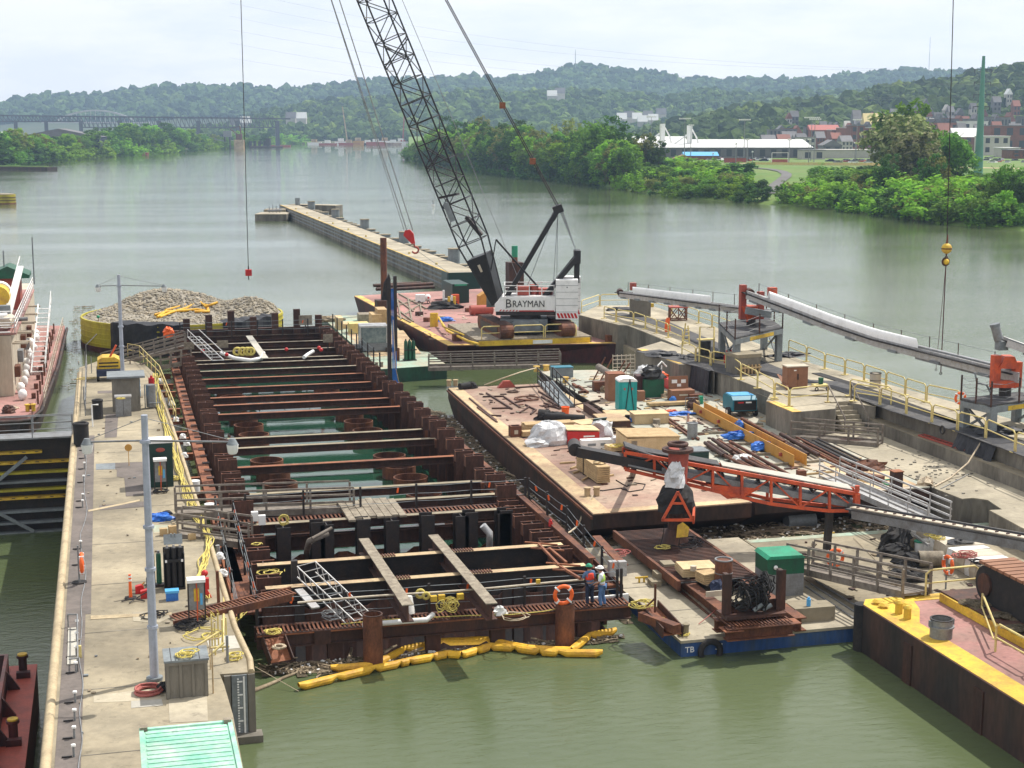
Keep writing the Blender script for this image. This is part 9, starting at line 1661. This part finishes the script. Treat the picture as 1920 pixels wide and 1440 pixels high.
p=W(1787,1140,ZY); o=thing('crane_mats','dark timber mats with a yellow skirt at the lower right','platform',p); part('mats',BX(p.x,p.x+12,20,p.y+1.0,ZY+.02,ZY+.42),M.rust_dark,o,True); part('yellow_skirt',BX(p.x-.1,p.x-.003,20,p.y+.9,ZY+.02,ZY+.36),M.yellow,o,True); q=MB()
for k in range(7): q.lump((p.x+U(.3,1.4),p.y-1-k*1.6,ZY+.42),1.1,1.0,.12,12,4,.4)
part('mud',q,M.debris,o,True)
a=W(1842,1120,ZY+.4); o=thing('crawler_undercarriage','big rusty crawler track cut by the right picture edge','crawler track',a); q=MB(); pts=[]
r=.75
for k in range(9): t=PI/2-PI*k/8; pts.append((r*math.cos(t),r+r*math.sin(t)))
A=W(1832,1125,ZY+.42); xk=A.x+.1; yk=A.y
pts=[(-8,2*r),(-8,0)]+[( -0.0+r*math.cos(-PI/2+PI*k/8),r+r*math.sin(-PI/2+PI*k/8)) for k in range(9)]
q.prof(pts,(xk,yk-.4,ZY+.43),(0,1,0),(0,0,1),(1.1,0,0)); part('track_body',q,M.rubber,o,True); q=MB()
for k in range(19): q.bx(xk-.05,xk+1.5,yk-8.2+k*.44,yk-7.85+k*.44,ZY+.43+2*r+.004,ZY+.43+2*r+.12)
part('track_pads',q,M.crate_brown,o,True); part('drive_wheel',TB([(xk-.1,yk-.4,ZY+.43+r),(xk+.02,yk-.4,ZY+.43+r)],.45,16),M.rust_dark,o,True)
# DEBRIS ON THE WATER
def debris(name,label,poly,count,seed,sheet=1):
 rs=random.Random(seed); q=MB(); q.mi=0; xs=[p[0] for p in poly]; ys=[p[1] for p in poly]
 def inside(x,y):
  c_=False; n=len(poly)
  for i in range(n):
   (x1,y1_),(x2,y2_)=poly[i],poly[(i+1)%n]
   if (y1_>y)!=(y2_>y) and x<(x2-x1)*(y-y1_)/(y2_-y1_)+x1: c_=not c_
  return c_
 cs=.42; nx=int((max(xs)-min(xs))/cs)+1; ny=int((max(ys)-min(ys))/cs)+1
 for i in range(nx):
  for j in range(ny):
   x,y=min(xs)+i*cs,min(ys)+j*cs
   if not sheet or not inside(x+cs/2,y+cs/2) or math.sin(x*1.1+y*.6)+math.sin(y*1.7-x*.5)+rs.uniform(-1,1)<-1.35: continue
   z=[.02+rs.uniform(0,.05) for _ in range(4)]; j_=lambda:rs.uniform(-.06,.06)
   q.add([(x+j_(),y+j_(),z[0]),(x+cs+j_(),y+j_(),z[1]),(x+cs+j_(),y+cs+j_(),z[2]),(x+j_(),y+cs+j_(),z[3])],[(0,1,2,3)])
 q.mi=1
 for k in range(count):
  x,y=rs.uniform(min(xs),max(xs)),rs.uniform(min(ys),max(ys))
  if not inside(x,y): continue
  L_=rs.choice([.08,.12,.2,.3,.5]) if rs.random()<.97 else rs.uniform(.8,1.8); a=rs.uniform(0,PI); r_=.012+L_*.022; q.beam((x,y,.07+rs.uniform(0,.05)),(x+L_*math.cos(a),y+L_*math.sin(a),.08+rs.uniform(0,.06)),r_*2,r_*1.6)
 q.mi=2
 for k in range(count//9):
  x,y=rs.uniform(min(xs),max(xs)),rs.uniform(min(ys),max(ys))
  if inside(x,y): s_=rs.uniform(.03,.08); q.box((x,y,.1),(s_*2,s_*1.4,s_),rs.uniform(0,3))
 ob=solo(name,q,[M.debris,M.stick,M.white],label,'debris'); ob['kind']='stuff'; return ob
debris('floating_debris','brown driftwood debris floating between the steel frame and the brown barge',[(20.9,60),(24.4,71),(24.6,109),(23,113),(20.4,100)],2600,1)
debris('floating_debris','brown driftwood debris floating in front of the two deck barges',[(22,70.3),(44.5,69.6),(46,72),(44.5,78.5),(24.5,79)],3200,2)
debris('floating_debris','drift debris trapped under the front walkway behind the yellow booms',[(5.2,58.9),(5.3,57.9),(7.2,57.4),(14.5,58.5),(20.0,58.3),(20.2,58.9)],700,3); debris('floating_debris','drift debris floating between the work boat and the rock cell',[(-3.6,128),(-2.6,128.5),(-2.8,150),(-3.3,182),(-1.5,190),(-4,190)],500,4,0)
for k,(a,b,r_) in enumerate([((945,885),(992,907),.09),((1350,985),(1420,968),.1),((1395,1000),(1450,990),.06),((1300,1003),(1345,1000),.05),((1180,1016),(1215,1008),.07),((1490,998),(1535,1002),.1)]): q=MB(); a=W(*a,.1);b=W(*b,.1); q.tube([a,a.lerp(b,.5)+V((0,.05,.03)),b],r_,6,True,r_*.6); solo('drift_log',q,M.stick,['pale log beside the brown barge near its near end','longest log in the debris below the orange truss','short log right of the longest log','thin stick left of the longest log','short log at the far corner of the blue float','flat log under the floating gray fender'][k],'log')
# HANGING LINES
b=C(466,513,112); q=MB(); o=thing('headache_weight','small red weight hanging on a thin cable over the rock cell','crane weight',b); part('block',BX(-.22,.22,-.22,.22,-.15,.3),M.red,o); part('shackle',TB([(0,0,.3),(0,0,.55)],.05,6).tube([(0,0,-.15),(0,0,-.45)],.04,6),M.steel_dark,o); part('cable',TB([(0,0,.5),(0,0,60)],.028,5,False),M.steel_dark,o)
b=C(1775,466,100); o=thing('ball_hook','yellow overhaul ball hook hanging on a cable with long slings at right','crane hook',b); part('ball',MB().sph((0,0,0),.34,16,12),M.yellow,o); part('ball_band',CY((0,0,-.04),.35,.07,16),M.rust_dark,o); part('shackle',TB([(0,0,-.3),(0,0,-.5)],.05,6).torus((0,0,-.6),.1,.03,12,6,'y'),M.rust_dark,o); part('lower_hook',MB().sph((0,0,-.85),.2,12,8),M.yellow,o); part('clevis',MB().torus((-.03,0,-.85),.24,.06,16,6,'y'),M.rust_dark,o); part('cable_socket',TB([(0,0,.3),(.03,0,.9)],.08,6,True,.04),M.rust,o); q=MB(); t=C(1798,-400,100)-b
q.tube([(.0,0,.3),t],.03,5,False); part('cable',q,M.steel_dark,o); q=MB()
for px_,py_,r_ in((1764,697,.035),(1755,690,.018),(1767,640,.03)): q.tube([(0,0,-1.0),C(px_,py_,100)-b],r_,5)
part('sling',q,M.hull_maroon,o); part('sling_hook',MB().torus(C(1764,700,100)-b,.08,.03,10,5,'y').torus(C(1755,693,100)-b,.07,.02,10,5,'y'),M.steel_dark,o)
# loose scrap on the decks
def scrap(name,label,poly,z,n,mats,seed,L0=.15,L1=.9):
 rs=random.Random(seed); q=MB(); xs=[a for a,b in poly]; ys=[b for a,b in poly]
 for k in range(n):
  x,y=rs.uniform(min(xs),max(xs)),rs.uniform(min(ys),max(ys)); q.mi=rs.randrange(len(mats)); L_=rs.uniform(L0,L1); a=rs.choice([0,PI/2,.3,1.8,rs.uniform(0,3)])
  q.box((x,y,z+.03),(L_,rs.uniform(.04,.22),rs.uniform(.02,.07)),a)
 ob=solo(name,q,[M[m_] for m_ in mats],label,'scrap'); ob['kind']='stuff'
scrap('deck_scrap','scattered boards and steel scrap over the cluttered barge deck',[(32.6,74),(42,114)],Z2,420,['lumber','rust','old_wood','plywood','rust_dark','cream'],5)
scrap('deck_scrap','small boards and rust flakes scattered on the brown barge deck',[(25,74),(31,110)],Z1,120,['rust_dark','old_wood','rust'],6,.08,.6)
scrap('deck_scrap','small litter scattered on the crane barge deck',[(28,138),(41,172)],ZD,140,['rust_dark','old_wood','cream','rust'],7,.2,1.1)
scrap('deck_scrap','small litter scattered on the pale float',[(30.6,58),(41,68.6)],ZF+.02,90,['rust_dark','old_wood','stick'],8,.05,.4)
scrap('deck_scrap','litter scattered on top of the lock wall',[(-1.8,44),(3.0,118)],ZW+.01,60,['old_wood','stick','gray_paint'],9,.03,.16)
# PEOPLE
def skin(name,verts,edges,rad,m,parent,sub=2):
 me=bpy.data.meshes.new(name); me.from_pydata(verts,edges,[]); ob=bpy.data.objects.new(name,me); COL.objects.link(ob)
 s=ob.modifiers.new('s','SKIN'); s.use_smooth_shade=True
 for i,r_ in enumerate(rad): r2=r_ if isinstance(r_,tuple) else (r_,r_); me.skin_vertices[0].data[i].radius=r2
 me.skin_vertices[0].data[0].use_root=True
 sb=ob.modifiers.new('d','SUBSURF'); sb.levels=sub; sb.render_levels=sub
 dg=bpy.context.evaluated_depsgraph_get(); m2=bpy.data.meshes.new_from_object(ob.evaluated_get(dg)); bpy.data.objects.remove(ob)
 m2.materials.clear(); m2.materials.append(m); o2=bpy.data.objects.new(name,m2); COL.objects.link(o2); o2.parent=parent; return o2
def person(label,loc,rz,J,top,vest,pants,hat,boots=M.rust_dark):
 o=thing('person',label,'person',loc,rz)
 n=['pel','waist','chest','neck','head','top','shl','ell','wrl','shr','elr','wrr','hil','knl','anl','tol','hir','knr','anr','tor']
 idx={k:i for i,k in enumerate(n)}; v=[J[k] for k in n]
 E=[('pel','waist'),('waist','chest'),('chest','neck'),('neck','head'),('head','top'),('chest','shl'),('shl','ell'),('ell','wrl'),('chest','shr'),('shr','elr'),('elr','wrr'),('pel','hil'),('hil','knl'),('knl','anl'),('anl','tol'),('pel','hir'),('hir','knr'),('knr','anr'),('anr','tor')]
 r={'pel':.13,'waist':.12,'chest':.14,'neck':.055,'head':.09,'top':.07,'shl':.06,'ell':.042,'wrl':.03,'shr':.06,'elr':.042,'wrr':.03,'hil':.085,'knl':.055,'anl':.04,'tol':.04,'hir':.085,'knr':.055,'anr':.04,'tor':.04}
 v=list(v); rad=[r[k] for k in n]; ed=[(idx[a],idx[b]) for a,b in E]
 for s_ in('l','r'):    # hands: palm, four fingers and a thumb
  w_=V(J['wr'+s_]); d=(w_-V(J['el'+s_])).normalized(); sd=d.cross(V((0,0,1)));
  if sd.length<.1: sd=V((0,1,0))
  sd.normalize(); pi=len(v); v.append(tuple(w_+d*.07)); rad.append(.034); ed.append((idx['wr'+s_],pi))
  for f in range(4):
   b=w_+d*.1+sd*(f-1.5)*.021; k=len(v); v.append(tuple(b)); rad.append(.010); ed.append((pi,k)); L_=(.06,.075,.07,.055)[f]; v.append(tuple(b+d*L_*.6+V((0,0,-.02)))); rad.append(.009); ed.append((k,k+1)); v.append(tuple(b+d*L_+V((0,0,-.045)))); rad.append(.008); ed.append((k+1,k+2))
  k=len(v); v.append(tuple(w_+d*.05-sd*.045)); rad.append(.012); ed.append((pi,k)); v.append(tuple(w_+d*.09-sd*.06+V((0,0,-.01)))); rad.append(.010); ed.append((k,k+1))
 skin('body',v,ed,rad,M.skin,o)
 S=lambda nm,ks,es,rs_,m: skin(nm,[J[k] for k in ks],es,rs_,m,o)
 S('shirt',['pel','waist','chest','shl','ell','shr','elr','neck'],[(0,1),(1,2),(2,3),(3,4),(2,5),(5,6),(2,7)],[(.165,.12),(.16,.125),(.19,.14),.085,.062,.085,.062,.07],top)
 v=S('trousers',['pel','hil','knl','anl','hir','knr','anr'],[(0,1),(1,2),(2,3),(0,4),(4,5),(5,6)],[(.165,.13),.115,.085,.075,.115,.085,.075],pants)
 up=V(J['chest'])+V((0,0,.08)); skin('vest',[tuple(V(J['waist'])-V((0,0,.03))),tuple((V(J['waist'])+V(J['chest']))/2),J['chest'],tuple(up)],[(0,1),(1,2),(2,3)],[(.20,.16),(.205,.165),(.215,.165),(.17,.12)],vest,o)
 for s_ in('l','r'): skin('boot',[J['an'+s_],tuple(V(J['an'+s_])+V((0,0,-.05))),J['to'+s_]],[(0,1),(1,2)],[.055,.055,.05],boots,o)
 h=V(J['head']); tp_=V(J['top']); up=(tp_-h).normalized()
 q=MB(); vs=[];c0=h+up*.045
 for j in range(5):
  t=PI/2*j/4
  for k in range(16): a=2*PI*k/16; vs.append(c0+V((math.cos(a)*.125*math.cos(t),math.sin(a)*.145*math.cos(t),.115*math.sin(t))))
 q.add(vs,[(j*16+k,j*16+(k+1)%16,(j+1)*16+(k+1)%16,(j+1)*16+k) for j in range(4) for k in range(16)],True)
 q.ring(c0-V((0,0,.006)),.155,.12,.014,20); q.box(c0+V((0,.165,.0)),(.16,.07,.014)); hh=part('hard_hat',q,hat,o)
 f=h+V((0,.085,-.01)); part('nose',MB().prof([(-.012,0),(.012,0),(0,.04)],f+V((0,.0,-.035)),(1,0,0),(0,0,1),(0,.03,0)),M.skin,o)
 for x in(-.03,.03): part('eye',MB().sph(h+V((x,.085,.01)),.011,8,6),M.black,o)
 part('mouth',MB().box(h+V((0,.09,-.06)),(.04,.006,.008)),M.hose_red,o)
 for x in(-.095,.095): part('ear',MB().sph(h+V((x,0,-.01)),.025,8,6,(.4,1,1.3)),M.skin,o)
 part('hair',MB().sph(h+V((0,-.015,.0)),.103,12,8,(1,1,.95)),M.rust_dark,o); return o
zf=ZK+.03
J1=dict(pel=(0,0,.95),waist=(0,.01,1.1),chest=(0,.05,1.36),neck=(0,.07,1.52),head=(0,.1,1.64),top=(0,.1,1.75),shl=(-.19,.05,1.42),ell=(-.29,.12,1.17),wrl=(-.27,.34,1.1),shr=(.19,.05,1.42),elr=(.28,.1,1.15),wrr=(.2,.32,1.1),hil=(-.1,0,.9),knl=(-.12,.02,.5),anl=(-.13,-.02,.1),tol=(-.14,.16,.05),hir=(.1,0,.9),knr=(.11,.05,.5),anr=(.13,.0,.1),tor=(.15,.17,.05))
p=W(1106,1136,zf); person('worker in green hard hat and red life vest with his back to the camera',(p.x,p.y,zf),R(12),J1,M.shirt_blue,M.vest_red,M.navy,M.green_top)
J2=dict(J1); J2.update(ell=(-.27,.08,1.15),wrl=(-.15,.25,1.05),elr=(.27,.02,1.16),wrr=(.22,.2,1.0),knl=(-.11,.08,.5),anl=(-.12,.03,.1),tol=(-.12,.2,.05),anr=(.13,-.1,.1),tor=(.13,.08,.05),knr=(.12,0,.5))
p=W(1129,1139,zf); person('worker in white hard hat, lime vest and light jeans facing the other worker',(p.x,p.y,zf),R(62),J2,M.shirt_white,M.vest_lime,M.jeans,M.white)
